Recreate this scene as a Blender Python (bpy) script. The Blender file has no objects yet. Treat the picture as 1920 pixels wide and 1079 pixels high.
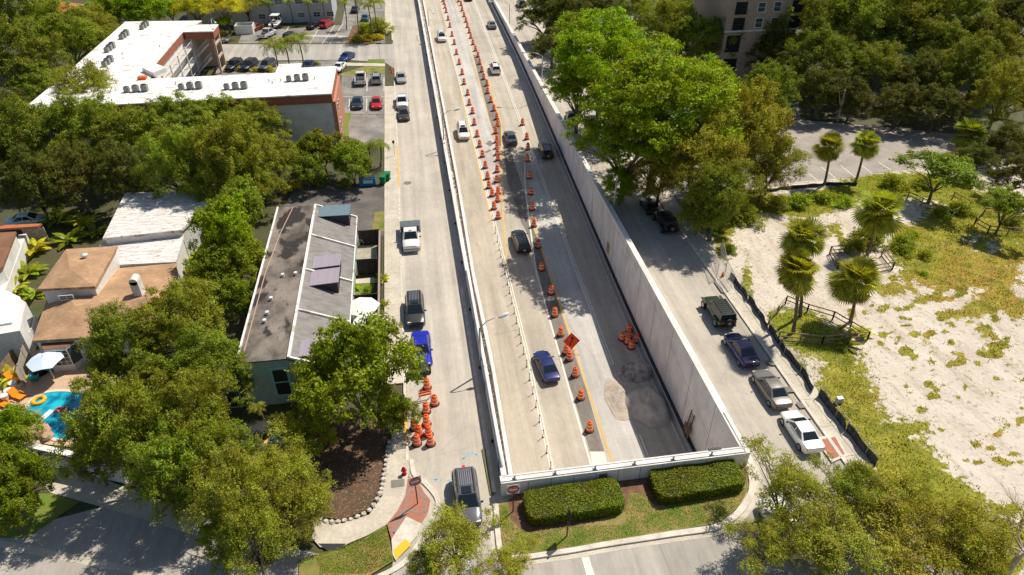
import bpy, bmesh, math, random
import numpy as np
from mathutils import Vector, Matrix
R = math.radians
sc = bpy.context.scene
# ---------------- camera, world, sun, exposure ----------------
F, CX, CY, CH = 1280.0, 960.0, 540.0, 42.0
PITCH, YAW = math.atan(895/F), math.atan(239/math.hypot(F, 895))
FW = np.array([math.sin(YAW)*math.cos(PITCH), math.cos(YAW)*math.cos(PITCH), -math.sin(PITCH)])
RT = np.array([math.cos(YAW), -math.sin(YAW), 0.0]); UP = np.cross(RT, FW)
cam = bpy.data.cameras.new('camera'); cam.lens = 24; cam.sensor_width = 36; cam.clip_end = 3000; cam.clip_start = 0.5
cob = bpy.data.objects.new('camera', cam); sc.collection.objects.link(cob)
cob.matrix_world = Matrix(((RT[0], UP[0], -FW[0], 0), (RT[1], UP[1], -FW[1], 0), (RT[2], UP[2], -FW[2], CH), (0, 0, 0, 1)))
sc.camera = cob
sc.render.resolution_x, sc.render.resolution_y = 1024, 575
SUN = np.array([0.565, 0.39, 1.0])
w = bpy.data.worlds.new('World'); sc.world = w; w.use_nodes = True
nt = w.node_tree; bgn = nt.nodes['Background']
sky = nt.nodes.new('ShaderNodeTexSky'); sky.sky_type = 'NISHITA'; sky.sun_disc = False
sky.sun_elevation = math.atan2(1, math.hypot(SUN[0], SUN[1])); sky.sun_rotation = math.atan2(SUN[0], SUN[1])
nt.links.new(sky.outputs[0], bgn.inputs[0]); bgn.inputs[1].default_value = 0.085
sl = bpy.data.lights.new('sun', 'SUN'); sl.energy = 5.0; sl.angle = R(0.5); sl.color = (1.0, 0.92, 0.79)
so = bpy.data.objects.new('sun', sl); sc.collection.objects.link(so)
so.rotation_euler = Vector(SUN).to_track_quat('Z', 'Y').to_euler()
sc.view_settings.view_transform = 'Standard'; sc.view_settings.look = 'None'
sc.view_settings.exposure = 0.12; sc.view_settings.gamma = 1
C = sc.collection

# ---------------- placing helpers ----------------
def ray(u, v):
    return FW + (u-CX)/F*RT - (v-CY)/F*UP
def G(u, v, z=0.0):
    d = ray(u, v); return np.array([0, 0, CH]) + d*((z-CH)/d[2])
KY = [-200, 20, 50, 62, 86, 116, 140, 170, 225, 600]; KZ = [-6.6, -6.6, -6.6, -6.2, -4.5, -2.5, -1.2, -.6, 0, 0]
def rz(y):
    return sum(np.interp(y+o, KY, KZ) for o in (-6, -3, 0, 3, 6))/5
def Rp(u, v, dz=0.0):
    z = -3.0
    for _ in range(40): p = G(u, v, z+dz); z = 0.5*z + 0.5*float(rz(p[1]))
    return G(u, v, z+dz)
def depth(p): return float((np.array(p)-[0, 0, CH]) @ FW)

# ---------------- material helpers ----------------
MATS = {}
def mat(name, col, rough=.8, var=None, scale=1.0, stretch=(1, 1, 1), spec=.3, metal=0.0, speck=None, bump=0.0, emit=None, vscale2=None, coord='pos', alpha=None):
    if name in MATS: return MATS[name]
    m = bpy.data.materials.new(name); m.use_nodes = True; MATS[name] = m
    n = m.node_tree.nodes; L = m.node_tree.links; b = n['Principled BSDF']
    b.inputs['Base Color'].default_value = (*col, 1); b.inputs['Roughness'].default_value = rough
    b.inputs['Specular IOR Level'].default_value = spec; b.inputs['Metallic'].default_value = metal
    if var is not None:
        if coord == 'pos': g = n.new('ShaderNodeNewGeometry').outputs['Position']
        else: g = n.new('ShaderNodeTexCoord').outputs['Object']
        mp = n.new('ShaderNodeMapping'); mp.inputs['Scale'].default_value = stretch; L.new(g, mp.inputs[0])
        def noise(s, det=6, ro=.6):
            t = n.new('ShaderNodeTexNoise'); t.inputs['Scale'].default_value = s; t.inputs['Detail'].default_value = det
            t.inputs['Roughness'].default_value = ro; L.new(mp.outputs[0], t.inputs['Vector']); return t
        a = noise(scale); b2 = noise(vscale2 or scale*9, 4, .7)
        mix = n.new('ShaderNodeMixRGB'); mix.inputs[1].default_value = (*col, 1); mix.inputs[2].default_value = (*var, 1)
        rmp = n.new('ShaderNodeValToRGB'); rmp.color_ramp.elements[0].position = .38; rmp.color_ramp.elements[1].position = .64
        L.new(a.outputs[0], rmp.inputs[0]); L.new(rmp.outputs[0], mix.inputs[0])
        hv = n.new('ShaderNodeMapRange'); hv.inputs['From Min'].default_value = .25; hv.inputs['From Max'].default_value = .75
        hv.inputs['To Min'].default_value = .8; hv.inputs['To Max'].default_value = 1.2; L.new(b2.outputs[0], hv.inputs[0])
        mu = n.new('ShaderNodeMixRGB'); mu.blend_type = 'MULTIPLY'; mu.inputs[0].default_value = 1
        L.new(mix.outputs[0], mu.inputs[1]); L.new(hv.outputs[0], mu.inputs[2]); out = mu.outputs[0]
        if speck:   # sparse blotches: (colour, scale, threshold)
            t = noise(speck[1], 3, .5); r2 = n.new('ShaderNodeValToRGB')
            r2.color_ramp.elements[0].position = speck[2]; r2.color_ramp.elements[1].position = speck[2]+.05
            L.new(t.outputs[0], r2.inputs[0]); m2 = n.new('ShaderNodeMixRGB'); m2.inputs[2].default_value = (*speck[0], 1)
            L.new(r2.outputs[0], m2.inputs[0]); L.new(out, m2.inputs[1]); out = m2.outputs[0]
        L.new(out, b.inputs['Base Color'])
        if bump:
            bp = n.new('ShaderNodeBump'); bp.inputs['Strength'].default_value = bump; bp.inputs['Distance'].default_value = .05
            L.new(b2.outputs[0], bp.inputs['Height']); L.new(bp.outputs[0], b.inputs['Normal'])
    if emit: b.inputs['Emission Color'].default_value = (*emit, 1); b.inputs['Emission Strength'].default_value = 1
    return m

def concrete(name, c, warm=1.0, stain=(.25, .22, .17)):
    """pale street concrete: long wheel tracks, blotches, hairline cracks, expansion joints"""
    m = bpy.data.materials.new(name); m.use_nodes = True; MATS[name] = m
    n = m.node_tree.nodes; L = m.node_tree.links; b = n['Principled BSDF']; b.inputs['Roughness'].default_value = .85
    b.inputs['Specular IOR Level'].default_value = .2
    pos = n.new('ShaderNodeNewGeometry').outputs['Position']
    def nz(s, st, det=5, ro=.6):
        mp = n.new('ShaderNodeMapping'); mp.inputs['Scale'].default_value = st; L.new(pos, mp.inputs[0])
        t = n.new('ShaderNodeTexNoise'); t.inputs['Scale'].default_value = s; t.inputs['Detail'].default_value = det
        t.inputs['Roughness'].default_value = ro; L.new(mp.outputs[0], t.inputs['Vector']); return t.outputs[0]
    def rng(x, a, b_, c_, d):
        r = n.new('ShaderNodeMapRange'); r.inputs[1].default_value = a; r.inputs[2].default_value = b_
        r.inputs[3].default_value = c_; r.inputs[4].default_value = d; L.new(x, r.inputs[0]); return r.outputs[0]
    def mul(x, y):
        k = n.new('ShaderNodeMath'); k.operation = 'MULTIPLY'; L.new(x, k.inputs[0]); L.new(y, k.inputs[1]); return k.outputs[0]
    f = mul(rng(nz(.9, (1, .03, 1)), .3, .7, .76, 1.14), rng(nz(.14, (1, 1, 1)), .3, .7, .84, 1.1))
    f = mul(f, rng(nz(2.5, (1, .5, 1), 8, .75), .25, .75, .86, 1.12)); f = mul(f, rng(nz(25, (1, 1, 1), 2), .3, .7, .93, 1.07))
    vo = n.new('ShaderNodeTexVoronoi'); vo.feature = 'DISTANCE_TO_EDGE'; vo.inputs['Scale'].default_value = .13
    L.new(pos, vo.inputs['Vector'])
    f = mul(f, rng(vo.outputs[0], .0, .004, .8, 1.0))
    mx = n.new('ShaderNodeMixRGB'); mx.blend_type = 'MULTIPLY'; mx.inputs[0].default_value = 1; mx.inputs[1].default_value = (*c, 1); L.new(f, mx.inputs[2])
    m2 = n.new('ShaderNodeMixRGB'); m2.inputs[2].default_value = (*stain, 1); L.new(mx.outputs[0], m2.inputs[1])
    L.new(rng(nz(.55, (1, .8, 1), 6, .65), .66, .74, 0, .5), m2.inputs[0])
    L.new(m2.outputs[0], b.inputs['Base Color'])
    return m

def leafmat(name, trans=.37):
    m = bpy.data.materials.new(name); m.use_nodes = True; MATS[name] = m
    n = m.node_tree.nodes; L = m.node_tree.links; n.remove(n['Principled BSDF']); out = n['Material Output']
    oi = n.new('ShaderNodeObjectInfo'); ge = n.new('ShaderNodeNewGeometry')
    tc = n.new('ShaderNodeTexCoord'); no = n.new('ShaderNodeTexNoise'); no.inputs['Scale'].default_value = .45; no.inputs['Detail'].default_value = 3
    L.new(tc.outputs['Object'], no.inputs['Vector'])
    hs = n.new('ShaderNodeHueSaturation'); L.new(oi.outputs['Color'], hs.inputs['Color'])
    mr = n.new('ShaderNodeMapRange'); mr.inputs[3].default_value = .6; mr.inputs[4].default_value = 1.4; L.new(ge.outputs['Random Per Island'], mr.inputs[0])
    m3 = n.new('ShaderNodeMapRange'); m3.inputs[1].default_value = .3; m3.inputs[2].default_value = .7; m3.inputs[3].default_value = .72; m3.inputs[4].default_value = 1.3; L.new(no.outputs[0], m3.inputs[0])
    mm = n.new('ShaderNodeMath'); mm.operation = 'MULTIPLY'; L.new(mr.outputs[0], mm.inputs[0]); L.new(m3.outputs[0], mm.inputs[1]); L.new(mm.outputs[0], hs.inputs['Value'])
    mh = n.new('ShaderNodeMapRange'); mh.inputs[1].default_value = .3; mh.inputs[2].default_value = .7; mh.inputs[3].default_value = .485; mh.inputs[4].default_value = .525; L.new(no.outputs[0], mh.inputs[0]); L.new(mh.outputs[0], hs.inputs['Hue'])
    d = n.new('ShaderNodeBsdfDiffuse'); t = n.new('ShaderNodeBsdfTranslucent'); g = n.new('ShaderNodeBsdfGlossy'); g.inputs['Roughness'].default_value = .45
    g.inputs['Color'].default_value = (.55, .55, .5, 1)
    L.new(hs.outputs[0], d.inputs[0])
    br = n.new('ShaderNodeMixRGB'); br.blend_type = 'MULTIPLY'; br.inputs[0].default_value = 1; br.inputs[2].default_value = (1.5, 1.35, .45, 1); L.new(hs.outputs[0], br.inputs[1]); L.new(br.outputs[0], t.inputs[0])
    a = n.new('ShaderNodeMixShader'); a.inputs[0].default_value = trans; L.new(d.outputs[0], a.inputs[1]); L.new(t.outputs[0], a.inputs[2])
    c = n.new('ShaderNodeMixShader'); c.inputs[0].default_value = .025; L.new(a.outputs[0], c.inputs[1]); L.new(g.outputs[0], c.inputs[2])
    L.new(c.outputs[0], out.inputs[0]); return m

def paintmat():
    m = bpy.data.materials.new('car_paint'); m.use_nodes = True; b = m.node_tree.nodes['Principled BSDF']
    oi = m.node_tree.nodes.new('ShaderNodeObjectInfo'); m.node_tree.links.new(oi.outputs['Color'], b.inputs['Base Color'])
    b.inputs['Roughness'].default_value = .3; b.inputs['Coat Weight'].default_value = .5; b.inputs['Coat Roughness'].default_value = .08
    b.inputs['Metallic'].default_value = .15; return m

# ---------------- mesh helpers ----------------
class MB:
    def __init__(s): s.v = []; s.f = []; s.m = []; s.mi = 0; s.starts = []
    def add(s, vs, fs, m=None):
        s.starts.append((len(s.v), len(s.f))); o = len(s.v); s.v += [tuple(float(c) for c in p) for p in vs]
        for f in fs: s.f.append([i+o for i in f]); s.m.append(s.mi if m is None else m)
        return s
    def box(s, c, d, rot=0.0, m=None):
        x, y, z = d[0]/2, d[1]/2, d[2]/2; co, si = math.cos(rot), math.sin(rot); vs = []
        for k in (-z, z):
            for a, b in ((-x, -y), (x, -y), (x, y), (-x, y)): vs.append((c[0]+a*co-b*si, c[1]+a*si+b*co, c[2]+k))
        return s.add(vs, [(3, 2, 1, 0), (4, 5, 6, 7), (0, 1, 5, 4), (1, 2, 6, 5), (2, 3, 7, 6), (3, 0, 4, 7)], m)
    def bar(s, p, q, wd, h, m=None):       # box beam between two points, top faces up
        p = Vector(p); q = Vector(q); d = (q-p); a = d.normalized(); sd = a.cross(Vector((0, 0, 1)))
        sd = (sd.normalized() if sd.length > 1e-4 else Vector((1, 0, 0)))*wd/2; up = sd.cross(a).normalized()*h/2
        vs = [e+i*sd+j*up for e in (p, q) for i, j in ((-1, -1), (1, -1), (1, 1), (-1, 1))]
        return s.add(vs, [(3, 2, 1, 0), (4, 5, 6, 7), (0, 1, 5, 4), (1, 2, 6, 5), (2, 3, 7, 6), (3, 0, 4, 7)], m)
    def tube(s, pts, rr, n=8, m=None, cap=True):
        pts = [Vector(p) for p in pts]; rr = rr if hasattr(rr, '__len__') else [rr]*len(pts); vs = []; fs = []
        for i, p in enumerate(pts):
            a = pts[max(i-1, 0)]; b = pts[min(i+1, len(pts)-1)]; d = (b-a).normalized()
            u = d.cross(Vector((0, 0, 1)) if abs(d.z) < .9 else Vector((1, 0, 0))).normalized(); w_ = d.cross(u)
            for k in range(n): t = 2*math.pi*k/n; vs.append(p+(u*math.cos(t)+w_*math.sin(t))*rr[i])
        for i in range(len(pts)-1):
            for k in range(n): a = i*n+k; b = i*n+(k+1) % n; fs.append((a, b, b+n, a+n))
        if cap: fs.append(tuple(range(n))[::-1]); fs.append(tuple(range((len(pts)-1)*n, len(pts)*n)))
        return s.add(vs, fs, m)
    def lathe(s, c, prof, n=16, m=None):
        vs = []; fs = []
        for r, z in prof:
            for k in range(n): t = 2*math.pi*k/n; vs.append((c[0]+r*math.cos(t), c[1]+r*math.sin(t), c[2]+z))
        for i in range(len(prof)-1):
            for k in range(n): a = i*n+k; b = i*n+(k+1) % n; fs.append((a, b, b+n, a+n))
        fs.append(tuple(range((len(prof)-1)*n, len(prof)*n))); return s.add(vs, fs, m)
    def prism(s, pts, z0, z1, m=None, bottom=False):
        n = len(pts); vs = [(p[0], p[1], z0) for p in pts]+[(p[0], p[1], z1) for p in pts]
        fs = [(i, (i+1) % n, (i+1) % n+n, i+n) for i in range(n)]+[tuple(range(n, 2*n))]
        if bottom: fs.append(tuple(range(n))[::-1])
        return s.add(vs, fs, m)
    def poly(s, pts, m=None): return s.add(pts, [tuple(range(len(pts)))], m)
    def build_each(s, name, mats, parent=None, **k):   # every added piece becomes a part of its own
        st = s.starts+[(len(s.v), len(s.f))]; out = []
        for (v0, f0), (v1, f1) in zip(st[:-1], st[1:]):
            b = MB(); b.v = s.v[v0:v1]; b.f = [[i-v0 for i in f] for f in s.f[f0:f1]]; b.m = s.m[f0:f1]; out.append(b.build(name, mats, parent, **k))
        return out
    def build(s, name, mats, parent=None, smooth=False, tri=True, link=True, world=True, bevel=0):
        me = bpy.data.meshes.new(name); off = Vector((0, 0, 0)); p = parent
        if world:
            while p: off += p.location; p = p.parent
        me.from_pydata([Vector(v)-off for v in s.v], [], s.f)
        for m in (mats if isinstance(mats, (list, tuple)) else [mats]): me.materials.append(m)
        me.polygons.foreach_set('material_index', s.m)
        bm = bmesh.new(); bm.from_mesh(me)
        big = [f for f in bm.faces if len(f.verts) > 4]
        if big and tri: bmesh.ops.triangulate(bm, faces=big)
        bmesh.ops.recalc_face_normals(bm, faces=bm.faces[:]); bm.to_mesh(me); bm.free()
        if smooth: me.polygons.foreach_set('use_smooth', [True]*len(me.polygons))
        o = bpy.data.objects.new(name, me); o.parent = parent
        if link: C.objects.link(o)
        if bevel:
            bv = o.modifiers.new('bevel', 'BEVEL'); bv.width = bevel; bv.segments = 2; bv.limit_method = 'ANGLE'
        return o
def tag(o, label=None, cat=None, group=None, kind=None):
    if label: o['label'] = label
    if cat: o['category'] = cat
    if group: o['group'] = group
    if kind: o['kind'] = kind
    return o
def thing(name, label, cat, loc=(0, 0, 0), rot=0.0, group=None):
    o = bpy.data.objects.new(name, None); C.objects.link(o); o.location = [float(a) for a in loc]; o.rotation_euler = (0, 0, rot)
    o.empty_display_size = .3; return tag(o, label, cat, group)
def kids(o): return [c for c in bpy.data.objects if c.parent == o]
PROTO = {}
def stamp(root, label, cat, loc, rot=0.0, group=None, scale=1.0, color=None):
    """first use moves the prototype itself, later uses copy it with its parts and sub-parts"""
    rec = PROTO.get(root.name)
    if rec is None:
        rec = PROTO[root.name] = {'used': False, 'tree': [(c, kids(c)) for c in kids(root)]}
    if not rec['used']:
        rec['used'] = True; r = root; lst = [c for c, _ in rec['tree']]+[g for _, gs in rec['tree'] for g in gs]
    else:
        r = root.copy(); C.objects.link(r); lst = []
        for c, gs in rec['tree']:
            d = c.copy(); C.objects.link(d); d.parent = r; lst.append(d)
            for g in gs: e = g.copy(); C.objects.link(e); e.parent = d; lst.append(e)
    r.location = [float(a) for a in loc]; r.rotation_euler = rot if hasattr(rot, '__len__') else (0, 0, rot)
    r.scale = scale if hasattr(scale, '__len__') else (scale,)*3
    for k in ('label', 'category', 'group', 'kind'):
        if k in r: del r[k]
    tag(r, label, cat, group)
    if color:
        for o in lst: o.color = (*color, 1)
    return r
def struct(name, mb, m, z=None, parent=None, **k):
    o = mb.build(name, m, parent, **k)
    if parent is None: o['kind'] = 'structure'
    return o
def sheet(name, px, z, m, parent=None, kind='structure', thick=0):
    b = MB(); pts = [G(u, v, z) for u, v in px]
    if thick: b.prism(pts, z-thick, z)
    else: b.poly(pts)
    o = b.build(name, m, parent)
    if parent is None: o['kind'] = kind
    return o
def resample(pts, n):
    pts = np.array(pts, float); d = np.r_[0, np.cumsum(np.hypot(*np.diff(pts, axis=0).T))]; t = np.linspace(0, d[-1], n)
    return np.c_[np.interp(t, d, pts[:, 0]), np.interp(t, d, pts[:, 1])]
def interpy(pts, ys):
    pts = sorted(pts, key=lambda p: p[1]); return [(float(np.interp(y, [p[1] for p in pts], [p[0] for p in pts])), y) for y in ys]
def ramp_ribbon(mb, left, right, dz, n=60, m=None):
    """strip lying on the ramp between two lines given at matching image rows"""
    y0 = max(min(p[1] for p in left), min(p[1] for p in right)); y1 = min(max(p[1] for p in left), max(p[1] for p in right))
    ys = np.linspace(y0, y1, n); vs = []; fs = []
    for (a, b) in zip(interpy(left, ys), interpy(right, ys)):
        p, q = Rp(*a), Rp(*b); vs += [(p[0], p[1], rz(p[1])+dz), (q[0], q[1], rz(q[1])+dz)]
    for i in range(n-1): fs.append((2*i, 2*i+1, 2*i+3, 2*i+2))
    mb.add(vs, fs, m)
def ramp_line(mb, pts, wd, dz, n=90, off=0.0, m=None, step=None):
    ys = np.linspace(min(p[1] for p in pts), max(p[1] for p in pts), n); c = [Rp(*a) for a in interpy(pts, ys)]
    vs = []; fs = []
    for p in c: x = p[0]+off; vs += [(x-wd/2, p[1], rz(p[1])+dz), (x+wd/2, p[1], rz(p[1])+dz)]
    for i in range(n-1): fs.append((2*i, 2*i+1, 2*i+3, 2*i+2))
    mb.add(vs, fs, m)
def ordinal(n):
    t = 'first second third fourth fifth sixth seventh eighth ninth tenth eleventh twelfth thirteenth fourteenth fifteenth sixteenth seventeenth eighteenth nineteenth twentieth'.split()
    if n <= 20: return t[n-1]
    return {2: 'twenty', 3: 'thirty', 4: 'forty'}[n//10]+'-'+t[n % 10-1] if n % 10 else {3: 'thirtieth', 4: 'fortieth'}[n//10]
random.seed(5); RNG = np.random.default_rng(7)
# ---------------- palette ----------------
LEAF = leafmat('leaf'); PAINT = paintmat()
M_road = concrete('street_concrete', (.505, .458, .388)); M_ramp = concrete('ramp_concrete', (.485, .435, .358)); M_side = concrete('side_street_asphalt', (.42, .39, .345))
M_ramp2 = concrete('ramp_new_concrete', (.545, .52, .48))
M_walk = mat('pavement_concrete', (.56, .51, .42), var=(.46, .41, .33), scale=.5, bump=.2)
M_kerb = mat('kerb_concrete', (.66, .61, .53), var=(.5, .45, .37), scale=1.2)
M_asph = mat('dark_asphalt', (.10, .09, .085), var=(.16, .145, .13), scale=.35, bump=.3)
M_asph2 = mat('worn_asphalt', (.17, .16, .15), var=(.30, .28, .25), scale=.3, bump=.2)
M_patch = mat('asphalt_patch', (.165, .15, .13), var=(.23, .21, .18), scale=.8, stretch=(1, .4, 1))
M_white = mat('white_road_paint', (.80, .77, .70), var=(.62, .58, .5), scale=3)
M_yel = mat('yellow_road_paint', (.80, .42, .06), var=(.72, .45, .14), scale=2)
M_wall = mat('pale_concrete', (.81, .78, .755), var=(.72, .69, .67), scale=.15, stretch=(1, 1, .6), vscale2=.7)
M_wallw = mat('white_concrete', (.78, .75, .71), var=(.62, .58, .53), scale=.8, stretch=(1, .3, 1))
M_joint = mat('panel_joint', (.12, .11, .11)); M_metal = mat('grey_metal', (.45, .46, .47), rough=.4, metal=.6)
M_black = mat('black_rubber', (.012, .012, .012), rough=.7); M_dark = mat('dark_metal', (.035, .035, .04), rough=.5)
M_grass = mat('grass', (.12, .17, .02), var=(.30, .22, .08), scale=.7, vscale2=18, bump=.6)
M_grass2 = mat('green_grass', (.12, .20, .015), var=(.18, .20, .04), scale=.9, vscale2=18, bump=.6)
M_mulch = mat('mulch', (.13, .065, .035), var=(.22, .12, .07), scale=1.5, vscale2=14, bump=.8)
M_litter = mat('leaf_litter', (.13, .075, .045), var=(.085, .055, .03), scale=.6, vscale2=9, speck=((.30, .20, .14), 9, .6), bump=.5)
M_soil = mat('soil', (.09, .075, .04), var=(.055, .07, .02), scale=.25, vscale2=5, bump=.5)
M_wood = mat('weathered_wood', (.34, .25, .15), var=(.22, .16, .09), scale=3); M_dwood = mat('dark_stained_wood', (.045, .035, .03), var=(.07, .055, .045), scale=2)
M_bark = mat('bark', (.13, .10, .075), var=(.20, .17, .13), scale=3, stretch=(1, 1, .3), bump=.6, coord='obj')
M_pbark = mat('palm_bark', (.20, .15, .11), var=(.11, .085, .06), scale=6, stretch=(.4, .4, 2), coord='obj')
M_dead = mat('bare_branch', (.38, .33, .27), rough=.8)
M_glass = mat('car_glass', (.012, .018, .022), rough=.06, spec=.7)
M_pane = mat('window_glass', (.06, .08, .09), rough=.1, spec=.6)
M_rim = mat('alloy_rim', (.35, .35, .36), rough=.35, metal=.7); M_lens = mat('headlamp_lens', (.75, .76, .74), rough=.15); M_tail = mat('tail_lamp_red', (.35, .015, .01), rough=.25)
M_plate = mat('plate', (.75, .75, .72)); M_trim = mat('black_trim', (.02, .02, .022), rough=.55)
M_orange = mat('orange_plastic', (.82, .13, .02), rough=.45); M_sheet = mat('white_reflective_band', (.80, .74, .68), rough=.5)
M_brick = mat('red_brick_paving', (.42, .17, .11), var=(.34, .14, .09), scale=4); M_red = mat('red_paint', (.45, .01, .015), rough=.4)
M_stucco = mat('white_stucco', (.72, .70, .66), var=(.6, .58, .55), scale=.6); M_teal = mat('pale_teal_stucco', (.42, .55, .53), var=(.36, .48, .46), scale=.6)
M_roofw = mat('white_roof_membrane', (.86, .84, .80), var=(.74, .71, .66), scale=.22, stretch=(1, 1.6, 1), speck=((.5, .45, .38), .7, .60))
M_terra = mat('brick_red_cladding', (.36, .13, .075), var=(.30, .10, .06), scale=1.5, stretch=(1, 1, 3))
M_metalw = mat('white_metal', (.75, .75, .74), rough=.4)

def shingle(name, c1, c2):
    m = bpy.data.materials.new(name); m.use_nodes = True; n = m.node_tree.nodes; L = m.node_tree.links; b = n['Principled BSDF']; b.inputs['Roughness'].default_value = .85
    pos = n.new('ShaderNodeNewGeometry').outputs['Position']; mp = n.new('ShaderNodeMapping'); mp.inputs['Scale'].default_value = (1.5, 3.4, 3.4); L.new(pos, mp.inputs[0])
    t = n.new('ShaderNodeTexBrick'); t.inputs['Scale'].default_value = 1; t.inputs['Color1'].default_value = (*c1, 1); t.inputs['Color2'].default_value = (*c2, 1)
    t.inputs['Mortar'].default_value = (c1[0]*.55, c1[1]*.5, c1[2]*.5, 1); t.inputs['Mortar Size'].default_value = .05; t.inputs['Bias'].default_value = -.1
    L.new(mp.outputs[0], t.inputs['Vector']); no = n.new('ShaderNodeTexNoise'); no.inputs['Scale'].default_value = .6; no.inputs['Detail'].default_value = 6; L.new(pos, no.inputs['Vector'])
    r = n.new('ShaderNodeMapRange'); r.inputs[1].default_value = .3; r.inputs[2].default_value = .7; r.inputs[3].default_value = .75; r.inputs[4].default_value = 1.25; L.new(no.outputs[0], r.inputs[0])
    mx = n.new('ShaderNodeMixRGB'); mx.blend_type = 'MULTIPLY'; mx.inputs[0].default_value = 1; L.new(t.outputs[0], mx.inputs[1]); L.new(r.outputs[0], mx.inputs[2]); L.new(mx.outputs[0], b.inputs['Base Color']); return m
M_tile = shingle('tan_shingles', (.56, .36, .20), (.37, .225, .12)); M_tile2 = shingle('brown_shingles', (.30, .15, .08), (.22, .11, .06))

# ---------------- ground with the opening for the sunken road ----------------
TL = 4.45                                  # left inner edge of the trench
def TR(y): return 23.0+(y-33)*.0052        # right inner edge
g = MB(); Z0 = -.03
g.poly([(-900, -300, Z0), (TL, -300, Z0), (TL, 900, Z0), (-900, 900, Z0)]); g.poly([(TL, -300, Z0), (900, -300, Z0), (900, 33.1, Z0), (TL, 33.1, Z0)])
g.poly([(TR(33), 33.1, Z0), (900, 33.1, Z0), (900, 900, Z0), (TR(235), 235, Z0)]); g.poly([(TL, 235, Z0), (TR(235), 235, Z0), (900, 900, Z0), (TL, 900, Z0)])
struct('ground', g, M_soil)
# sunken road sheet
b = MB(); ys = np.arange(20, 236, 1.0); xs = [4.0, 12.0, 23.9]
for j, y in enumerate(ys):
    for x in xs: b.v.append((x, float(y), float(rz(y))))
for j in range(len(ys)-1):
    for i in range(2): a = j*3+i; b.f.append([a, a+1, a+4, a+3]); b.m.append(0)
ramp = struct('sunken_road', b, M_ramp)
new = MB(); ramp_ribbon(new, [(840, 0), (862, 60), (885, 110), (907, 185), (918, 235), (929, 262)], [(852, 0), (877, 60), (888, 104), (900, 170), (922, 240), (931, 262)], .006)
ramp_ribbon(new, [(824, 0), (866, 180), (890, 280), (921, 415)], [(845, 0), (903, 180), (930, 262), (940, 415)], .004)
ramp_ribbon(new, [(990, 340), (1002, 420), (1024, 500), (1085, 680), (1108, 740), (1150, 866)], [(1019, 340), (1050, 420), (1078, 500), (1148, 680), (1180, 770), (1215, 866)], .004)
new.build('light_slab', M_ramp2, ramp)
pt = MB()
ramp_ribbon(pt, [(886, 100), (907, 180), (922, 240), (934, 275)], [(898, 104), (917, 175), (941, 235), (941, 275)], .010)
ramp_ribbon(pt, [(943, 275), (951, 340), (978, 420), (990, 440), (1006, 500), (1050, 680), (1074, 740), (1106, 847)], [(954, 275), (976, 340), (996, 410), (1004, 440), (1024, 500), (1082, 680), (1102, 740), (1133, 847)], .010)
pt.build('asphalt_patch', M_patch, ramp)
pt = MB(); ramp_ribbon(pt, [(1106, 848), (1112, 880)], [(1133, 848), (1142, 880)], .010, 6); pt.build('white_patch', mat('fresh_white_concrete', (.72, .68, .60), var=(.66, .62, .54), scale=2), ramp)
yl = MB()
ramp_line(yl, [(824, 0), (866, 180), (906, 350), (921, 415)], .16, .016); ramp_line(yl, [(852, 0), (885, 100), (903, 176), (917, 225), (929, 262)], .13, .016)
ramp_line(yl, [(917, 150), (925, 187), (940, 232), (941.5, 350), (943, 407), (951, 498)], .18, .020)
ramp_line(yl, [(989, 395), (1027, 500), (1085, 680), (1105, 740), (1150, 872)], .16, .016)
yl.build('yellow_line', M_yel, ramp)
wl = MB()
P1 = [(836, 60), (867.5, 176), (908, 343), (923, 403), (948, 500), (993, 680), (1004, 740), (1036, 885)]
ramp_line(wl, P1, .12, .022, off=-.13); ramp_line(wl, P1, .12, .022, off=.13)
ramp_line(wl, [(984, 300), (984, 340), (987, 373), (1005, 510), (1053, 680), (1070, 740), (1109, 876)], .20, .018)
P2 = [(888, 0), (957, 178), (1020, 345), (1082, 510), (1148, 685)]
ramp_line(wl, P2, .12, .018, off=-.15); ramp_line(wl, P2, .12, .018, off=.15)
ramp_line(wl, [(1196, 815), (1216, 866)], .12, .018, 10, off=-.15); ramp_line(wl, [(1196, 815), (1216, 866)], .12, .018, 10, off=.15)
wl.build('white_line', M_white, ramp)
gm = MB()
for c in ([(918, 264), (926, 270), (919, 276), (910, 270)], [(908, 286), (917, 281), (922, 283), (912, 288)]): gm.poly([Rp(*q)+[0, 0, .018] for q in c])
gm.build('grey_marking', M_patch, ramp)

# ---------------- retaining walls of the sunken road ----------------
def wallstrip(mb, fx, y0, y1, t, zt, zb=None, step=3.0, m=None):
    n = max(2, int((y1-y0)/step)); ys = np.linspace(y0, y1, n+1)
    for a, c in zip(ys[:-1], ys[1:]):
        xa, xc = fx(a), fx(c); zb1 = rz(a)-.3 if zb is None else zb; zb2 = rz(c)-.3 if zb is None else zb
        z1 = zt(a) if callable(zt) else zt; z2 = zt(c) if callable(zt) else zt
        vs = [(xa, a, zb1), (xa+t, a, zb1), (xc+t, c, zb2), (xc, c, zb2), (xa, a, z1), (xa+t, a, z1), (xc+t, c, z2), (xc, c, z2)]
        mb.add(vs, [(3, 2, 1, 0), (4, 5, 6, 7), (0, 1, 5, 4), (1, 2, 6, 5), (2, 3, 7, 6), (3, 0, 4, 7)], m)
HW = 1.6
YN = 33.15
rt = thing('retaining_wall', 'tall pale concrete panel wall along the right side of the sunken road', 'retaining wall', (23.2, 110, 0))
b = MB(); wallstrip(b, TR, YN, 235, .45, HW-.12); b.build('wall_panel', M_wall, rt)
b = MB(); wallstrip(b, lambda y: TR(y)-.08, YN, 235, .62, HW, zb=HW-.12); b.build('coping', M_wallw, rt)
b = MB()
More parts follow.
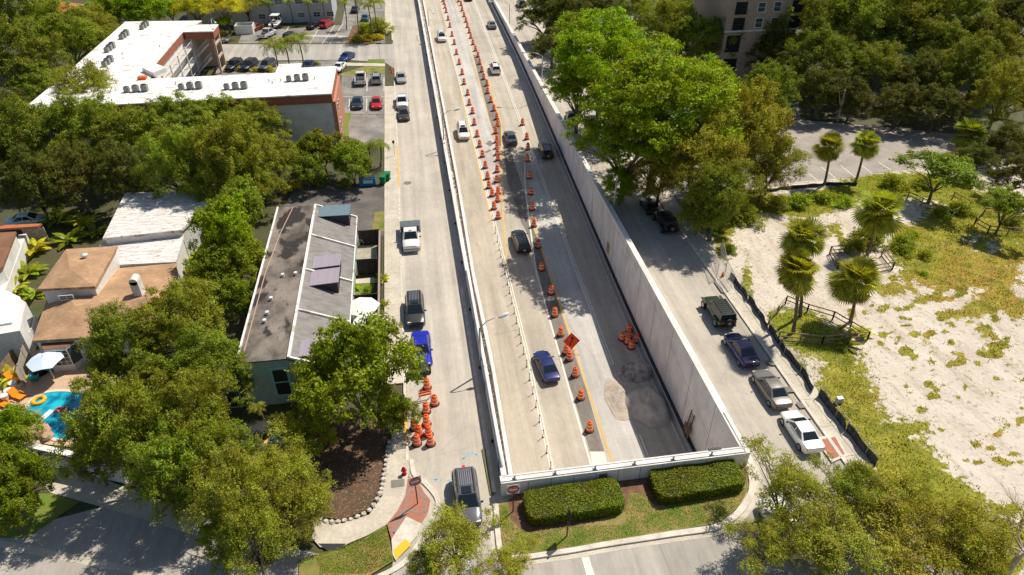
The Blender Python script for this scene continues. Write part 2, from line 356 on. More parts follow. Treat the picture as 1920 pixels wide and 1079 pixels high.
for y in np.r_[np.arange(38, 80, 5.2), np.arange(80, 232, 12)]: b.box((TR(y)-.006, y, (rz(y)+HW-.15)/2), (.012, .035, HW-.15-rz(y)))
for a, c, za, zc in ((36.5, 60, -2.6, .95), (60, 100, .6, .9)):
    b.add([(TR(a)-.007, a, za), (TR(c)-.007, c, zc), (TR(c)-.007, c, zc+.03), (TR(a)-.007, a, za+.03)], [(0, 1, 2, 3)])
b.build('panel_joint', M_joint, rt)
b = MB(); wallstrip(b, lambda y: TR(y)-.52, YN, 235, .50, lambda y: rz(y)+.75, m=0)
wallstrip(b, lambda y: TR(y)-.53, YN, 235, .10, lambda y: rz(y)+.84, zb=None, m=1); b.build('crash_barrier', [M_dark, M_metal], rt)
b = MB(); wallstrip(b, lambda y: TR(y)-.82, YN, 235, .16, lambda y: rz(y)+.03); b.build('gutter_strip', M_kerb, rt)
# left: parapet to the street, stone strip, white barrier and inner face
BX = [(Q[1], Q[0]) for Q in (G(795, 0, 1.0), G(829, 175, 1.0), G(862, 345, 1.0), G(891, 515, 1.0), G(928, 685, 1.0), G(963, 892, 1.0))]; BX.sort()
def bx(y): return float(np.interp(y, [q[0] for q in BX], [q[1] for q in BX]))
lt = thing('parapet_wall', 'long white parapet wall between the left street and the sunken road', 'parapet wall', (4.6, 110, 0))
b = MB(); wallstrip(b, lambda y: TL-.1, YN, 235, .3, HW-.12, zb=-.2); b.build('wall_panel', M_wall, lt)
b = MB(); wallstrip(b, lambda y: TL-.16, YN, 235, .40, HW, zb=HW-.12); b.build('coping', M_wallw, lt)
b = MB()
for k, y in enumerate(np.arange(35, 200, 9.0)): b.box((TL-.13, y, .75), (.05, .14, 1.3)); b.tube([(TL-.24, y+3, .05), (TL-.24, y+3, .22)], .12)
b.build('wall_bracket', M_dark, lt)
b = MB(); b.tube([(TL+.02, y, HW+.12) for y in np.linspace(34, 61, 12)], .11, 8); b.build('conduit_pipe', M_metalw, lt, smooth=True)
bt = thing('traffic_barrier', 'white concrete barrier on the left edge of the sunken road, inside the stone strip', 'barrier', (5.4, 110, 0))
b = MB(); wallstrip(b, lambda y: bx(y)-.34, YN, 235, .30, 1.0); b.build('barrier_body', M_wallw, bt)
b = MB(); wallstrip(b, lambda y: bx(y)-.04, YN, 235, .10, .62); b.build('barrier_ledge', mat('rusty_ledge', (.33, .24, .17), var=(.5, .42, .33), scale=1.5, stretch=(1, .2, 1)), bt)
b = MB(); ys = np.arange(YN, 235, 2)
for a, c in zip(ys[:-1], ys[1:]): b.add([(TL+.2, a, .35), (bx(a)-.3, a, .35), (bx(c)-.3, c, .35), (TL+.2, c, .35)], [(0, 1, 2, 3)])
st = struct('median_strip', b, mat('dry_soil', (.42, .35, .26), var=(.28, .22, .15), scale=1.5, vscale2=8))
def rock(mb, c, r, rg, m=None):
    pts = []; fs = []; n = 6
    for i, ph in enumerate((-.6, 0.1, .75)):
        for k in range(n): t = 2*math.pi*k/n+i*.4; rr = r*math.cos(ph)*rg.uniform(.75, 1.2); pts.append((c[0]+rr*math.cos(t), c[1]+rr*math.sin(t), c[2]+r*.7*math.sin(ph)+r*.3))
    for i in range(2):
        for k in range(n): fs.append((i*n+k, i*n+(k+1) % n, (i+1)*n+(k+1) % n, (i+1)*n+k))
    fs.append(tuple(range(2*n, 3*n))); mb.add(pts, fs, m)
b = MB(); rg = random.Random(3)
for _ in range(1500):
    y = rg.uniform(34, 200)
    if rg.random() > min(1, (y-30)/90+.15): continue
    x = rg.uniform(TL+.35, max(TL+.45, bx(y)-.45)); rock(b, (x, y, .36), rg.uniform(.08, .24), rg)
tag(b.build('median_rocks', mat('pale_rock', (.62, .57, .50), var=(.36, .31, .26), scale=3), None), 'loose pale rocks and dirt filling the strip behind the parapet', 'rocks', kind='stuff')
# end wall across the tunnel portal
FWL, FWR = 4.2, 23.5
et = thing('end_wall', 'grey concrete wall with pipe railing across the near end of the sunken road', 'end wall', (13.8, 32.7, 0))
b = MB(); b.box(((FWL+FWR)/2, 32.78, HW/2-.06-3.5), (FWR-FWL, .5, HW-.12+7)); b.build('wall_panel', M_wall, et)
b = MB(); b.box(((FWL+FWR)/2, 32.83, HW-.06), (FWR-FWL+.1, .72, .12)); b.build('coping', M_wallw, et)
b = MB()
for x in np.arange(6.2, 23, 1.72): b.box((x, 32.524, .75), (.03, .012, 1.46))
b.build('panel_joint', M_joint, et)
b = MB(); b.box((11.9, 32.50, .85), (.62, .05, .72)); b.build('vent_grille', mat('bronze_grille', (.10, .085, .06), var=(.16, .14, .1), scale=20, stretch=(.1, 1, 3)), et)
b = MB(); b.tube([(FWL+.1, 32.75, HW+.38), (FWR-.15, 32.75, HW+.38), (FWR-.15, 37, HW+.38)], .05, 8); b.build('pipe_rail', M_metalw, et)
b = MB()
for x in np.arange(5.2, 23.4, 3.05): b.box((x, 32.75, HW+.16), (.12, .12, .42)); b.box((x, 32.75, HW+.03), (.3, .3, .06))
b.build('rail_post', M_metal, et)
b = MB(); b.box((13.8, 32.6, -1.2), (19.4, 9.0, .01)); b.v = [(p[0], p[1]-4.6, p[2]) for p in b.v]
b = MB(); b.box((20.9, 33.22, HW-.02), (1.0, .18, .25)); b.build('junction_box', M_dark, et)

# ---------------- streets, kerbs, pavements ----------------
KX = [(v[1], v[0]) for v in (G(733, 0), G(749, 300), G(757, 560), G(765, 800), G(768, 860))]; KX.sort()
def kx(y): return float(np.interp(y, [q[0] for q in KX], [q[1] for q in KX]))
b = MB(); ys = list(np.arange(28, 236, 4))
for a, c in zip(ys[:-1], ys[1:]): b.add([(kx(a)-.05, a, 0), (TL-.08, a, 0), (TL-.08, c, 0), (kx(c)-.05, c, 0)], [(0, 1, 2, 3)])
left = struct('left_street', b, M_road)
sheet('side_street', [(250, 84), (733, 84), (740, 80), (740, 130), (722, 118), (650, 113), (250, 116)], .004, M_side)
b = MB(); b.poly([(TR(33)+.4, 26, 0), (31.1, 26, 0), (31.4, 235, 0), (TR(235)+.4, 235, 0)]); right = struct('right_street', b, concrete('right_street_concrete', (.465, .42, .352)))
b = MB(); b.poly([(-6, 10, -.006), (60, 10, -.006), (60, 26, -.006), (31.2, 34, -.006), (23.4, 34, -.006), (23.4, 32.5, -.006), (4.3, 32.5, -.006), (4.3, 36, -.006), (-3, 36, -.006)]); struct('cross_street', b, M_side)
sheet('near_street', [(-60, 990), (90, 978), (240, 938), (350, 985), (440, 1005), (600, 1040), (640, 1079), (660, 1200), (-60, 1200)], -.004, M_side)
sheet('crosswalk_band', [(-10, 1012), (70, 1026), (310, 1077), (300, 1088), (60, 1040), (-10, 1026)], .004, M_walk)
sheet('driveway', [(38, 858), (150, 882), (262, 925), (430, 985), (380, 1010), (240, 965), (95, 925)], .01, M_walk)
sheet('lawn', [(-30, 930), (95, 926), (150, 942), (50, 1010), (-30, 1008)], .02, M_grass2)
# white stop line and island
sheet('stop_line', [(1090, 1046), (1104, 1045), (1117, 1085), (1101, 1085)], .014, M_white)
inn = [(935, 945), (937, 975), (943, 1030), (958, 1042), (1060, 1029), (1135, 1016), (1260, 996), (1347, 981), (1385, 951), (1405, 914), (1397, 872), (1385, 860)]
outr = [(925, 945), (927, 980), (934, 1036), (955, 1052), (1062, 1038), (1137, 1025), (1262, 1006), (1353, 991), (1396, 958), (1419, 912), (1410, 858), (1398, 850)]
sheet('island_lawn', inn, .14, M_grass, thick=.14)
def band(name, a, c, z, th, m):
    b = MB(); A = [G(*q, z) for q in a]; D = [G(*q, z) for q in c]
    for i in range(len(a)-1):
        vs = [A[i], A[i+1], D[i+1], D[i]]; b.prism(vs, z-th, z)
    return struct(name, b, m)
def dense(pts, k=4):
    pts = np.array(pts, float); out = []
    for i in range(len(pts)-1):
        p0 = pts[max(i-1, 0)]; p1 = pts[i]; p2 = pts[i+1]; p3 = pts[min(i+2, len(pts)-1)]
        for t in np.linspace(0, 1, k, endpoint=False): out.append(tuple(.5*((2*p1)+(-p0+p2)*t+(2*p0-5*p1+4*p2-p3)*t*t+(-p0+3*p1-3*p2+p3)*t**3)))
    return out+[tuple(pts[-1])]
band('island_kerb', dense(inn), dense(outr), .15, .15, M_kerb)
gut = [(916, 945), (918, 985), (926, 1045), (950, 1062), (1065, 1050), (1140, 1036), (1265, 1017), (1358, 1001), (1405, 964), (1428, 912), (1419, 856), (1404, 846)]
band('island_gutter', dense(outr), dense(gut), .004, .01, M_walk)
sheet('mulch_bed', [(952, 940), (975, 920), (1405, 865), (1402, 905), (1370, 922), (1230, 950), (1205, 925), (1180, 925), (1172, 960), (1090, 985), (985, 1000), (957, 975)], .146, M_mulch)
# left pavement
b = MB(); ys = np.arange(46, 94.1, 3.0)
for a, c in zip(ys[:-1], ys[1:]): b.prism([(-4.45, a, 0), (kx(a)-.28, a, 0), (kx(c)-.28, c-.02, 0), (-4.45, c-.02, 0)], 0, .13)
ys = np.arange(94, 128, 3.0)
for a, c in zip(ys[:-1], ys[1:]): b.prism([(-4.45, a, 0), (kx(a)-.28, a, 0), (kx(c)-.28, c-.02, 0), (-4.45, c-.02, 0)], 0, .13)
struct('left_pavement', b, M_walk)
b = MB(); ys = np.arange(37, 131, 3.0)
for a, c in zip(ys[:-1], ys[1:]): b.prism([(kx(a)-.28, a, 0), (kx(a)-.06, a, 0), (kx(c)-.06, c-.01, 0), (kx(c)-.28, c-.01, 0)], 0, .15)
for a, c in zip(np.arange(158, 230, 4.0), np.arange(162, 234, 4.0)): b.prism([(kx(a)-.28, a, 0), (kx(a)-.06, a, 0), (kx(c)-.06, c, 0), (kx(c)-.28, c, 0)], 0, .15)
kb = struct('left_kerb', b, M_kerb)
b = MB(); b.box((kx(40)-.17, 41.2, .152), (.23, 4.6, .01)); b.box((kx(88)-.17, 92, .152), (.2, 14, .01)); b.build('yellow_kerb_paint', M_yel, kb)
sheet('far_left_pavement', [(721, 0), (731, 0), (737, 55), (722, 66)], .12, M_walk, thick=.12)
# corner by the hydrant
sheet('corner_pavement', [(588, 978), (640, 982), (692, 966), (717, 930), (724, 880), (735, 815), (765, 800), (768, 880), (765, 893), (762, 925), (748, 955), (725, 984), (690, 1004), (650, 1021), (640, 1030), (600, 1026), (585, 1010)], .13, M_walk, thick=.13)
brk = sheet('brick_paving', [(765, 893), (784, 905), (796, 925), (807, 938), (803, 960), (790, 982), (762, 969), (734, 1012), (726, 984), (746, 957), (760, 930)], .137, M_brick)
sheet('kerb_ramp', [(762, 969), (790, 982), (782, 1005), (742, 1052), (736, 1040), (734, 1012)], .134, M_kerb, thick=.13)
tp = sheet('tactile_plate', [(760, 1011), (771, 1022), (743, 1050), (737, 1033)], .142, mat('tactile_yellow', (.85, .50, .03), var=(.75, .42, .03), scale=12))
bd = MB()
for q in ([(768, 905), (777, 912), (781, 920), (774, 912)], [(798, 935), (802, 945), (798, 958), (795, 950)], [(756, 940), (750, 958), (762, 950), (765, 935)], [(733, 985), (736, 1000), (748, 985), (741, 984)]):
    pass
for (a, c) in (((772, 908), (757, 955)), ((757, 955), (733, 990)), ((733, 990), (738, 1001)), ((772, 908), (800, 938)), ((800, 938), (796, 962)), ((796, 962), (762, 958)), ((762, 958), (738, 1001))):
    p, q = G(*a, .141), G(*c, .141); bd.bar(p, q, .14, .004)
bd.build('grey_border', mat('grey_brick', (.22, .22, .21)), brk)
ck = [(768, 862), (772, 890), (790, 905), (812, 930), (816, 948), (800, 985), (780, 1020), (750, 1055), (700, 1082), (690, 1090)]
ck2 = [(775, 862), (780, 886), (798, 900), (820, 926), (825, 948), (810, 990), (790, 1026), (757, 1062), (705, 1090), (695, 1098)]
band('corner_kerb', dense(ck), dense(ck2), .10, .1, M_kerb)
sheet('corner_lawn', [(590, 1040), (640, 1030), (690, 1006), (724, 985), (738, 1052), (695, 1078), (640, 1100), (560, 1100), (560, 1050)], .12, M_grass, thick=.1)
sheet('drain_inlet', [(596, 1020), (648, 1020), (646, 1030), (615, 1034)], .138, M_dark)
lb = sheet('litter_bed', [(560, 985), (600, 970), (640, 975), (688, 958), (712, 925), (720, 875), (728, 790), (640, 770), (560, 800), (520, 900)], .06, M_litter)
b = MB(); rg = random.Random(8)
edge = dense([(590, 972), (620, 980), (655, 976), (690, 960), (712, 930), (720, 895), (725, 860), (730, 830)], 12)
# edging stones as one thing each
ep = [G(*q, .1) for q in edge]; acc = 0; last = ep[0]; stones = []
for q in ep[1:]:
    if np.linalg.norm(q-last) > .42: stones.append(q); last = q
for i, q in enumerate(stones):
    b = MB(); rock(b, (0, 0, 0), rg.uniform(.17, .24), rg); o = b.build('edging_stone', MATS['pale_rock'], None)
    o.location = [float(a) for a in q]; o.rotation_euler.z = rg.uniform(0, 6)
    tag(o, 'pale edging stone of the curved leaf bed, %s counting from the lawn end' % ordinal(i+1), 'edging stone', 'edging stones round the leaf bed')
# marks painted by surveyors on the concrete
b = MB(); rg = random.Random(4)
for (u, v) in ((823, 902), (845, 902), (885, 852), (872, 860)): 
    for _ in range(4): p = G(u+rg.uniform(-8, 8), v+rg.uniform(-3, 3), .004); b.box(p, (rg.uniform(.1, .5), .07, .003), rg.uniform(0, 3))
b.build('blue_marking', mat('survey_blue', (.12, .42, .62)), left)
b = MB(); b.lathe(G(869, 875, .004), [(.14, 0), (.13, .004)], 10); b.build('red_marking', mat('survey_red', (.8, .03, .05)), left)
# right pavement, kerb
b = MB(); ys = np.arange(29, 215, 3.2)
for a, c in zip(ys[:-1], ys[1:]): b.prism([(31.45, a, 0), (33.3, a, 0), (33.3, c-.03, 0), (31.45, c-.03, 0)], 0, .13)
struct('right_pavement', b, M_walk)
b = MB()
for a, c in zip(ys[:-1], ys[1:]): b.prism([(31.15, a, 0), (31.44, a, 0), (31.44, c-.02, 0), (31.15, c-.02, 0)], 0, .16)
struct('right_kerb', b, M_kerb)
b = MB(); b.prism([(TR(33)+.46, 33, 0), (TR(33)+.75, 33, 0), (TR(235)+.75, 235, 0), (TR(235)+.46, 235, 0)], 0, .12); struct('wall_kerb', b, M_kerb)
b = MB(); b.prism([(3.55, 33, 0), (3.85, 33, 0), (3.85, 60, 0), (3.55, 60, 0)], 0, .12); struct('parapet_kerb', b, M_kerb)
sheet('parapet_verge', [(903, 842), (912, 842), (927, 928), (919, 928)], .10, mat('dim_verge_grass', (.12, .13, .04), var=(.16, .13, .08), scale=2))  # grass strip, its dull colour takes in the parapet's shade
sheet('crossing_border', [(1527, 822), (1568, 815), (1590, 854), (1560, 868)], .136, M_kerb)
sheet('brick_crossing', [(1532, 826), (1566, 820), (1584, 852), (1560, 862)], .14, M_brick)
for i, q in enumerate([(1480, 731), (1505, 760), (1352, 538), (1447, 680)]):
    p = G(*q, .136); b = MB()
    if i == 3: b.lathe(p, [(.45, 0), (.43, .012)], 14)
    else: b.box(p+[0, 0, .006], (.9, .7, .012) if i < 2 else (.8, 2.2, .012))
    tag(b.build('utility_cover', M_patch, None), ['small square utility cover in the pavement beside the grey sedan', 'wide utility cover in the pavement behind the grey sedan', 'long grey grate in the pavement ahead of the green off-roader', 'round cover in the shaded pavement beside the navy sedan'][i], 'utility cover')
for (u, v, d, t, l) in ((746, 907, 1.0, 'box', 'grey utility cover set in the curved corner pavement'), (752, 838, .8, 'box', 'small brown utility cover beside the yellow kerb'), (764, 344, .55, 'r', 'round manhole cover near the left kerb of the left street')):
    p = G(u, v, .145 if t == 'box' else .004); b = MB()
    b.box(p, (d, d*.7, .012)) if t == 'box' else b.lathe(p, [(d, 0), (d*.95, .01)], 18)
    tag(b.build('utility_cover', M_patch, None), l, 'utility cover')
# driveways and parking lots left
sheet('teal_driveway', [(528, 394), (556, 350), (722, 350), (722, 445), (655, 445), (600, 386)], .01, M_asph)
sheet('verge_grass', [(703, 398), (722, 397), (722, 435), (697, 433)], .03, M_grass)
lot = sheet('parking_lot', [(641, 143), (722, 136), (722, 268), (630, 275)], .01, M_asph2)
sheet('lot_verge', [(644, 212), (659, 212), (653, 240), (656, 270), (645, 270)], .02, M_grass2)
sheet('lot_lawn', [(684, 125), (722, 125), (722, 139), (682, 141), (640, 144), (636, 140)], .02, M_grass)
sheet('corner_grass', [(690, 112), (721, 112), (722, 120), (688, 119)], .02, M_grass2)
sheet('cross_walk', [(640, 118), (722, 120), (722, 125), (640, 124)], .015, M_walk)
def lines(parent, segs, wd=.12, z=.016, name='bay_line'):
    b = MB()
    for (a, c) in segs: b.bar(G(*a, z), G(*c, z), wd, .004)
    return b.build(name, M_white, parent)
lines(lot, [((688, 146), (688, 172)), ((720, 146), (720, 172)), ((640, 182), (722, 182)), ((688, 186), (687, 208)), ((655, 186), (655, 208))])
b = MB()
for a, c in (((661, 214), (682, 214)), ((691, 214), (712, 214))): b.bar(G(*a, .08), G(*c, .08), .2, .14)
b.build('wheel_stop', M_kerb, lot)
lotn = sheet('north_parking_lot', [(446, 82), (456, 60), (640, 48), (652, -5), (722, -5), (722, 82)], .008, M_asph2)
lines(lotn, [((512, 69), (519, 52)), ((533, 68), (541, 51)), ((570, 66), (578, 50)), ((581, 83), (600, 50)), ((604, 83), (628, 48)), ((618, 83), (643, 46)), ((505, 69), (560, 67)), ((560, 67), (650, 69))])
sheet('lot_walk', [(560, 66), (655, 68), (655, 71), (560, 69)], .014, M_walk)
sheet('angled_lot', [(405, 121), (640, 113), (640, 135), (405, 146)], .006, M_asph2)
sheet('planting_island', [(648, 82), (662, 48), (722, 48), (722, 66), (715, 76), (690, 84)], .10, M_mulch, thick=.1)
# lots right
SHP = [(1040, 60), (1240, 20), (1500, 140), (1500, 235), (1390, 375), (1290, 430), (1180, 330), (1090, 215)]; LOTP = [(1385, 350), (1500, 225), (1900, 262), (1700, 318), (1560, 338)]
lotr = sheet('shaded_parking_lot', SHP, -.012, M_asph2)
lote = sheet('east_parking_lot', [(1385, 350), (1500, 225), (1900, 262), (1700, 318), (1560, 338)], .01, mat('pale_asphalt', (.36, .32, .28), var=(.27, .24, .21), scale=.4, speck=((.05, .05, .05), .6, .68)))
lines(lote, [((1515, 325), (1540, 345)), ((1540, 314), (1566, 334)), ((1576, 311), (1600, 330)), ((1615, 311), (1644, 332)), ((1647, 305), (1675, 322))])

# ---------------- sand lot with grass patches ----------------
GB = [  # image blobs: cx, cy, rx, ry, green 0..1, strength
 (1490, 605, 60, 32, 1, 1.2), (1530, 640, 70, 30, 1, 1.1), (1580, 690, 60, 50, .8, .9), (1560, 760, 60, 50, .75, .9), (1620, 760, 60, 50, .5, .7), (1600, 830, 70, 50, .9, 1.1), (1680, 860, 70, 60, .8, 1),
 (1720, 920, 80, 70, .9, 1.2), (1640, 920, 60, 60, 1, 1.2), (1800, 980, 80, 70, .8, 1.1), (1880, 1040, 60, 60, .8, 1.1), (1700, 1020, 120, 80, .9, 1.3), (1500, 1000, 120, 100, .9, 1.2), (1720, 800, 50, 20, .8, .6), (1480, 820, 30, 20, .9, .5),
 (1540, 380, 90, 22, .9, 1.2), (1640, 350, 90, 22, 1, 1.2), (1500, 400, 50, 14, .9, .9), (1740, 350, 100, 30, 1, 1.1), (1830, 400, 80, 40, .9, 1.1), (1900, 440, 50, 40, .9, 1), (1700, 470, 40, 30, 1, 1.1), (1740, 500, 40, 22, .9, 1), (1750, 440, 70, 40, .7, .9),
 (1790, 490, 80, 30, .3, .9), (1850, 520, 90, 30, .1, 1.1), (1870, 570, 60, 22, .2, 1.0), (1760, 530, 60, 16, .15, .8), (1560, 440, 20, 12, .8, .7), (1450, 385, 60, 14, .7, .7), (1560, 425, 30, 14, .5, .6), (1450, 420, 40, 10, .5, .3), (1690, 520, 30, 10, .5, .6),
 (1680, 543, 40, 12, .5, .9), (1720, 560, 30, 10, .4, .7), (1653, 583, 15, 8, .7, 1), (1684, 582, 10, 7, .8, 1), (1828, 585, 26, 14, .55, 1.1), (1770, 590, 20, 10, .5, 1), (1792, 595, 16, 10, .45, 1), (1750, 560, 16, 8, .6, .9), (1845, 620, 22, 12, .6, 1.2), (1878, 650, 22, 11, .6, 1.2), (1857, 668, 16, 11, .75, 1.2),
 (1762, 548, 14, 6, .7, .9), (1800, 542, 12, 5, .7, .9), (1850, 568, 12, 6, .8, .9), (1882, 553, 14, 8, .7, .9), (1905, 590, 18, 22, .4, 1), (1656, 630, 8, 5, .8, .9), (1650, 648, 10, 6, .7, .9), (1695, 660, 14, 8, .7, .9), (1665, 555, 24, 8, .4, .7), (1610, 545, 14, 8, .7, .6),
 (1772, 625, 12, 6, .7, 1), (1780, 643, 10, 5, .8, 1), (1783, 612, 14, 6, .6, .9), (1748, 662, 6, 4, .9, 1), (1786, 663, 7, 4, .9, 1), (1708, 675, 4, 3, 1, 1), (1808, 732, 8, 5, 1, 1), (1795, 748, 6, 4, .9, 1), (1705, 741, 8, 5, .6, .9), (1655, 617, 6, 4, .9, .8), (1692, 614, 9, 4, .8, .9), (1706, 612, 7, 4, .9, 1), (1692, 600, 10, 5, .6, .8),
 (1725, 582, 8, 4, .7, .8), (1728, 568, 12, 6, .5, .9), (1735, 505, 20, 10, .9, .9), (1640, 500, 14, 6, .6, .6), (1760, 900, 20, 10, .8, .8), (1790, 925, 14, 8, .8, .9), (1830, 935, 12, 8, .8, .9), (1870, 960, 12, 8, .7, .8), (1905, 480, 30, 16, .4, .8), (1700, 440, 30, 12, .6, .6),
 (1355, 470, 22, 50, .8, .8), (1400, 540, 14, 60, .8, 1.0), (1450, 640, 14, 50, .8, 1), (1500, 720, 14, 50, .8, 1), (1550, 790, 16, 50, .8, 1.1), (1340, 400, 70, 40, .9, 1.3), (1400, 380, 60, 30, .8, .9)]
x0, x1, y0, y1, st = 33.3, 110.0, 14.0, 90.0, .4
X, Y = np.meshgrid(np.arange(x0, x1, st), np.arange(y0, y1, st), indexing='ij')
cov = np.zeros_like(X); grn = np.zeros_like(X)
_rg = np.random.default_rng(21)
for _ in range(420):   # small tufts dotted over the open sand
    u_, v_ = _rg.uniform(1560, 1960), _rg.uniform(420, 1079); k_ = _rg.uniform(2.5, 8.5)*(.8+.5*(v_-400)/600)
    if u_ < 1560+(v_-640)*.75+60 and v_ > 640: continue
    GB.append((u_, v_, k_*1.4, k_*.8, _rg.uniform(.15, .9), _rg.uniform(.7, 1.5)))
for (u, v, rx, ry, gr, s) in GB:
    c = G(u, v); ex = G(u+rx, v)[:2]-c[:2]; ey = G(u, v-ry)[:2]-c[:2]; M_ = np.linalg.inv(np.array([ex, ey]).T)
    a = M_[0, 0]*(X-c[0])+M_[0, 1]*(Y-c[1]); bq = M_[1, 0]*(X-c[0])+M_[1, 1]*(Y-c[1]); k = s*np.exp(-1.1*(a*a+bq*bq)**1.3)
    grn = np.where(cov+k > 1e-6, (grn*cov+gr*k)/np.maximum(cov+k, 1e-6), grn); cov = cov+k
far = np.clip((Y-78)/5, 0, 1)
def inside(px, X, Y, z=0):
    Q = [G(u, v, z)[:2] for u, v in px]; ins = np.zeros(X.shape, bool); j = len(Q)-1
    for i in range(len(Q)):
        ins ^= ((Q[i][1] > Y) != (Q[j][1] > Y)) & (X < (Q[j][0]-Q[i][0])*(Y-Q[i][1])/(Q[j][1]-Q[i][1]+1e-9)+Q[i][0]); j = i
    return ins
LOTIN = inside(LOTP, X, Y) | inside(SHP, X, Y)
hz = .10+.04*np.sin(X*.7)*np.cos(Y*.5)+.03*np.sin(X*1.9+Y*1.3)+.06*np.clip(cov, 0, 1)
hz[0:2, :] = .08
nx, ny = X.shape; me = bpy.data.meshes.new('sand_lot')
vv = np.c_[X.ravel(), Y.ravel(), hz.ravel()]; ii = np.arange(nx*ny).reshape(nx, ny)
qf = np.stack([ii[:-1, :-1], ii[1:, :-1], ii[1:, 1:], ii[:-1, 1:]], -1).reshape(-1, 4); qf = qf[~(LOTIN.ravel()[qf].any(1))]
me.from_pydata(vv.tolist(), [], qf.tolist()); at = me.color_attributes.new('cover', 'FLOAT_COLOR', 'POINT')
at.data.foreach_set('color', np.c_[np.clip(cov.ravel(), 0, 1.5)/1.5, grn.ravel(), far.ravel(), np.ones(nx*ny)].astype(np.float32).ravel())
m = bpy.data.materials.new('sand_and_grass'); m.use_nodes = True; n = m.node_tree.nodes; L = m.node_tree.links; bs = n['Principled BSDF']; bs.inputs['Roughness'].default_value = .95; bs.inputs['Specular IOR Level'].default_value = .1
va = n.new('ShaderNodeVertexColor'); va.layer_name = 'cover'; sp = n.new('ShaderNodeSeparateColor'); L.new(va.outputs[0], sp.inputs[0])
pos = n.new('ShaderNodeNewGeometry').outputs['Position']
def nz(s, det=6, ro=.65, st_=None):
    t = n.new('ShaderNodeTexNoise'); t.inputs['Scale'].default_value = s; t.inputs['Detail'].default_value = det; t.inputs['Roughness'].default_value = ro
    if st_:
        mp = n.new('ShaderNodeMapping'); mp.inputs['Scale'].default_value = st_; mp.inputs['Rotation'].default_value = (0, 0, .7); L.new(pos, mp.inputs[0]); L.new(mp.outputs[0], t.inputs['Vector'])
    else: L.new(pos, t.inputs['Vector'])
    return t.outputs[0]
def mixc(f, a, b_):
    x = n.new('ShaderNodeMixRGB')
    if hasattr(f, 'links'): L.new(f, x.inputs[0])
    else: x.inputs[0].default_value = f
    for i, q in ((1, a), (2, b_)):
        if isinstance(q, tuple): x.inputs[i].default_value = (*q, 1)
        else: L.new(q, x.inputs[i])
    return x.outputs[0]
def mr(x, a, b_, c_=0., d=1.):
    r = n.new('ShaderNodeMapRange'); r.inputs[1].default_value = a; r.inputs[2].default_value = b_; r.inputs[3].default_value = c_; r.inputs[4].default_value = d; L.new(x, r.inputs[0]); return r.outputs[0]
sand = mixc(mr(nz(.22), .38, .62), (.62, .55, .465), (.50, .425, .335)); sand = mixc(mr(nz(.6, 6, .7, (1, .18, 1)), .50, .64), sand, (.38, .30, .21)); sand = mixc(mr(nz(2.2, 3, .6), .58, .66), sand, (.24, .19, .12))
sand = mixc(mr(nz(3.5, 8, .8), .35, .8), sand, (.68, .625, .55))
gc = mixc(sp.outputs[1], (.42, .25, .07), (.21, .24, .025)); gc = mixc(mr(nz(.8, 4), .45, .62), gc, (.36, .32, .05)); gc = mixc(mr(nz(.5, 5, .7), .5, .62, 0, .7), gc, (.11, .15, .02)); gc = mixc(mr(nz(5, 4, .7), .45, .65, 0, .7), gc, (.05, .07, .01))
ad = n.new('ShaderNodeMath'); ad.operation = 'ADD'; L.new(sp.outputs[0], ad.inputs[0]); L.new(mr(nz(1.3, 8, .75), .25, .75, -.62, .36), ad.inputs[1])
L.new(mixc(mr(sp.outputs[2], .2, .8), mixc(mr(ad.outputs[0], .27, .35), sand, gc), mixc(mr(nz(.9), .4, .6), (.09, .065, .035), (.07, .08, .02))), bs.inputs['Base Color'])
bp = n.new('ShaderNodeBump'); bp.inputs['Strength'].default_value = .7; bp.inputs['Distance'].default_value = .15; L.new(nz(2.5, 8, .7), bp.inputs['Height']); L.new(bp.outputs[0], bs.inputs['Normal'])
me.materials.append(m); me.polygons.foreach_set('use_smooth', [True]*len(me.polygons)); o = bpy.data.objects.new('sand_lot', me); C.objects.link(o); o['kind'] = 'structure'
LOTCOV = (X, Y, cov, grn, hz)
# ---------------- foliage ----------------
def quadmesh(name, V, nper, mats, link=False):
    me = bpy.data.meshes.new(name); nv = len(V); nf = nv//nper
    me.vertices.add(nv); me.vertices.foreach_set('co', V.astype(np.float32).ravel())
    me.loops.add(nv); me.loops.foreach_set('vertex_index', np.arange(nv, dtype=np.int32))
    me.polygons.add(nf); me.polygons.foreach_set('loop_start', np.arange(0, nv, nper, dtype=np.int32))
    me.update(calc_edges=True); me.materials.append(mats); return me
def norm(a): return a/np.maximum(np.linalg.norm(a, axis=-1, keepdims=True), 1e-6)
def leafquads(P, N, size, asp, rg):
    T = norm(np.cross(N, rg.normal(size=P.shape))); B = np.cross(N, T); s = size*rg.uniform(.65, 1.35, (len(P), 1))
    return np.stack([P+T*s, P+B*s*asp+N*s*.12, P-T*s, P-B*s*asp+N*s*.12], 1).reshape(-1, 3)
def mkobj(name, me, parent=None, link=True):
    o = bpy.data.objects.new(name, me); o.parent = parent
    if link: C.objects.link(o)
    return o
def crown_clumps(Rr, Hz, n, rmin, rmax, flat, rg, zlow=-.25, lob=.22):
    ph = rg.uniform(0, 6.28, 4); out = []
    for i in range(n):
        az = rg.uniform(0, 2*np.pi); ze = rg.uniform(zlow, 1)
        rad = 1+lob*np.sin(2*az+ph[0])+lob*.7*np.sin(3*az+ph[1])+lob*.5*np.sin(5*az+ph[2])
        h = math.sqrt(max(0, 1-max(ze, 0)**2)); k = rg.uniform(.55, .92) if rg.random() < .8 else rg.uniform(.2, .6)
        r = rg.uniform(rmin, rmax); out.append((math.cos(az)*h*rad*Rr*k, math.sin(az)*h*rad*Rr*k, ze*Hz*k*(1+.12*math.sin(az*2+ph[3])), r))
    return np.array(out)
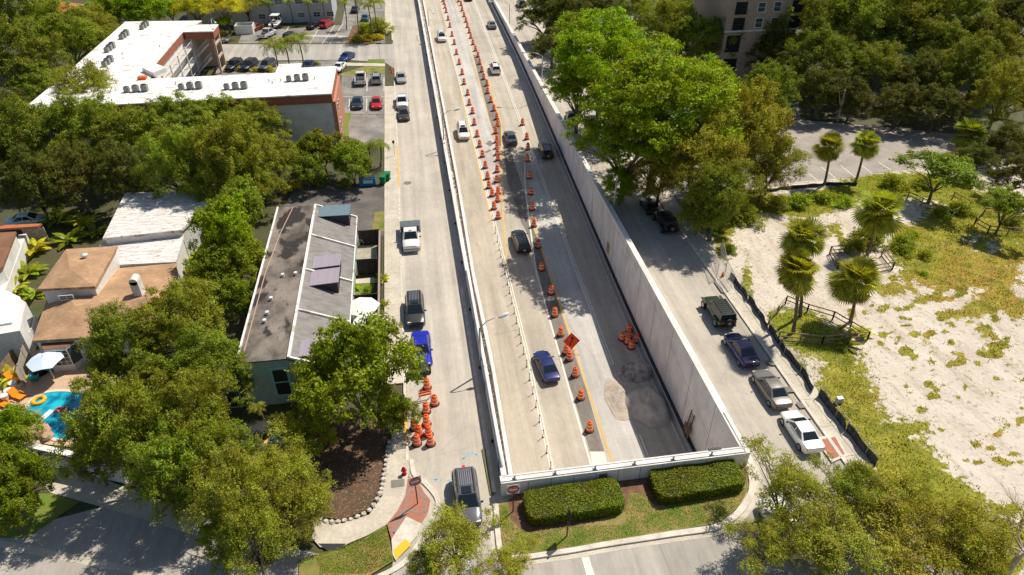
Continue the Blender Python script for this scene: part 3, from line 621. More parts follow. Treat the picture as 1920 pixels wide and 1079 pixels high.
def crown_leaves(cl, nleaf, size, asp, flat, rg, upb=.5, low=-.45):
    wgt = cl[:, 3]**2; idx = rg.choice(len(cl), nleaf, p=wgt/wgt.sum()); d = norm(rg.normal(size=(nleaf, 3)))
    d[:, 2] = np.where(d[:, 2] < low, -d[:, 2], d[:, 2]); rr = (.45+.55*rg.random((nleaf, 1))**.45)
    rr *= 1+.25*np.sin(d[:, :1]*5+idx[:, None])*np.cos(d[:, 1:2]*6+idx[:, None]*2)
    # leaves gather in sprays round each clump, so the surface is ragged rather than round
    ns = 34; sid = rg.integers(0, ns, nleaf); sd = norm(rg.normal(size=(len(cl), ns, 3))); sd[..., 2] = np.where(sd[..., 2] < low, -sd[..., 2], sd[..., 2])
    sr = rg.uniform(.5, 1.2, (len(cl), ns, 1)); sc0 = sd*sr; sp_ = sc0[idx, sid]
    dd = norm(sp_); P = cl[idx, :3]+(sp_+rg.normal(size=(nleaf, 3))*.13+dd*rg.uniform(-.28, .16, (nleaf, 1)))*cl[idx, 3:4]*np.array([1, 1, flat]); N = norm(dd*.8+np.array([0, 0, upb])+rg.normal(size=(nleaf, 3))*.6)
    return leafquads(P, N, size, asp, rg)
def tree_proto(Rr, Hz, hc, n, rmin, rmax, flat, nleaf, size, asp, seed, trunk=.32, zlow=-.25, lob=.22, limbs=10, col=None, bark=None, twig=0, upb=.5, kindname='tree'):
    rg = np.random.default_rng(seed); cl = crown_clumps(Rr, Hz, n, rmin, rmax, flat, rg, zlow, lob); cl[:, 2] += hc
    me = quadmesh('crown', crown_leaves(cl, nleaf, size, asp, flat, rg, upb), 4, LEAF)
    root = thing(kindname, 'x', 'tree'); c = mkobj('crown', me, root); b = MB(); fork = hc*rg.uniform(.3, .42)
    b.tube([(0, 0, -.2), (rg.uniform(-.1, .1), 0, fork*.5), (rg.uniform(-.25, .25), rg.uniform(-.2, .2), fork)], [trunk*1.25, trunk, trunk*.85], 9)
    far_ = cl[np.argsort(-np.hypot(cl[:, 0], cl[:, 1]))][:max(limbs*2, 4)]
    for q in far_[::2]:
        m1 = (q[0]*.3, q[1]*.3, fork+(q[2]-fork)*.45+.3); m2 = (q[0]*.68+rg.uniform(-.3, .3), q[1]*.68+rg.uniform(-.3, .3), fork+(q[2]-fork)*.8+.2)
        b.tube([(0, 0, fork-.1), m1, m2, q[:3]], [trunk*.55, trunk*.38, trunk*.2, trunk*.08], 6)
        for _ in range(twig):
            t = rg.choice(len(cl)); b.tube([m2, (m2[0]*.5+cl[t, 0]*.5, m2[1]*.5+cl[t, 1]*.5, (m2[2]+cl[t, 2])/2), tuple(cl[t, :3])], [trunk*.14, trunk*.09, trunk*.04], 5)
    b.build('trunk', bark or M_bark, root, smooth=True, world=False)
    root['_hc'] = hc; root['_R'] = Rr; return root
OAK = [tree_proto(6, 5.4, 6.6, 165, .5, 1.15, .8, 52000, .11, .5, 11+i, kindname='oak_tree', zlow=-.6, lob=.18) for i in range(5)]
AIRY = [tree_proto(5.5, 3.6, 6.0, 90, .6, 1.25, .8, 22000, .105, .45, 31+i, trunk=.2, lob=.3, limbs=16, twig=3, kindname='feathery_tree') for i in range(2)]
POIN = [tree_proto(8, 4.6, 8.2, 240, .6, 1.35, .5, 60000, .13, .5, 41+i, trunk=.38, zlow=-.35, lob=.2, limbs=18, upb=.8, kindname='umbrella_tree') for i in range(2)]
BROAD = [tree_proto(5, 4.0, 5.2, 95, .55, 1.25, .85, 24000, .14, .55, 51+i, zlow=-.5, trunk=.22, limbs=10, kindname='broadleaf_tree') for i in range(2)]
SMALL = [tree_proto(3.0, 1.6, 4.2, 75, .4, .85, .55, 15000, .10, .5, 61, trunk=.14, limbs=10, upb=.8, lob=.3, kindname='small_tree')]
def shrub_proto(seed, Rr, Hz, n, nleaf, size, flat=.8, asp=.5, name='shrub'):
    nleaf = int(nleaf*1.3)
    rg = np.random.default_rng(seed); cl = crown_clumps(Rr, Hz, n, .35*Rr, .55*Rr, flat, rg, 0, .25); cl[:, 2] += .15
    V = crown_leaves(cl, nleaf, size, asp, flat, rg); V[:, 2] = np.maximum(V[:, 2], .02)
    root = thing(name, 'x', 'shrub'); mkobj('foliage', quadmesh('foliage', V, 4, LEAF), root)
    b = MB()
    for k in range(5): a = k*1.26; b.tube([(0, 0, 0), (math.cos(a)*Rr*.4, math.sin(a)*Rr*.4, Hz*.6)], [.05, .02], 5)
    b.build('stem', M_bark, root, world=False); root['_hc'] = Hz*.5; root['_R'] = Rr; return root
SHRUB = [shrub_proto(71+i, 1.6, 1.3, 14, 2600, .10) for i in range(2)]
def blades(root_name, cat, fn, skirt_=None, partname='fronds', hc=1.0, Rr=1.0):
    root = thing(root_name, 'x', cat); V, npv = fn(); mkobj(partname, quadmesh(partname, V, npv, LEAF), root)
    if skirt_ is not None: mkobj('dead_fronds', quadmesh('dead_fronds', skirt_, 4, LEAF), root)
    root['_hc'] = hc; root['_R'] = Rr; return root
def fan_fronds(seed, n=46, Rr=1.75, skirt=True, dead=False):
    rg = np.random.default_rng(seed); out = []
    for i in range(n):
        az = rg.uniform(0, 6.283); el = math.asin(rg.uniform(-.75, .98) if i % 3 else rg.uniform(.3, .99)); L = Rr*(rg.uniform(.22, .62) if i % 3 else rg.uniform(.06, .3))
        if dead: el = -rg.uniform(.75, 1.35); L = Rr*rg.uniform(.25, .45)
        d = np.array([math.cos(az)*math.cos(el), math.sin(az)*math.cos(el), math.sin(el)]); c = d*L
        sd = norm(np.cross(d, [0, 0, 1.])+1e-6); ro = rg.uniform(-.7, .7); up = np.cross(sd, d); sd, up = sd*math.cos(ro)+up*math.sin(ro), up*math.cos(ro)-sd*math.sin(ro); fl = Rr*rg.uniform(.38, .58)
        out.append([c*0, c*.5+sd*.02, c, c*.5-sd*.02])
        for k in range(15):
            a = (k-7)/7*1.45; t = d*math.cos(a)+sd*math.sin(a); t = norm(t+up*.25*abs(math.sin(a))-np.array([0, 0, .18+.2*(el < 0)])); pw = np.cross(norm(np.cross(t, up)), t)*0+norm(np.cross(t, up))*.055
            tip = c+t*fl-np.array([0, 0, .16])*fl; mid = c+t*fl*.6
            out.append([c, mid+pw, tip, mid-pw])
    return np.array(out).reshape(-1, 3)
def pin_fronds(seed, n=17, L=2.3, droop=1.0, up0=.1):
    rg = np.random.default_rng(seed); out = []
    for i in range(n):
        az = i*2.399+rg.uniform(-.2, .2); el = rg.uniform(up0, 1.25); hd = np.array([math.cos(az), math.sin(az), 0]); p = np.zeros(3); pts = []; e = el
        for s in range(11): pts.append(p.copy()); p = p+(hd*math.cos(e)+np.array([0, 0, math.sin(e)]))*L/10; e -= .17*droop*(1+s*.06)
        sd = np.array([-hd[1], hd[0], 0])
        for s in range(1, 11):
            t = norm(pts[s]-pts[s-1]); w_ = .03; out.append([pts[s-1]+sd*w_, pts[s]+sd*w_, pts[s]-sd*w_, pts[s-1]-sd*w_])
            for sg in (-1, 1):
                for q in (.25, .75):
                    o_ = pts[s-1]*(1-q)+pts[s]*q; ll = .55*L/2.3*(math.sin(math.pi*min((s+q)/11+.12, 1))**.6+.2)*rg.uniform(.8, 1.1)
                    dr = norm(sd*sg+t*.55-np.array([0, 0, .5+.3*rg.random()])); wv = t*.05
                    out.append([o_-wv, o_+dr*ll*.6+wv*.8, o_+dr*ll, o_+dr*ll*.6-wv*.8])
    return np.array(out).reshape(-1, 3)
def ptrunk(h, r, lean=(0, 0), boots=True, bark=None):
    def f(root):
        b = MB(); n = 9; pts = [(lean[0]*(1-(i/n))**1.5, lean[1]*(1-(i/n))**1.5, -h*(1-i/n)) for i in range(n+1)]
        b.tube(pts, [r*(1.25 if i == 0 else 1.0-.15*i/n) for i in range(n+1)], 9); b.build('trunk', bark or M_pbark, root, smooth=True, world=False)
    return f
SABAL = [blades('cabbage_palm', 'palm tree', lambda: (fan_fronds(81, 72), 4), fan_fronds(83, 22, 1.7, dead=True), 'fronds'), blades('cabbage_palm', 'palm tree', lambda: (fan_fronds(82, 85, 2.0), 4), fan_fronds(84, 30, 1.9, dead=True), 'fronds')]
COCO = [blades('coconut_palm', 'palm tree', lambda: (pin_fronds(91), 4), None, 'fronds'), blades('coconut_palm', 'palm tree', lambda: (pin_fronds(92, 20, 2.9, 1.25), 4), None, 'fronds')]
TRK = {'S': [], 'C': []}
# trunks are unit height cylinders scaled per palm, so each palm keeps its own height
def unit_trunk(r, bend):
    b = MB(); n = 8; b.tube([(bend*math.sin(i/n*1.57)*.0+bend*(i/n)*(1-i/n)*2, 0, i/n) for i in range(n+1)], [r*1.3]+[r*(1-.2*i/n) for i in range(1, n+1)], 9); o = b.build('trunk', M_pbark, None, smooth=True, link=False, world=False); return o.data
UT = unit_trunk(.17, .25); UTC = unit_trunk(.13, .35)
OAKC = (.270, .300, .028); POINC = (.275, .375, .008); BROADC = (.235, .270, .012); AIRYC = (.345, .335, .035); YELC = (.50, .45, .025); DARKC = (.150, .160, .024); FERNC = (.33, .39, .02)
def base_of(u, v, z): p = G(u, v, z); return p
def put_tree(proto, u, v, rpx, label, color, group=None, hk=1.0, cat='tree', rot=None, name=None):
    """crown centre seen at (u, v), crown radius rpx on the photo"""
    s = 1.0
    for _ in range(4):
        z = proto['_hc']*s*hk; p = G(u, v, z); s = rpx*depth(p)/F/proto['_R']
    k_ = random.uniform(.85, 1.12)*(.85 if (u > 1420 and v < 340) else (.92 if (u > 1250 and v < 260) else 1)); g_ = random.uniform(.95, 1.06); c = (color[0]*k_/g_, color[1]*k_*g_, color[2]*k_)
    zb = 0 if not (p[0] > TL and p[0] < 24) else 0
    return stamp(proto, label, cat, (p[0], p[1], zb), random.uniform(0, 6.28) if rot is None else rot, group, (s, s, s*hk), c)
def put_palm(protos, u, v, h, sc_, label, color, ut, bu=None, bv=None, group=None):
    top = G(u, v, h); base = G(bu, bv, 0) if bu else np.array([top[0]+random.uniform(-.3, .3), top[1], 0])
    if bu:   # keep the base where it is seen, let the trunk lean to the crown
        hh = min(np.arange(2, 14, .1), key=lambda a: abs(G(u, v, a)[1]-base[1])); top = G(u, v, hh)
    rec = random.choice(protos); r = stamp(rec, label, 'palm tree', top, random.uniform(0, 6.28), group, sc_, color)
    frs = kids(r); az_ = random.uniform(0, 6.28)
    r.location = [float(a) for a in base]; d = Vector([float(a) for a in (top-base)]); r.rotation_euler = (0, 0, 0); r.scale = (1, 1, 1)
    for fr in frs: fr.location = d; fr.scale = (sc_,)*3; fr.rotation_euler = (0, 0, az_); fr.color = (.26, .17, .07, 1) if fr.name.startswith('dead') else (*[x*random.uniform(.92, 1.06) for x in color], 1)
    t = bpy.data.objects.new('trunk', ut); C.objects.link(t); t.parent = r; L_ = d.length
    t.rotation_euler = Vector((0, 0, 1)).rotation_difference(d.normalized()).to_euler(); t.scale = (1, 1, L_); return r
# --- trees: (prototype list, u, v, r, colour, label) ---
T = [
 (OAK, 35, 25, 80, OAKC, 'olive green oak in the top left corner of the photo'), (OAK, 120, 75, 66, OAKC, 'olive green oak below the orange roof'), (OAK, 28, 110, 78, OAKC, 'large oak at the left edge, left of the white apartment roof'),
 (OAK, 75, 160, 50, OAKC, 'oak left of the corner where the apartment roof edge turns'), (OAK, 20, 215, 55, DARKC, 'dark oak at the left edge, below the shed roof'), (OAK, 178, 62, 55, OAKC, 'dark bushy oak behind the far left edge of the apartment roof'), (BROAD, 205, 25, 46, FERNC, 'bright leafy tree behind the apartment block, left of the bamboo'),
 (BROAD, 262, 22, 50, POINC, 'bright green tree right behind the top of the apartment roof'), (BROAD, 82, 12, 32, YELC, 'yellowish palm-like tree beside the orange roof'), (BROAD, 318, 14, 34, POINC, 'light green tree behind the air conditioners at the roof top'),
 (AIRY, 365, 14, 42, YELC, 'yellow green bamboo clump left of the white bin enclosure'), (AIRY, 420, 12, 46, YELC, 'yellow green bamboo clump over the white bin enclosure'), (AIRY, 460, 6, 36, YELC, 'yellow green bamboo clump at the left end of the grey apartments'), (SMALL, 418, 42, 17, POINC, 'small round tree beside the tall lamp of the side street'),
 (AIRY, 165, 172, 72, OAKC, 'sparse oak with pale branches spreading over the front corner of the white roof'), (AIRY, 265, 190, 52, OAKC, 'thin treetop over the air conditioners near the orange box on the roof'), (OAK, 60, 262, 72, OAKC, 'oak in front of the dark corner of the apartment block'), (OAK, 155, 250, 78, OAKC, 'large oak in front of the left half of the apartment front'),
 (OAK, 245, 262, 72, OAKC, 'broad oak in the middle of the row before the apartment front'), (OAK, 330, 235, 62, OAKC, 'oak just below the second set of rooftop air conditioners'), (OAK, 405, 232, 60, OAKC, 'oak whose top touches the apartment roof edge near the yellow sprig'), (OAK, 478, 238, 54, OAKC, 'dense dark oak hiding the right part of the apartment wall'),
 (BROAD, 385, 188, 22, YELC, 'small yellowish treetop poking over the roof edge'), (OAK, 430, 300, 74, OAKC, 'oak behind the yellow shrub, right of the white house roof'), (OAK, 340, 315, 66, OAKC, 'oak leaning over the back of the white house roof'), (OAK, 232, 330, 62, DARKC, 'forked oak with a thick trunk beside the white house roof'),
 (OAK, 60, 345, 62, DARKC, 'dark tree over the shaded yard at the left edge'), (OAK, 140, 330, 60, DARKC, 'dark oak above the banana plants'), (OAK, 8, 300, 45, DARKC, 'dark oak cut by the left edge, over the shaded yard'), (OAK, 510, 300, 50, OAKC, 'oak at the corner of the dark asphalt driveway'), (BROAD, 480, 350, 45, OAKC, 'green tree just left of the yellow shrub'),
 (BROAD, 605, 285, 48, BROADC, 'bright green tree against the apartment wall, left of the parking lot'), (BROAD, 660, 305, 44, BROADC, 'bright leafy tree over the blue dumpster'), (BROAD, 575, 318, 38, BROADC, 'dense hedge tree in front of the apartment wall at the driveway'),
 (BROAD, 425, 440, 62, POINC, 'green tree right of the white house roof'), (BROAD, 470, 500, 50, BROADC, 'bright tree beside the flat dark roof of the teal building'), (BROAD, 400, 510, 50, BROADC, 'green tree over the shaded end of the shingle roof'), (BROAD, 450, 560, 45, BROADC, 'green tree by the left wall of the teal building'), (BROAD, 455, 385, 45, OAKC, 'olive tree between the white roof and the teal building'),
 (OAK, 340, 610, 88, OAKC, 'large oak covering the right part of the shingle roof'), (OAK, 235, 650, 78, OAKC, 'large oak in front of the bay window wall'), (OAK, 385, 690, 78, OAKC, 'oak beside the left wall of the teal building, above the parking'), (OAK, 208, 712, 48, OAKC, 'oak reaching over the pool'), (OAK, 225, 810, 92, OAKC, 'wide oak between the pool and the black iron gate'),
 (OAK, 350, 790, 88, OAKC, 'wide oak left of the covered car'), (OAK, 320, 880, 78, OAKC, 'oak overhanging the shaded driveway apron'), (OAK, 290, 730, 55, OAKC, 'oak around the white canopy glimpsed through its leaves'),
 (BROAD, 22, 815, 46, POINC, 'bright tree beside the pool rocks at the left edge'), (BROAD, 30, 900, 56, BROADC, 'light green tree at the left edge over the dark lawn'), (BROAD, 15, 955, 48, BROADC, 'bushy tree low at the left edge by the street'),
 (AIRY, 450, 930, 95, AIRYC, 'feathery tree with pale twigs above the near street'), (AIRY, 530, 895, 88, AIRYC, 'feathery tree between the parked cars and the leaf bed'), (AIRY, 470, 1010, 82, AIRYC, 'feathery tree drooping over the near street at the bottom'), (BROAD, 580, 810, 52, FERNC, 'light green tree over the blue grey car'), (AIRY, 575, 950, 66, AIRYC, 'feathery tree shading the left part of the leaf bed'),
 (BROAD, 668, 705, 112, BROADC, 'large round tree in front of the teal building, beside the blue car'), (BROAD, 735, 775, 46, BROADC, 'lower tree by the group of drums on the left street'), (BROAD, 600, 740, 55, BROADC, 'dark tree against the window of the teal building'),
 (AIRY, 855, 1020, 82, AIRYC, 'feathery tree over the bonnet of the grey car at the bottom'), (AIRY, 950, 1062, 55, AIRYC, 'feathery treetop at the bottom edge beside the island lawn'), (AIRY, 800, 1062, 50, AIRYC, 'feathery treetop at the bottom edge beside the yellow tactile plate'),
 (AIRY, 1480, 930, 92, AIRYC, 'sparse tree whose branches hang over the white car'), (AIRY, 1640, 945, 108, AIRYC, 'feathery tree over the end of the black screen fence'), (AIRY, 1440, 1020, 70, AIRYC, 'sparse tree over the white van at the bottom'), (AIRY, 1560, 1030, 105, AIRYC, 'feathery tree in the middle of the lower right grove'),
 (AIRY, 1720, 1040, 110, AIRYC, 'feathery tree left of the bare branches at the bottom right'), (AIRY, 1600, 920, 75, OAKC, 'olive treetop at the upper edge of the lower right grove'),
 (POIN, 1130, 105, 118, POINC, 'bright green spreading tree nearest the trench wall'), (POIN, 1240, 185, 150, POINC, 'widest bright green spreading tree over the parked red car'), (POIN, 1175, 265, 100, POINC, 'bright green spreading tree reaching over the right street lamp'), (OAK, 1240, 318, 60, AIRYC, 'grey green oak leaning over the right street above the black cars'), (OAK, 1165, 345, 40, POINC, 'low bright green bough beside the trench wall street lamp'), (OAK, 1312, 395, 40, OAKC, 'bushy low oak at the pavement by the two black cars'),
 (AIRY, 1800, 1000, 95, AIRYC, 'feathery tree just left of the bare branches, by the sand edge'), (AIRY, 1700, 930, 60, AIRYC, 'small feathery treetop beyond the end of the black screen fence'), (AIRY, 1840, 1075, 70, AIRYC, 'feathery treetop at the bottom edge below the bare branches'),
 (AIRY, 1432, 335, 48, AIRYC, 'thin grey green tree at the left end of the pale parking lot'),
 (OAK, 395, 335, 54, OAKC, 'oak overhanging the back right corner of the white house roof'),
 (OAK, 405, 865, 70, OAKC, 'added shade oak between the driveway apron and the covered car'), (OAK, 175, 860, 44, OAKC, 'added shade oak beside the black iron gate of the pool wall'), (OAK, 420, 1010, 50, OAKC, 'low oak over the near street, beneath the feathery tree'),  # first two oaks are added, to deepen the shade over the street
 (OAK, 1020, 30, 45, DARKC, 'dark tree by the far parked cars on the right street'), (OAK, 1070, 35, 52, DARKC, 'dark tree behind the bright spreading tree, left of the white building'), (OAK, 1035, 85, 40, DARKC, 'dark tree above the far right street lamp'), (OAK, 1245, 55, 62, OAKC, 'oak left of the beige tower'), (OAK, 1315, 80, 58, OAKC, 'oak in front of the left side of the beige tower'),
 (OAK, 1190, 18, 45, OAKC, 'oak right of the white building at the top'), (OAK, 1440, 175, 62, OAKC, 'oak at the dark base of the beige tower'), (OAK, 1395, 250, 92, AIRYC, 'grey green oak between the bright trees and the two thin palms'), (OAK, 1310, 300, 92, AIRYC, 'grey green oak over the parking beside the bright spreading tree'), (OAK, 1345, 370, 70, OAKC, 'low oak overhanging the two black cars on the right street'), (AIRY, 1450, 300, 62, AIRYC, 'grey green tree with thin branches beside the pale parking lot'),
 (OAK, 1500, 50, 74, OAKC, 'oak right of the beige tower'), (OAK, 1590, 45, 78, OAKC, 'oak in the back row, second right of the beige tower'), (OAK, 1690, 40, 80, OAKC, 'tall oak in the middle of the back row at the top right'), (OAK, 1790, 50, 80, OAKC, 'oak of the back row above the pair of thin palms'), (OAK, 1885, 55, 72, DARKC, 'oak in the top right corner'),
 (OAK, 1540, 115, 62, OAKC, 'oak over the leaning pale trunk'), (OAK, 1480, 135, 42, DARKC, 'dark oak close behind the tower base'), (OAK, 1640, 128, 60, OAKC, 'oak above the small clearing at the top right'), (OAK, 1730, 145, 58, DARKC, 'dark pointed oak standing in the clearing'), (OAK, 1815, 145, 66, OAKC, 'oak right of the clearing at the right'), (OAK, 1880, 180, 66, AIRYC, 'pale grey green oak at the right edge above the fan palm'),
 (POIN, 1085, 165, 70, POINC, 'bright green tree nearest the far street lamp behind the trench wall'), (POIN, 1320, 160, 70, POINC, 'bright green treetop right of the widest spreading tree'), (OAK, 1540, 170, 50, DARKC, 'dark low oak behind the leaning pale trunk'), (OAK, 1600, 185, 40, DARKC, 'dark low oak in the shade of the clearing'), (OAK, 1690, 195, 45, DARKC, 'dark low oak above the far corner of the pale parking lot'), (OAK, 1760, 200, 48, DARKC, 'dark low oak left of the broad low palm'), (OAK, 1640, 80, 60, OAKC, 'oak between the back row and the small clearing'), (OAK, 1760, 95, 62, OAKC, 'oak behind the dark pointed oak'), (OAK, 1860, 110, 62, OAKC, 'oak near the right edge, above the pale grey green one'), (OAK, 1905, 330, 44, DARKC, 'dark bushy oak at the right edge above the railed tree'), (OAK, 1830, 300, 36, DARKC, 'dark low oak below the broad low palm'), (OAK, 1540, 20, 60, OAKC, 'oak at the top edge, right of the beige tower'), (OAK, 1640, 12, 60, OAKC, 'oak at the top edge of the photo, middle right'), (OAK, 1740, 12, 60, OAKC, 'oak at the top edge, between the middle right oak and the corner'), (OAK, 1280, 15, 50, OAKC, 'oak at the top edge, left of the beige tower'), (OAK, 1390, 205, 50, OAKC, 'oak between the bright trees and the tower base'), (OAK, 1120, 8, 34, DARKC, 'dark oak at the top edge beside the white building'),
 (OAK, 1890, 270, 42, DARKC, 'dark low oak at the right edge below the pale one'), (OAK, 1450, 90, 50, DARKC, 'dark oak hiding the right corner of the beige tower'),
]
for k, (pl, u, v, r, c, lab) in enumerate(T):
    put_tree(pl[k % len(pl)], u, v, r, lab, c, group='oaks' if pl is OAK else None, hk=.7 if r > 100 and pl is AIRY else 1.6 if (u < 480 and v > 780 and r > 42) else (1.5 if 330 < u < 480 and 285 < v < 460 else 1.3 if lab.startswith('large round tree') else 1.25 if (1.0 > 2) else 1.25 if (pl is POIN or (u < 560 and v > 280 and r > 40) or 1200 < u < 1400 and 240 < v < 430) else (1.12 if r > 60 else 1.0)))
put_tree(SMALL[0], 1765, 318, 62, 'spreading small tree above the weathered rail pen at the right', (.27, .34, .02), hk=.85)
put_tree(SMALL[0], 1892, 385, 48, 'small tree at the right edge inside the rail fence', (.27, .34, .02))
# palms
for (u, v, s, bu, bv, l) in ((1557, 274, .95, 1545, 350, 'thin cabbage palm beside the pale parking lot, left of the pair'), (1622, 270, 1.05, 1603, 346, 'thin cabbage palm beside the pale parking lot, right of the pair'), (1648, 395, 1.45, 1625, 480, 'tallest shaggy cabbage palm with a pale trunk'),
        (1505, 445, 1.1, 1500, 597, 'cabbage palm behind the other one inside the grassy rail pen'), (1497, 508, 1.15, 1487, 627, 'front cabbage palm inside the grassy rail pen'), (1607, 524, 1.12, 1594, 606, 'cabbage palm outside the corner of the grassy rail pen')):
    put_palm(SABAL, u, v, 6, s*1.2, l, (.33, .345, .035), UT, bu, bv, 'cabbage palms')
put_palm(SABAL, 1820, 252, 3.4, 1.5, 'broad low cabbage palm at the right, before the dark grove', (.23, .28, .03), UT, None, None, 'cabbage palms')
for (u, v, h, s, l) in ((513, 86, 6.8, 1.35, 'coconut palm behind the apartment roof, leftmost of three'), (533, 78, 7.0, 1.3, 'coconut palm behind the apartment roof, middle of three'), (559, 74, 7.0, 1.35, 'coconut palm behind the apartment roof, rightmost of three'),
        (700, 4, 8, 1.5, 'tall coconut palm in the planting island nearest the left street'), (664, -8, 8.5, 1.3, 'tall coconut palm in the planting island by the teal car'), (645, 5, 6, .9, 'coconut palm at the right corner of the grey apartments'), (690, 12, 6.5, .9, 'lower coconut palm crown hanging beside the planting island'),
        (712, 270, 3.5, .8, 'small palm at the lower end of the parking lot beside the pavement'), (690, 276, 3.0, .7, 'small palm above the blue dumpster'), (30, 240, 4, 1.2, 'large pale fronded palm beside the shed roof at the left edge'), (25, 800, 3.5, 1.0, 'palm leaning over the pool rocks'), (481, 765, 2.0, .45, 'small palm against the front wall of the teal building')):
    put_palm(COCO, u, v, h, s, l, (.27, .31, .03), UTC)
for i, u in enumerate((500, 540, 575, 604)):
    put_palm(COCO, u, 3, 5.2, .8, 'slender palm along the grey apartment wall, %s from the left' % ordinal(i+1), (.25, .31, .03), UTC, group='palms along the grey apartments')
# big-leaved plants
def paddle(seed, n=16):
    rg = np.random.default_rng(seed); out = []
    for i in range(n):
        az = rg.uniform(0, 6.28); el = rg.uniform(.5, 1.3); L_ = rg.uniform(1.4, 2.4); hd = np.array([math.cos(az), math.sin(az), 0]); sd = np.array([-hd[1], hd[0], 0]); p = np.zeros(3); e = el; w_ = [.03, .03, .28, .36, .34, .22, .05]
        for s in range(6):
            q = p+(hd*math.cos(e)+np.array([0, 0, math.sin(e)]))*L_/6; e -= .22; fold = np.array([0, 0, -.06])
            out += [[p, p+sd*w_[s]+fold, q+sd*w_[s+1]+fold, q], [p, q, q-sd*w_[s+1]+fold, p-sd*w_[s]+fold]]; p = q
    return np.array(out).reshape(-1, 3)
PAD = [blades('banana_plant', 'plant', lambda: (paddle(101), 4), None, 'leaves', 1.0, 1.8), blades('banana_plant', 'plant', lambda: (paddle(102, 22), 4), None, 'leaves', 1.0, 1.8)]
for i, (u, v, r, c, l) in enumerate(((105, 400, 34, BROADC, 'large banana plant left of the white house roof'), (150, 410, 30, YELC, 'yellow leaved banana plant by the white house fence'), (125, 440, 32, BROADC, 'banana plant above the tan roof ridge'), (60, 460, 32, YELC, 'bright yellow green banana plant right of the brown roof'), (45, 500, 34, BROADC, 'banana plant left of the tan upper roof'), (20, 535, 28, YELC, 'yellow leaved plant by the white house at the left edge'),
        (60, 545, 26, BROADC, 'banana plant at the left corner of the tan lower roof'), (175, 430, 24, BROADC, 'banana plant at the corner of the white lower roof'), (350, 500, 36, BROADC, 'banana plant right of the white lower roof'), (390, 530, 34, BROADC, 'banana plant over the shaded roof end'), (370, 470, 30, BROADC, 'upright banana plant before the white roof'), (8, 640, 20, YELC, 'yellowish plant behind the slatted fence'),
        (20, 700, 30, YELC, 'yellow green plant beside the orange pool chairs'), (715, 520, 16, FERNC, 'banana plant in the fenced garden of the teal building'), (664, 535, 14, FERNC, 'leafy plant against the wall in the fenced garden'), (1615, 620, 24, YELC, 'yellowing leafy plant at the corner of the rail pen'), (1590, 640, 26, BROADC, 'dark leafy plant at the foot of the outer palm'))):
    put_tree(PAD[i % 2], u, v, r, l, c, cat='plant')
SH = ((545, 350, 14, YELC, 'yellow leaved shrub at the driveway corner'), (706, 52, 24, FERNC, 'green shrub in the planting island'), (688, 56, 18, FERNC, 'green shrub at the left of the planting island'), (672, 74, 12, YELC, 'yellow green shrub at the left tip of the planting island'), (686, 72, 12, YELC, 'yellow green shrub in the front of the planting island'), (698, 73, 11, YELC, 'yellow green shrub in the middle front of the planting island'), (712, 71, 9, YELC, 'yellow shrub at the right tip of the planting island'),
      (415, 66, 9, YELC, 'round clipped shrub beside the bin enclosure'), (428, 131, 8, YELC, 'low shrub before the leftmost parked car'), (450, 131, 8, YELC, 'low shrub between two dark parked cars'), (480, 131, 8, YELC, 'low shrub before the row of parked cars'), (505, 131, 9, YELC, 'low shrub before the grey parked car'), (596, 120, 6, FERNC, 'small shrub behind the apartment roof beside the navy car'),
      (1630, 445, 30, BROADC, 'dark shrub around the foot of the tallest palm'), (1600, 460, 24, BROADC, 'dark shrub beside the tilted rail pen'), (1695, 455, 24, FERNC, 'bright shrub right of the tallest palm'), (1690, 470, 18, FERNC, 'bright low shrub below the tallest palm'), (1735, 480, 15, FERNC, 'bright round shrub in the dry grass'), (1710, 440, 13, FERNC, 'small bright shrub near the rail pen'), (1805, 395, 22, FERNC, 'green shrub between the two rail fences'), (1545, 370, 22, FERNC, 'green shrub below the left thin palm'), (1500, 380, 24, FERNC, 'green shrub along the black ground fence'), (1580, 378, 20, FERNC, 'green shrub below the right thin palm'),
      (1460, 385, 22, OAKC, 'olive shrub at the left end of the black ground fence'), (1680, 345, 26, FERNC, 'green shrub beside the end of the pale parking lot'), (1735, 345, 22, FERNC, 'green shrub beneath the small spreading tree'), (1400, 410, 26, OAKC, 'shrub at the edge of the sand under the low oak'), (1345, 425, 22, OAKC, 'shrub by the mesh fence under the low oak'), (1310, 400, 20, OAKC, 'shrub by the street beside the black cars'), (1370, 470, 14, FERNC, 'small shrub behind the open mesh gate'), (1730, 515, 10, FERNC, 'tiny bright shrub in the brown grass'),
      (690, 545, 12, FERNC, 'small shrub beside the white parasols'), (716, 570, 12, FERNC, 'yellow green shrub by the dark fence behind the parasols'), (645, 345, 14, OAKC, 'dark shrub behind the dumpster'), (600, 340, 18, OAKC, 'dark hedge shrub along the driveway'), (520, 790, 20, DARKC, 'dark shrub at the foot of the teal building wall'), (495, 1040, 26, DARKC, 'dark shrub under the feathery tree at the bottom'), (1900, 420, 20, OAKC, 'shrub inside the right rail fence'), (1760, 400, 18, OAKC, 'shrub in the weathered rail pen'))
for i, (u, v, r, c, l) in enumerate(SH): put_tree(SHRUB[i % 2], u, v, r, l, c, cat='shrub')
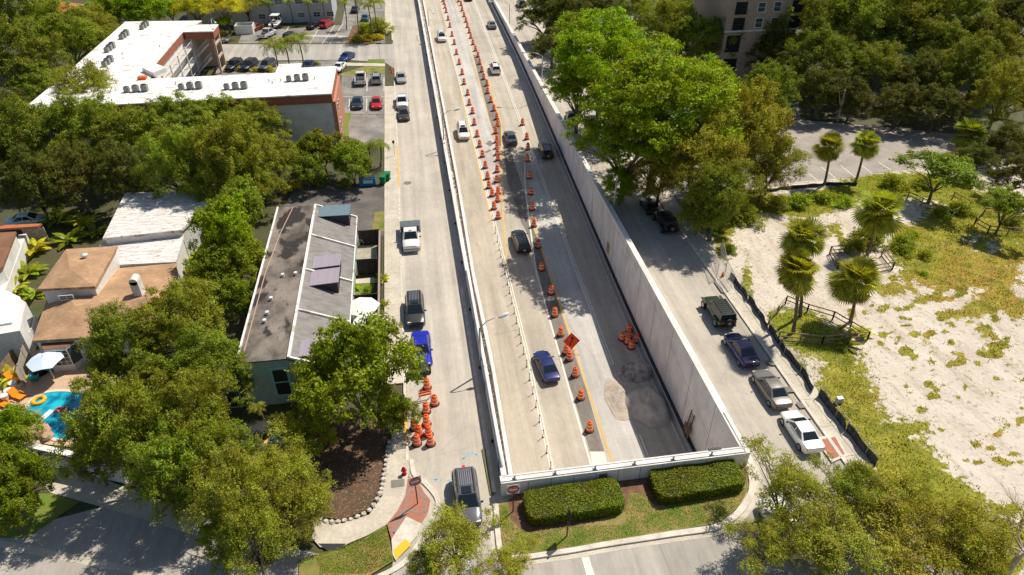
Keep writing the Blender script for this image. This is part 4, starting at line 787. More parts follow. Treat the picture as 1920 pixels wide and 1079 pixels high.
# dead bare tree
dt = thing('bare_tree', 'leafless tree with pale branches in the bottom right corner', 'tree', G(1885, 1079, 0)); o = Vector(dt.location); b = MB(); rg = random.Random(12)
def branch(p, d, L_, r, k):
    q = p+d*L_*.5+Vector((rg.uniform(-.1, .1), rg.uniform(-.1, .1), 0))*L_; e = q+(d+Vector((rg.uniform(-.3, .3), rg.uniform(-.3, .3), rg.uniform(-.1, .15)))).normalized()*L_*.5
    b.tube([p, q, e], [r, r*.75, r*.5], 6)
    if k > 0:
        for _ in range(3): branch(e if rg.random() < .6 else q, (d+Vector((rg.uniform(-.8, .8), rg.uniform(-.8, .8), rg.uniform(-.3, .3)))).normalized(), L_*.72, r*.5, k-1)
b.tube([(0, 0, 0), (0, 0, 1.4), (.1, 0, 2.8)], [.26, .2, .15], 9)
for d in ((-1, .3, .35), (-.4, .7, .5), (.2, .8, .6), (-.9, -.2, .3)): branch(Vector((.1, 0, 2.6)), Vector(d).normalized(), 2.0, .09, 3)
b.build('trunk', M_dead, dt, world=False)
# leaning pale trunks in the grove
for u0, v0, u1, v1, l in ((1570, 228, 1585, 170, 'leaning pale bare trunk before the dark grove'),):
    a, c = G(u0, v0, 0), G(u1, v1, 5.5); t = thing('dead_tree', l, 'tree', a); b = MB(); b.tube([a, (a+c)/2, c], [.22, .17, .1], 8)
    for q in ((2, 1, 2), (-1.5, .5, 1.8), (.5, 2, 1.5)): b.tube([c*.4+a*.6+0, c+np.array(q)], [.1, .03], 5)
    b.build('trunk', M_dead, t)
# hedges
def hedge(u0, v0, u1, v1, dep, h, label):
    h *= .84
    a, c = G(u0, v0, .14), G(u1, v1, .14); ax = (c-a)/np.linalg.norm(c-a); pr = np.array([-ax[1], ax[0], 0]); Ln = np.linalg.norm(c-a); rg = np.random.default_rng(int(u0))
    ctr = (a+c)/2+pr*dep/2; root = thing('clipped_hedge', label, 'hedge', ctr); b = MB(); r = .6; outl = []
    for (sx, sy, a0) in ((1, 1, 0), (-1, 1, 90), (-1, -1, 180), (1, -1, 270)):
        for k in range(5): t = R(a0+k*22.5); outl.append((sx*(Ln/2-r)+math.cos(t)*r, sy*(dep/2-r)+math.sin(t)*r))
    W_ = lambda x, y: ctr[:2]+ax[:2]*x+pr[:2]*y
    b.prism([W_(x*.97, y*.93) for x, y in outl], .1, h-.03); b.build('dark_core', mat('hedge_core', (.02, .03, .008)), root)  # added dark solid; shade behind the leaves is put into its colour
    n = 15000; P = []; N = []
    top = n*6//10; xs = rg.uniform(-Ln/2, Ln/2, top*2); ys = rg.uniform(-dep/2, dep/2, top*2)
    qx = np.maximum(abs(xs)-(Ln/2-r), 0); qy = np.maximum(abs(ys)-(dep/2-r), 0); k = (qx**2+qy**2) < r*r; xs = xs[k][:top]; ys = ys[k][:top]
    zt = h+.06*np.sin(xs*2.1)*np.cos(ys*3)+rg.normal(size=len(xs))*.03; P.append(np.c_[xs, ys, zt]); N.append(np.tile([0, 0, 1.], (len(xs), 1)))
    ol = np.array(outl+[outl[0]]); sg = np.hypot(*np.diff(ol, axis=0).T); cs = np.r_[0, np.cumsum(sg)]; t = rg.uniform(0, cs[-1], n-top)
    px, py = np.interp(t, cs, ol[:, 0]), np.interp(t, cs, ol[:, 1]); i = np.clip(np.searchsorted(cs, t)-1, 0, len(sg)-1); dv = np.diff(ol, axis=0)[i]; nn = norm(np.c_[dv[:, 1], -dv[:, 0], np.zeros(len(t))])
    P.append(np.c_[px, py, rg.uniform(.1, h, n-top)]+nn*rg.normal(size=(n-top, 1))*.04); N.append(nn); P = np.concatenate(P); N = np.concatenate(N)
    V = leafquads(P, norm(N+rg.normal(size=P.shape)*.5), .075, .6, rg); V = np.c_[V[:, :1]*ax[0]+V[:, 1:2]*pr[0], V[:, :1]*ax[1]+V[:, 1:2]*pr[1], V[:, 2:]]; V[:, 2] -= ctr[2]
    o = mkobj('leaves', quadmesh('leaves', V, 4, LEAF), root); o.color = (.185, .215, .012, 1)
hedge(992, 990, 1172, 962, 2.5, 1.25, 'clipped green hedge on the left half of the island, below the end wall')
hedge(1236, 950, 1398, 921, 2.6, 1.25, 'clipped green hedge on the right half of the island, by the wall corner')
# grass tufts and weeds on the sand lot
X, Y, cov, grn, hz = LOTCOV; rg = np.random.default_rng(3); pw = np.clip(cov.ravel()-.30, 0, .8)*(.25+np.clip(np.sin(X.ravel()*1.3+2*np.sin(Y.ravel()*.9))*np.cos(Y.ravel()*1.7+X.ravel()*.4)+.5, 0, 1))*(np.hypot(X.ravel()-30, Y.ravel()-20) < 75); idx = rg.choice(len(pw), 26000, p=pw/pw.sum())
def tufts(idx, hgt, name, label, col):
    n = len(idx); base = np.c_[X.ravel()[idx]+rg.uniform(-.25, .25, n), Y.ravel()[idx]+rg.uniform(-.25, .25, n), hz.ravel()[idx]-.02]
    az = rg.uniform(0, 6.28, n); d = np.c_[np.cos(az), np.sin(az), np.zeros(n)]*.5; t = norm(d+np.array([0, 0, .8])); s = np.c_[-np.sin(az), np.cos(az), np.zeros(n)]*.05; h = (hgt*rg.uniform(.3, 1.1, n))[:, None]
    V = np.stack([base-s, base+t*h*.6+s*.9, base+t*h, base+t*h*.6-s*.9], 1).reshape(-1, 3); o = mkobj(name, quadmesh(name, V, 4, LEAF)); o.color = (*col, 1); tag(o, label, 'grass', kind='stuff')
gi = rg.random(len(idx)) < .9*grn.ravel()[idx]
tufts(idx[gi], .26, 'weeds', 'green weeds and creepers spreading over the sandy lot', (.34, .36, .02)); tufts(idx[~gi], .2, 'dry_grass', 'brown dry grass patches on the sandy lot', (.50, .33, .07))
# grass blades on the lawns
def lawn_blades(px, z, n, label, col):
    Q = [G(u, v, z)[:2] for u, v in px]; mn = np.min(Q, 0); mx = np.max(Q, 0); P = rg.uniform(mn, mx, (n*2, 2)); ins = np.zeros(len(P), bool); j = len(Q)-1
    for i in range(len(Q)):
        c = ((Q[i][1] > P[:, 1]) != (Q[j][1] > P[:, 1])) & (P[:, 0] < (Q[j][0]-Q[i][0])*(P[:, 1]-Q[i][1])/(Q[j][1]-Q[i][1]+1e-9)+Q[i][0]); ins ^= c; j = i
    P = P[ins][:n]; k = len(P); az = rg.uniform(0, 6.28, k); t = norm(np.c_[np.cos(az)*.6, np.sin(az)*.6, np.ones(k)]); s = np.c_[-np.sin(az), np.cos(az), np.zeros(k)]*.025; b0 = np.c_[P, np.full(k, z)]; h = rg.uniform(.04, .11, (k, 1))
    o = mkobj('lawn_grass', quadmesh('lawn_grass', np.stack([b0-s, b0+t*h*.6+s, b0+t*h, b0+t*h*.6-s], 1).reshape(-1, 3), 4, LEAF)); o.color = (*col, 1); tag(o, label, 'grass', kind='stuff')
lawn_blades([(936, 948), (950, 950), (957, 978), (985, 1001), (1090, 986), (1175, 985), (1172, 960), (1180, 928), (1205, 925), (1230, 955), (1405, 915), (1385, 948), (1347, 978), (1135, 1014), (1060, 1027), (958, 1040), (944, 1025)], .14, 9000, 'short patchy grass on the island lawn', (.32, .36, .04))
lawn_blades([(592, 1042), (690, 1008), (724, 988), (736, 1050), (695, 1076), (600, 1079)], .12, 5000, 'short patchy grass on the corner lawn', (.32, .36, .04))
# ---------------- vehicles (front faces +Y before turning) ----------------
def loft(mb, secs, m=None, caps=True):
    n = len(secs[0]); vs = [p for s in secs for p in s]; fs = []
    for i in range(len(secs)-1):
        for k in range(n): a = i*n+k; b = i*n+(k+1) % n; fs.append((a, b, b+n, a+n))
    if caps: fs += [tuple(range(n))[::-1], tuple(range((len(secs)-1)*n, len(secs)*n))]
    mb.add(vs, fs, m)
def bsec(y, w, zt, zb, crown=.03):
    h = [(0, zt+crown), (w*.55, zt+crown*.7), (w*.86, zt-.01), (w*.965, zt-.09), (w, zt-.22), (w, zb+.18), (w*.96, zb+.03), (w*.86, zb)]
    return [(x, y, z) for x, z in h]+[(-x, y, z) for x, z in h[::-1] if x > 0]
def wheel(root, x, y, r=.33, wd=.23):
    b = MB(); sg = 1 if x > 0 else -1; b.tube([(x-sg*wd, y, r), (x, y, r)], r, 16); t = b.build('wheel', M_black, root, world=False)
    b = MB(); b.tube([(x-sg*.02, y, r), (x+sg*.008, y, r)], r*.64, 12); b.build('rim', M_rim, t, world=False)
def cabin(root, mb, yb0, yb1, yr0, yr1, wb, wr, zb, zr, dark_roof=False, pillar=None, split=True):
    """shell goes to mb (body colour); glass becomes window parts a few mm proud"""
    rc = .04
    base = [(-wb, yb0, zb), (wb, yb0, zb), (wb, yb1, zb), (-wb, yb1, zb)]; top = [(-wr, yr0, zr), (wr, yr0, zr), (wr, yr1, zr), (-wr, yr1, zr)]
    mb.add(base+top, [(0, 1, 5, 4), (1, 2, 6, 5), (2, 3, 7, 6), (3, 0, 4, 7)])
    ym = (yr0+yr1)/2; g = []; ny, nx_ = 5, 5
    for j in range(ny):
        for i in range(nx_):
            s, t = i/(nx_-1)*2-1, j/(ny-1); g.append((wr*s, yr0+(yr1-yr0)*t, zr+rc*(1-s*s)*math.sin(math.pi*min(max(t, .0), 1))**.5))
    mb.add(g, [(j*nx_+i, j*nx_+i+1, (j+1)*nx_+i+1, (j+1)*nx_+i) for j in range(ny-1) for i in range(nx_-1)])
    def pane(name, A, B_, C_, D, u0, u1, v0, v1, off):   # A,B base ; D,C top
        A, B_, C_, D = map(Vector, (A, B_, C_, D)); f = lambda u, v: (A.lerp(B_, u)).lerp(D.lerp(C_, u), v)
        nrm = (B_-A).cross(D-A).normalized(); nrm = nrm if nrm.dot((A+B_)/2-Vector((0, (yb0+yb1)/2, zb))) > 0 else -nrm
        b = MB(); b.add([f(u0, v0)+nrm*off, f(u1, v0)+nrm*off, f(u1, v1)+nrm*off, f(u0, v1)+nrm*off], [(0, 1, 2, 3)]); b.build(name, M_glass, root, world=False)
    pane('windshield', base[3], base[2], top[2], top[3], .06, .94, .06, .93, .012)
    pane('rear_window', base[0], base[1], top[1], top[0], .08, .92, .15, .9, .012)
    for a, c in ((1, 2), (0, 3)):
        for (u0, u1) in (((.09, .50), (.54, .88)) if split else ((.12, .86),)): pane('side_window', base[a], base[c], top[c], top[a], u0, u1, .12, .9, .012)
def lamps(root, w, yf, yr, zf, zr_, sz=.3):
    for s in (-1, 1):
        b = MB(); b.box((s*(w-.26), yf-.02, zf), (.36, .16, .15)); b.build('headlight', M_lens, root, world=False, bevel=.02)
        b = MB(); b.box((s*(w-.2), yr+.02, zr_), (.3, .10, .16)); b.build('tail_light', M_tail, root, world=False, bevel=.02)
    b = MB(); b.box((0, yr-.035, zr_-.17), (.32, .02, .15)); b.build('licence_plate', M_plate, root, world=False)
    b = MB(); b.box((0, yf+.03, zf-.1), (w*1.05, .05, .2)); b.build('grille', M_trim, root, world=False)
def mirrors(root, w, y, z):
    for s in (-1, 1):
        b = MB(); b.box((s*(w+.09), y, z), (.2, .12, .14)); b.build('mirror', M_trim, root, world=False, bevel=.03)
def car(kind):
    root = thing(kind, 'x', 'car'); b = MB()
    if kind in ('sedan', 'sports_sedan', 'coupe'):
        L_, W_, H_ = (4.75, .92, 1.43) if kind != 'coupe' else (4.5, .91, 1.34); h = L_/2
        S = [(-h, .70, .78, .45), (-h+.06, .80, .90, .33), (-h+.3, .88, .96, .27), (-h+.9, .915, .965, .22), (-.4, .92, .93, .2), (.7, .92, .92, .2), (1.1, .915, .90, .22), (h-.75, .90, .80, .25), (h-.28, .84, .70, .28), (h-.05, .74, .62, .33), (h, .62, .55, .38)]
        loft(b, [bsec(y, w_, zt, zb) for y, w_, zt, zb in S]); cabin(root, b, -h+.72, 1.12, -h+1.5, .32, .80, .60, .91, H_); wy = (-h+.85, h-.88); r = .33
        mirrors(root, .88, .72, .98); lamps(root, .80, h-.18, -h+.06, .60, .80)
    elif kind in ('suv', 'station_suv', 'grey_suv'):
        L_, W_, H_ = 4.75, .97, 1.72; h = L_/2
        S = [(-h, .84, .95, .42), (-h+.06, .93, 1.05, .33), (-h+.4, .965, 1.08, .27), (-.4, .97, 1.05, .25), (.9, .965, 1.04, .25), (h-.85, .95, 1.0, .28), (h-.25, .89, .90, .32), (h-.05, .80, .82, .36), (h, .70, .72, .42)]
        loft(b, [bsec(y, w_, zt, zb, .04) for y, w_, zt, zb in S]); cabin(root, b, -h+.05, 1.22, -h+.38, .42, .86, .68, 1.03, H_-.04); wy = (-h+.88, h-.9); r = .36
        mirrors(root, .95, .85, 1.12); lamps(root, .88, h-.12, -h+.04, .80, .98)
        q = MB(); 
        for s in (-1, 1): q.bar((s*.60, -h+.55, H_+.04), (s*.60, .3, H_+.04), .05, .05)
        q.build_each('roof_rail', M_trim, root, world=False)
        q = MB()
        if kind == 'station_suv': q.box((0, .12, H_+.012), (.72, .5, .02)); q.build('sunroof', M_glass, root, world=False)
        else: q.box((0, .1, H_+.012), (.72, .6, .02)); q.build('sunroof', M_glass, root, world=False)
        if kind != 'suv':
            q = MB()
            for i in range(7): q.bar(((i-3)*.15, -h+.6, H_+.02), ((i-3)*.15, -.3, H_+.02), .05, .03)
            q.build_each('roof_rib', M_rim, root, world=False)
    elif kind in ('pickup_truck', 'flatbed_truck'):
        L_ = 5.7; h = L_/2; H_ = 1.85
        S = [(-.1, .98, 1.12, .4), (0, 1.0, 1.14, .35), (1.4, 1.0, 1.13, .33), (h-.75, .98, 1.10, .35), (h-.2, .95, 1.03, .38), (h-.04, .90, .98, .42), (h, .84, .9, .46)]
        loft(b, [bsec(y, w_, zt, zb, .05) for y, w_, zt, zb in S]); cabin(root, b, -.25 if kind == 'flatbed_truck' else -.5, 1.55, -.15 if kind == 'flatbed_truck' else -.4, .85, .88, .74, 1.1, H_)
        b.box((0, -.3, .8), (1.9, .5, .7)); wy = (-h+1.15, h-.95); r = .40; mirrors(root, 1.0, 1.15, 1.2); lamps(root, .92, h-.1, -h, .85, .9)
        q = MB()
        if kind == 'flatbed_truck':
            q.box((0, -h+1.2, 1.05), (2.45, 2.7, .14)); q.box((0, -h+2.52, 1.45), (2.2, .08, .8)); q.build('flat_deck', mat('dark_steel_deck', (.10, .115, .125), var=(.13, .145, .155), scale=2, rough=.5), root, world=False)
            q = MB(); q.box((0, -h+1.3, .72), (1.0, 2.4, .3)); q.build('chassis', M_trim, root, world=False)
            q = MB(); q.box((0, .75, H_+.05), (.3, .12, .05)); q.build('roof_lamp', M_orange, root, world=False)
        else:
            for s in (-1, 1): b.box((s*.93, -h+1.15, .88), (.14, 2.3, .62))
            b.box((0, -h+.06, .85), (1.9, .1, .6)); b.box((0, -h+1.15, .6), (1.8, 2.25, .06))
            q.box((0, -h+1.15, .65), (1.68, 2.1, .04)); q.build('truck_bed', M_trim, root, world=False)
        q = MB(); q.box((0, h+.04, .5), (1.85, .16, .22)); q.build('bumper', M_rim, root, world=False)
    elif kind in ('off_roader', 'jeep'):
        h = 2.2; H_ = 1.82
        S = [(-h, .88, 1.05, .55), (-h+.1, .93, 1.1, .5), (.9, .93, 1.1, .5), (1.0, .88, 1.08, .5), (h-.15, .80, 1.02, .5), (h, .76, .98, .55)]
        loft(b, [bsec(y, w_, zt, zb, .02) for y, w_, zt, zb in S]); cabin(root, b, -h+.04, .95, -h+.14, .55, .86, .76, 1.08, H_, split=True); wy = (-h+.75, h-.55); r = .44
        for s in (-1, 1):
            for y in wy: b.box((s*.95, y, 1.0), (.26, 1.0, .08))
        mirrors(root, .93, .75, 1.2); lamps(root, .80, h, -h, .85, .9)
        q = MB(); q.tube([(0.05, -h-.02, 1.0), (0.05, -h-.26, 1.0)], .40, 16); w2 = q.build('spare_wheel', M_black, root, world=False)
        q = MB(); q.tube([(0.05, -h-.25, 1.0), (0.05, -h-.28, 1.0)], .2, 12); q.build('rim', M_rim, w2, world=False)
        q = MB()
        for s in (-1, 1): q.bar((s*.6, -h+.3, H_+.1), (s*.6, .4, H_+.1), .05, .05)
        for y in np.linspace(-h+.35, .35, 8): q.bar((-.6, y, H_+.1), (.6, y, H_+.1), .06, .04)
        q.build('roof_rack', M_trim, root, world=False)
        q = MB(); q.box((0, -h-.06, .55), (1.7, .15, .2)); q.build('bumper', M_trim, root, world=False)
    elif kind == 'convertible':
        h = 2.1
        S = [(-h, .66, .75, .42), (-h+.08, .78, .86, .33), (-h+.4, .86, .9, .25), (-.5, .88, .86, .2), (.7, .88, .85, .2), (h-.6, .86, .74, .25), (h-.1, .74, .62, .3), (h, .6, .52, .36)]
        loft(b, [bsec(y, w_, zt, zb) for y, w_, zt, zb in S]); cabin(root, b, -h+.9, .75, -h+1.35, .2, .76, .60, .84, 1.24); wy = (-h+.75, h-.8); r = .31
        mirrors(root, .85, .5, .92); lamps(root, .76, h-.15, -h+.05, .55, .72)
    for y in wy:
        for s in (-1, 1): wheel(root, s*(.935 if kind not in ('off_roader', 'jeep', 'pickup_truck', 'flatbed_truck') else 1.01)*1.0, y, r)
    body = b.build('body', PAINT, root, smooth=False, world=False)
    bm = bmesh.new(); bm.from_mesh(body.data); bmesh.ops.remove_doubles(bm, verts=bm.verts, dist=.0005)
    for f in bm.faces: f.smooth = True
    for e in bm.edges:
        if len(e.link_faces) == 2 and e.calc_face_angle(0) > R(32): e.smooth = False
    bm.to_mesh(body.data); bm.free()
    return root
CARS = {k: car(k) for k in ('sedan', 'suv', 'grey_suv', 'station_suv', 'pickup_truck', 'flatbed_truck', 'off_roader', 'jeep', 'convertible', 'coupe')}
WH, BK, NV, SV, GY, RD, BL = (.82, .81, .78), (.012, .012, .014), (.01, .018, .07), (.42, .43, .42), (.16, .165, .17), (.50, .012, .01), (.008, .02, .38)
def put_car(kind, u, v, deg, color, label, cat='car', z=.6, ramp_=False, group=None, sc_=1.0):
    p = Rp(u, v, z) if ramp_ else G(u, v, z); zz = float(rz(p[1]))+.02 if ramp_ else .004
    rx = 0
    if ramp_: rx = math.atan2(rz(p[1]+2)-rz(p[1]-2), 4)*(1 if abs(deg) < 90 else -1)
    r = stamp(CARS[kind], label, cat, (p[0], p[1], zz), (rx, 0, R(-deg)), group, sc_, color)
    return r
S_ = 180
for a in [
 ('flatbed_truck', 770, 442, S_, WH, 'white truck with a dark flat deck on the left street', 'truck', .8), ('station_suv', 778, 580, S_, (.05, .05, .045), 'dark brown sport utility car parked below the white truck', 'car', .8), ('sedan', 790, 655, S_, BL, 'bright blue car parked beside the round tree', 'car', .6),
 ('sedan', 752, 146, S_, (.36, .37, .35), 'silver sedan parked on the left street near the two small cones', 'car', .6), ('pickup_truck', 754, 192, S_, WH, 'white pickup parked close behind a dark car on the left street', 'truck', .6), ('sedan', 757, 214, S_, (.045, .045, .03), 'dark olive car parked in front of the white pickup', 'car', .6),
 ('grey_suv', 875, 932, S_, (.10, .10, .12), 'grey car with roof ribs waiting at the near end of the left street', 'car', .8),
 ('jeep', 1247, 416, 0, BK, 'black off-road car with a spare wheel on the right street', 'car', .7), ('convertible', 1219, 387, 0, (.02, .012, .012), 'low black car parked ahead of the black off-road car', 'car', .5), ('off_roader', 1348, 583, 0, (.035, .05, .03), 'dark green off-road car with a roof rack on the right street', 'car', .8),
 ('sedan', 1390, 655, 0, (.02, .02, .10), 'navy sedan parked behind the green off-road car', 'car', .6), ('sedan', 1446, 728, 0, (.17, .155, .14), 'bronze grey sedan parked between the navy and the white car', 'car', .6), ('coupe', 1503, 808, 0, WH, 'white coupe with a dark sunroof parked at the brick crossing', 'car', .6),
 ('suv', 1470, 985, 0, WH, 'white van-like car under the tree at the bottom right', 'van', .8), ('sedan', 1113, 228, 10, BK, 'black car under the bright spreading tree, right of its neighbour', 'car', .5), ('sedan', 1072, 220, 10, BK, 'black car under the bright spreading tree by the trench wall', 'car', .5),
 ('sedan', 1262, 236, 60, RD, 'red car glimpsed beneath the bright spreading tree', 'car', .5), ('suv', 1228, 226, 60, BK, 'dark car glimpsed beneath the bright tree beside the red car', 'car', .5), ('suv', 977, 8, 0, BK, 'black car parked at the far end of the right street', 'car', .6), ('sedan', 1047, 120, 5, WH, 'white car half hidden at the far right street lamp', 'car', .5),
 ('pickup_truck', 676, 148, 0, (.70, .69, .64), 'white pickup in the apartment lot, seen from behind', 'truck', .7), ('suv', 706, 147, 0, (.36, .34, .33), 'silver car in the apartment lot next to the white pickup', 'car', .7), ('sedan', 670, 194, S_, (.02, .03, .05), 'dark blue grey sedan in the apartment lot beside the red car', 'car', .5), ('sedan', 706, 194, S_, RD, 'red sedan in the apartment lot', 'car', .5),
 ('sedan', 650, 108, 205, (.01, .03, .16), 'blue car parked askew by the side street', 'car', .5), ('coupe', 636, 127, 195, WH, 'white car half hidden by the apartment roof corner', 'car', .5), ('sedan', 578, 124, 190, (.02, .03, .08), 'navy car behind the apartment roof', 'car', .5), ('suv', 501, 124, 200, (.07, .075, .08), 'dark grey car in the angled bays, rightmost of three', 'car', .6), ('suv', 467, 124, 200, (.01, .015, .035), 'dark navy car in the angled bays, middle of three', 'car', .6), ('suv', 439, 124, 200, (.02, .02, .04), 'dark car in the angled bays, leftmost of three', 'car', .6),
 ('sedan', 408, 76, 95, (.3, .3, .32), 'silver car behind the tall lamp of the side street', 'car', .5), ('pickup_truck', 501, 65, 20, (.6, .6, .58), 'silver pickup in the north lot before the boat', 'truck', .6), ('sedan', 587, 48, 20, BK, 'black car in the north lot beside the red one', 'car', .6), ('suv', 612, 45, 20, RD, 'red car in the north lot beside the black one', 'car', .7),
 ('sedan', 685, 34, 5, (.02, .12, .16), 'teal car behind the planting island', 'car', .6), ('sedan', 666, 18, 5, (.05, .03, .03), 'dark car above the teal one in the north lot', 'car', .6), ('suv', 545, 70, 20, (.02, .03, .06), 'dark car hidden behind the palm fronds in the north lot', 'car', .6), ('sedan', 481, 52, 20, (.2, .05, .03), 'brown red car at the left end of the north lot', 'car', .5),
 ('jeep', 462, 828, 20, (.045, .043, .042), 'dark covered jeep under the feathery tree', 'car', .9), ('sedan', 525, 838, 15, (.02, .05, .085), 'blue grey sedan under the feathery tree', 'car', .6), ('sedan', 52, 415, 80, (.45, .58, .55), 'pale green car in the shaded yard at the left edge', 'car', .5)]:
    k, u, v, dg, c, l, ct, z = a; put_car(k, u, v, dg, c, l, ct, z)
for a in [('suv', 868, 246, S_, WH, 'white car on the sunken road left of the lower street lamp', .8), ('suv', 828, 69, S_, WH, 'white car on the sunken road near the upper left street lamp', .8), ('sedan', 922, 47, 0, (.20, .21, .18), 'grey green sedan high up on the sunken road', .6), ('suv', 928, 128, 0, WH, 'white car in the right lane of the sunken road', .7),
          ('sedan', 878, -4, 0, BK, 'dark car at the very top of the sunken road', .6), ('sedan', 957, 258, 0, (.07, .075, .085), 'dark grey sedan beside the row of paired drums', .6), ('suv', 1023, 281, 0, (.02, .014, .012), 'dark red brown car in the shade of the trench wall', .8), ('suv', 976, 452, -3, (.02, .02, .022), 'black car passing between yellow line and drums', .7), ('sedan', 1024, 686, -6, (.01, .02, .12), 'blue sedan driving on the near part of the sunken road', .6)]:
    k, u, v, dg, c, l, z = a; put_car(k, u, v, dg, c, l, 'car', z, True)
# solar light trailer
p = G(791, 700, 0); t = thing('light_trailer', 'trailer with a small solar panel in front of the bright blue car', 'trailer', p)
b = MB(); b.box((p[0], p[1], .55), (1.3, 1.4, .35)); b.build('trailer_body', M_dark, t, bevel=.03)
b = MB(); b.box((p[0]-.25, p[1]+.35, 1.35), (1.15, .75, .05)); pn = b.build('solar_panel', M_metalw, t); b = MB(); b.box((p[0]-.25, p[1]+.35, 1.38), (1.05, .65, .01)); b.build('solar_cells', mat('solar_blue', (.05, .12, .3), var=(.08, .2, .4), scale=5), pn)
b = MB(); b.tube([(p[0]-.25, p[1]+.35, .7), (p[0]-.25, p[1]+.35, 1.3)], .05); b.build('mast', M_metal, t)
for s in (-1, 1): b = MB(); b.tube([(p[0]+s*.7, p[1], .3), (p[0]+s*.85, p[1], .3)], .3, 14); b.build('wheel', M_black, t)
# boat on trailer
p = G(520, 52, 0); t = thing('motor_boat', 'white motor boat with a canopy in the north lot', 'boat', p, R(-8)); b = MB()
S = [(-3.2, 1.05, 1.3, .6), (-1.5, 1.2, 1.35, .5), (.8, 1.15, 1.45, .5), (2.2, .75, 1.6, .6), (3.2, .08, 1.75, 1.2)]
loft(b, [[(-w_, y, zt), (-w_*.8, y, (zt+zb)/2), (0, y, zb), (w_*.8, y, (zt+zb)/2), (w_, y, zt)] for y, w_, zt, zb in S]); b.build('hull', M_metalw, t, world=False)
b = MB(); b.box((0, -.6, 1.48), (1.7, 3.2, .06)); b.build('deck', mat('boat_deck', (.45, .42, .38)), t, world=False); b = MB(); b.box((0, -.2, 2.9), (1.9, 2.2, .07)); b.build('canopy', M_metalw, t, world=False, bevel=.03)
b = MB(); [b.tube([(sx*.8, sy-.2, 1.4), (sx*.8, sy-.2, 2.9)], .035) for sx in (-1, 1) for sy in (-.9, .9)]; b.build_each('canopy_post', M_metal, t, world=False)
b = MB(); b.box((0, .9, 1.8), (1.3, .1, .6)); b.build('windscreen', M_glass, t, world=False); b = MB(); b.box((0, -3.35, 1.3), (.45, .5, .9)); b.build('outboard_motor', M_black, t, world=False, bevel=.05)
b = MB(); b.box((0, -.5, .45), (1.6, 4.5, .12)); [b.tube([(s*1.0, -1, .33), (s*1.2, -1, .33)], .33, 12) for s in (-1, 1)]; b.build('trailer_frame', M_dark, t, world=False)

# ---------------- traffic drums ----------------
def drum():
    r = thing('traffic_drum', 'x', 'traffic drum'); b = MB(); b.mi = 0
    H_ = .98
    def ring(z0, z1, r0, r1, m): b.lathe((0, 0, 0), [(r0, z0), (r1, z1)], 16, m)
    b.lathe((0, 0, 0), [(.31, .05), (.30, .28)], 16, 0); b.build('drum_body', M_orange, r, world=False) if False else None
    b = MB(); b.lathe((0, 0, 0), [(.31, .05), (.30, .26), (.285, .27), (.285, .42), (.27, .43), (.265, .60), (.25, .61), (.25, .76), (.235, .77), (.225, .93), (.17, H_), (.12, H_)], 18); b.build('drum_body', M_orange, r, smooth=True, world=False)
    b = MB(); b.lathe((0, 0, 0), [(.292, .29), (.288, .40)], 18); b.f.pop(); b.m.pop(); b.build('reflective_band', M_sheet, r, smooth=True, world=False)
    b = MB(); b.lathe((0, 0, 0), [(.258, .63), (.254, .74)], 18); b.f.pop(); b.m.pop(); b.build('reflective_band', M_sheet, r, smooth=True, world=False)
    b = MB(); b.lathe((0, 0, 0), [(.40, .0), (.40, .04), (.33, .065), (.31, .065)], 18); b.build('rubber_base', M_black, r, world=False)
    b = MB(); b.box((0, 0, H_+.05), (.22, .05, .1)); b.build('handle', M_orange, r, world=False); return r
DR = drum()
def zz(o, L_, sc_=6): return [(o[0]+x/sc_, o[1]+y/sc_) for x, y in L_]
rows = {}
rows['left'] = zz((700, 0), [(780, 5), (795, 30), (808, 75), (820, 125), (842, 210), (862, 288), (886, 388), (912, 480), (936, 592), (967, 702), (1000, 815), (1021, 925)])+zz((740, 170), [(822, 25), (840, 135), (876, 230), (896, 358), (928, 488), (957, 602), (988, 715), (1020, 840), (1045, 962)])+zz((820, 340), [(580, 45), (617, 135), (637, 280)])
rows['middle'] = zz((700, 0), [(960, 5), (988, 45), (1000, 105), (1022, 170), (1043, 230), (1058, 290), (1080, 350), (1098, 410), (1122, 482), (1150, 552), (1178, 620), (1197, 700), (1222, 785), (1243, 868), (1278, 940)])+zz((740, 170), [(1047, 5), (1083, 105), (1117, 200), (1150, 295), (1160, 375), (1138, 452), (1150, 550), (1153, 620), (1155, 690), (1162, 755), (1153, 885), (1148, 1000)])+zz((820, 340), [(683, 110), (678, 195), (685, 385)])
rows['right'] = zz((740, 170), [(1438, 360), (1488, 520), (1500, 635), (1492, 765), (1513, 955)])+zz((820, 340), [(1053, 115), (1068, 290), (1088, 475), (1133, 710), (1173, 965)])+zz((860, 500), [(1040, 270), (1082, 520), (1148, 738), (1210, 940), (1248, 1010)])+zz((960, 540), [(475, 635), (517, 805), (583, 1045)], 4)
desc = {'left': 'striped drum beside the left yellow line, %s from the near end', 'middle': 'striped drum of the middle row on the sunken road, %s from its near end', 'right': 'striped drum of the row past the diamond sign, %s from the near end'}
for k, L_ in rows.items():
    L_ = sorted(L_, key=lambda q: -q[1])
    for i, (u, v) in enumerate(L_):
        p = Rp(u, v, .5); z = float(rz(p[1]))+.025; stamp(DR, desc[k] % ordinal(i+1), 'traffic drum', (p[0], p[1], z), random.uniform(0, 6), 'traffic drums on the sunken road', 1.12)
for (u, v), l in zip([(1167, 631), (1180, 616), (1177, 638), (1193, 635), (1184, 647), (1179, 628)], ['leftmost', 'farthest', 'near left', 'rightmost', 'nearest', 'central']):
    p = Rp(u, v, .5); stamp(DR, 'shaded orange drum, %s of the cluster at the foot of the trench wall' % l, 'traffic drum', (p[0], p[1], float(rz(p[1]))+.025), 0, 'drums clustered by the trench wall', 1.06)
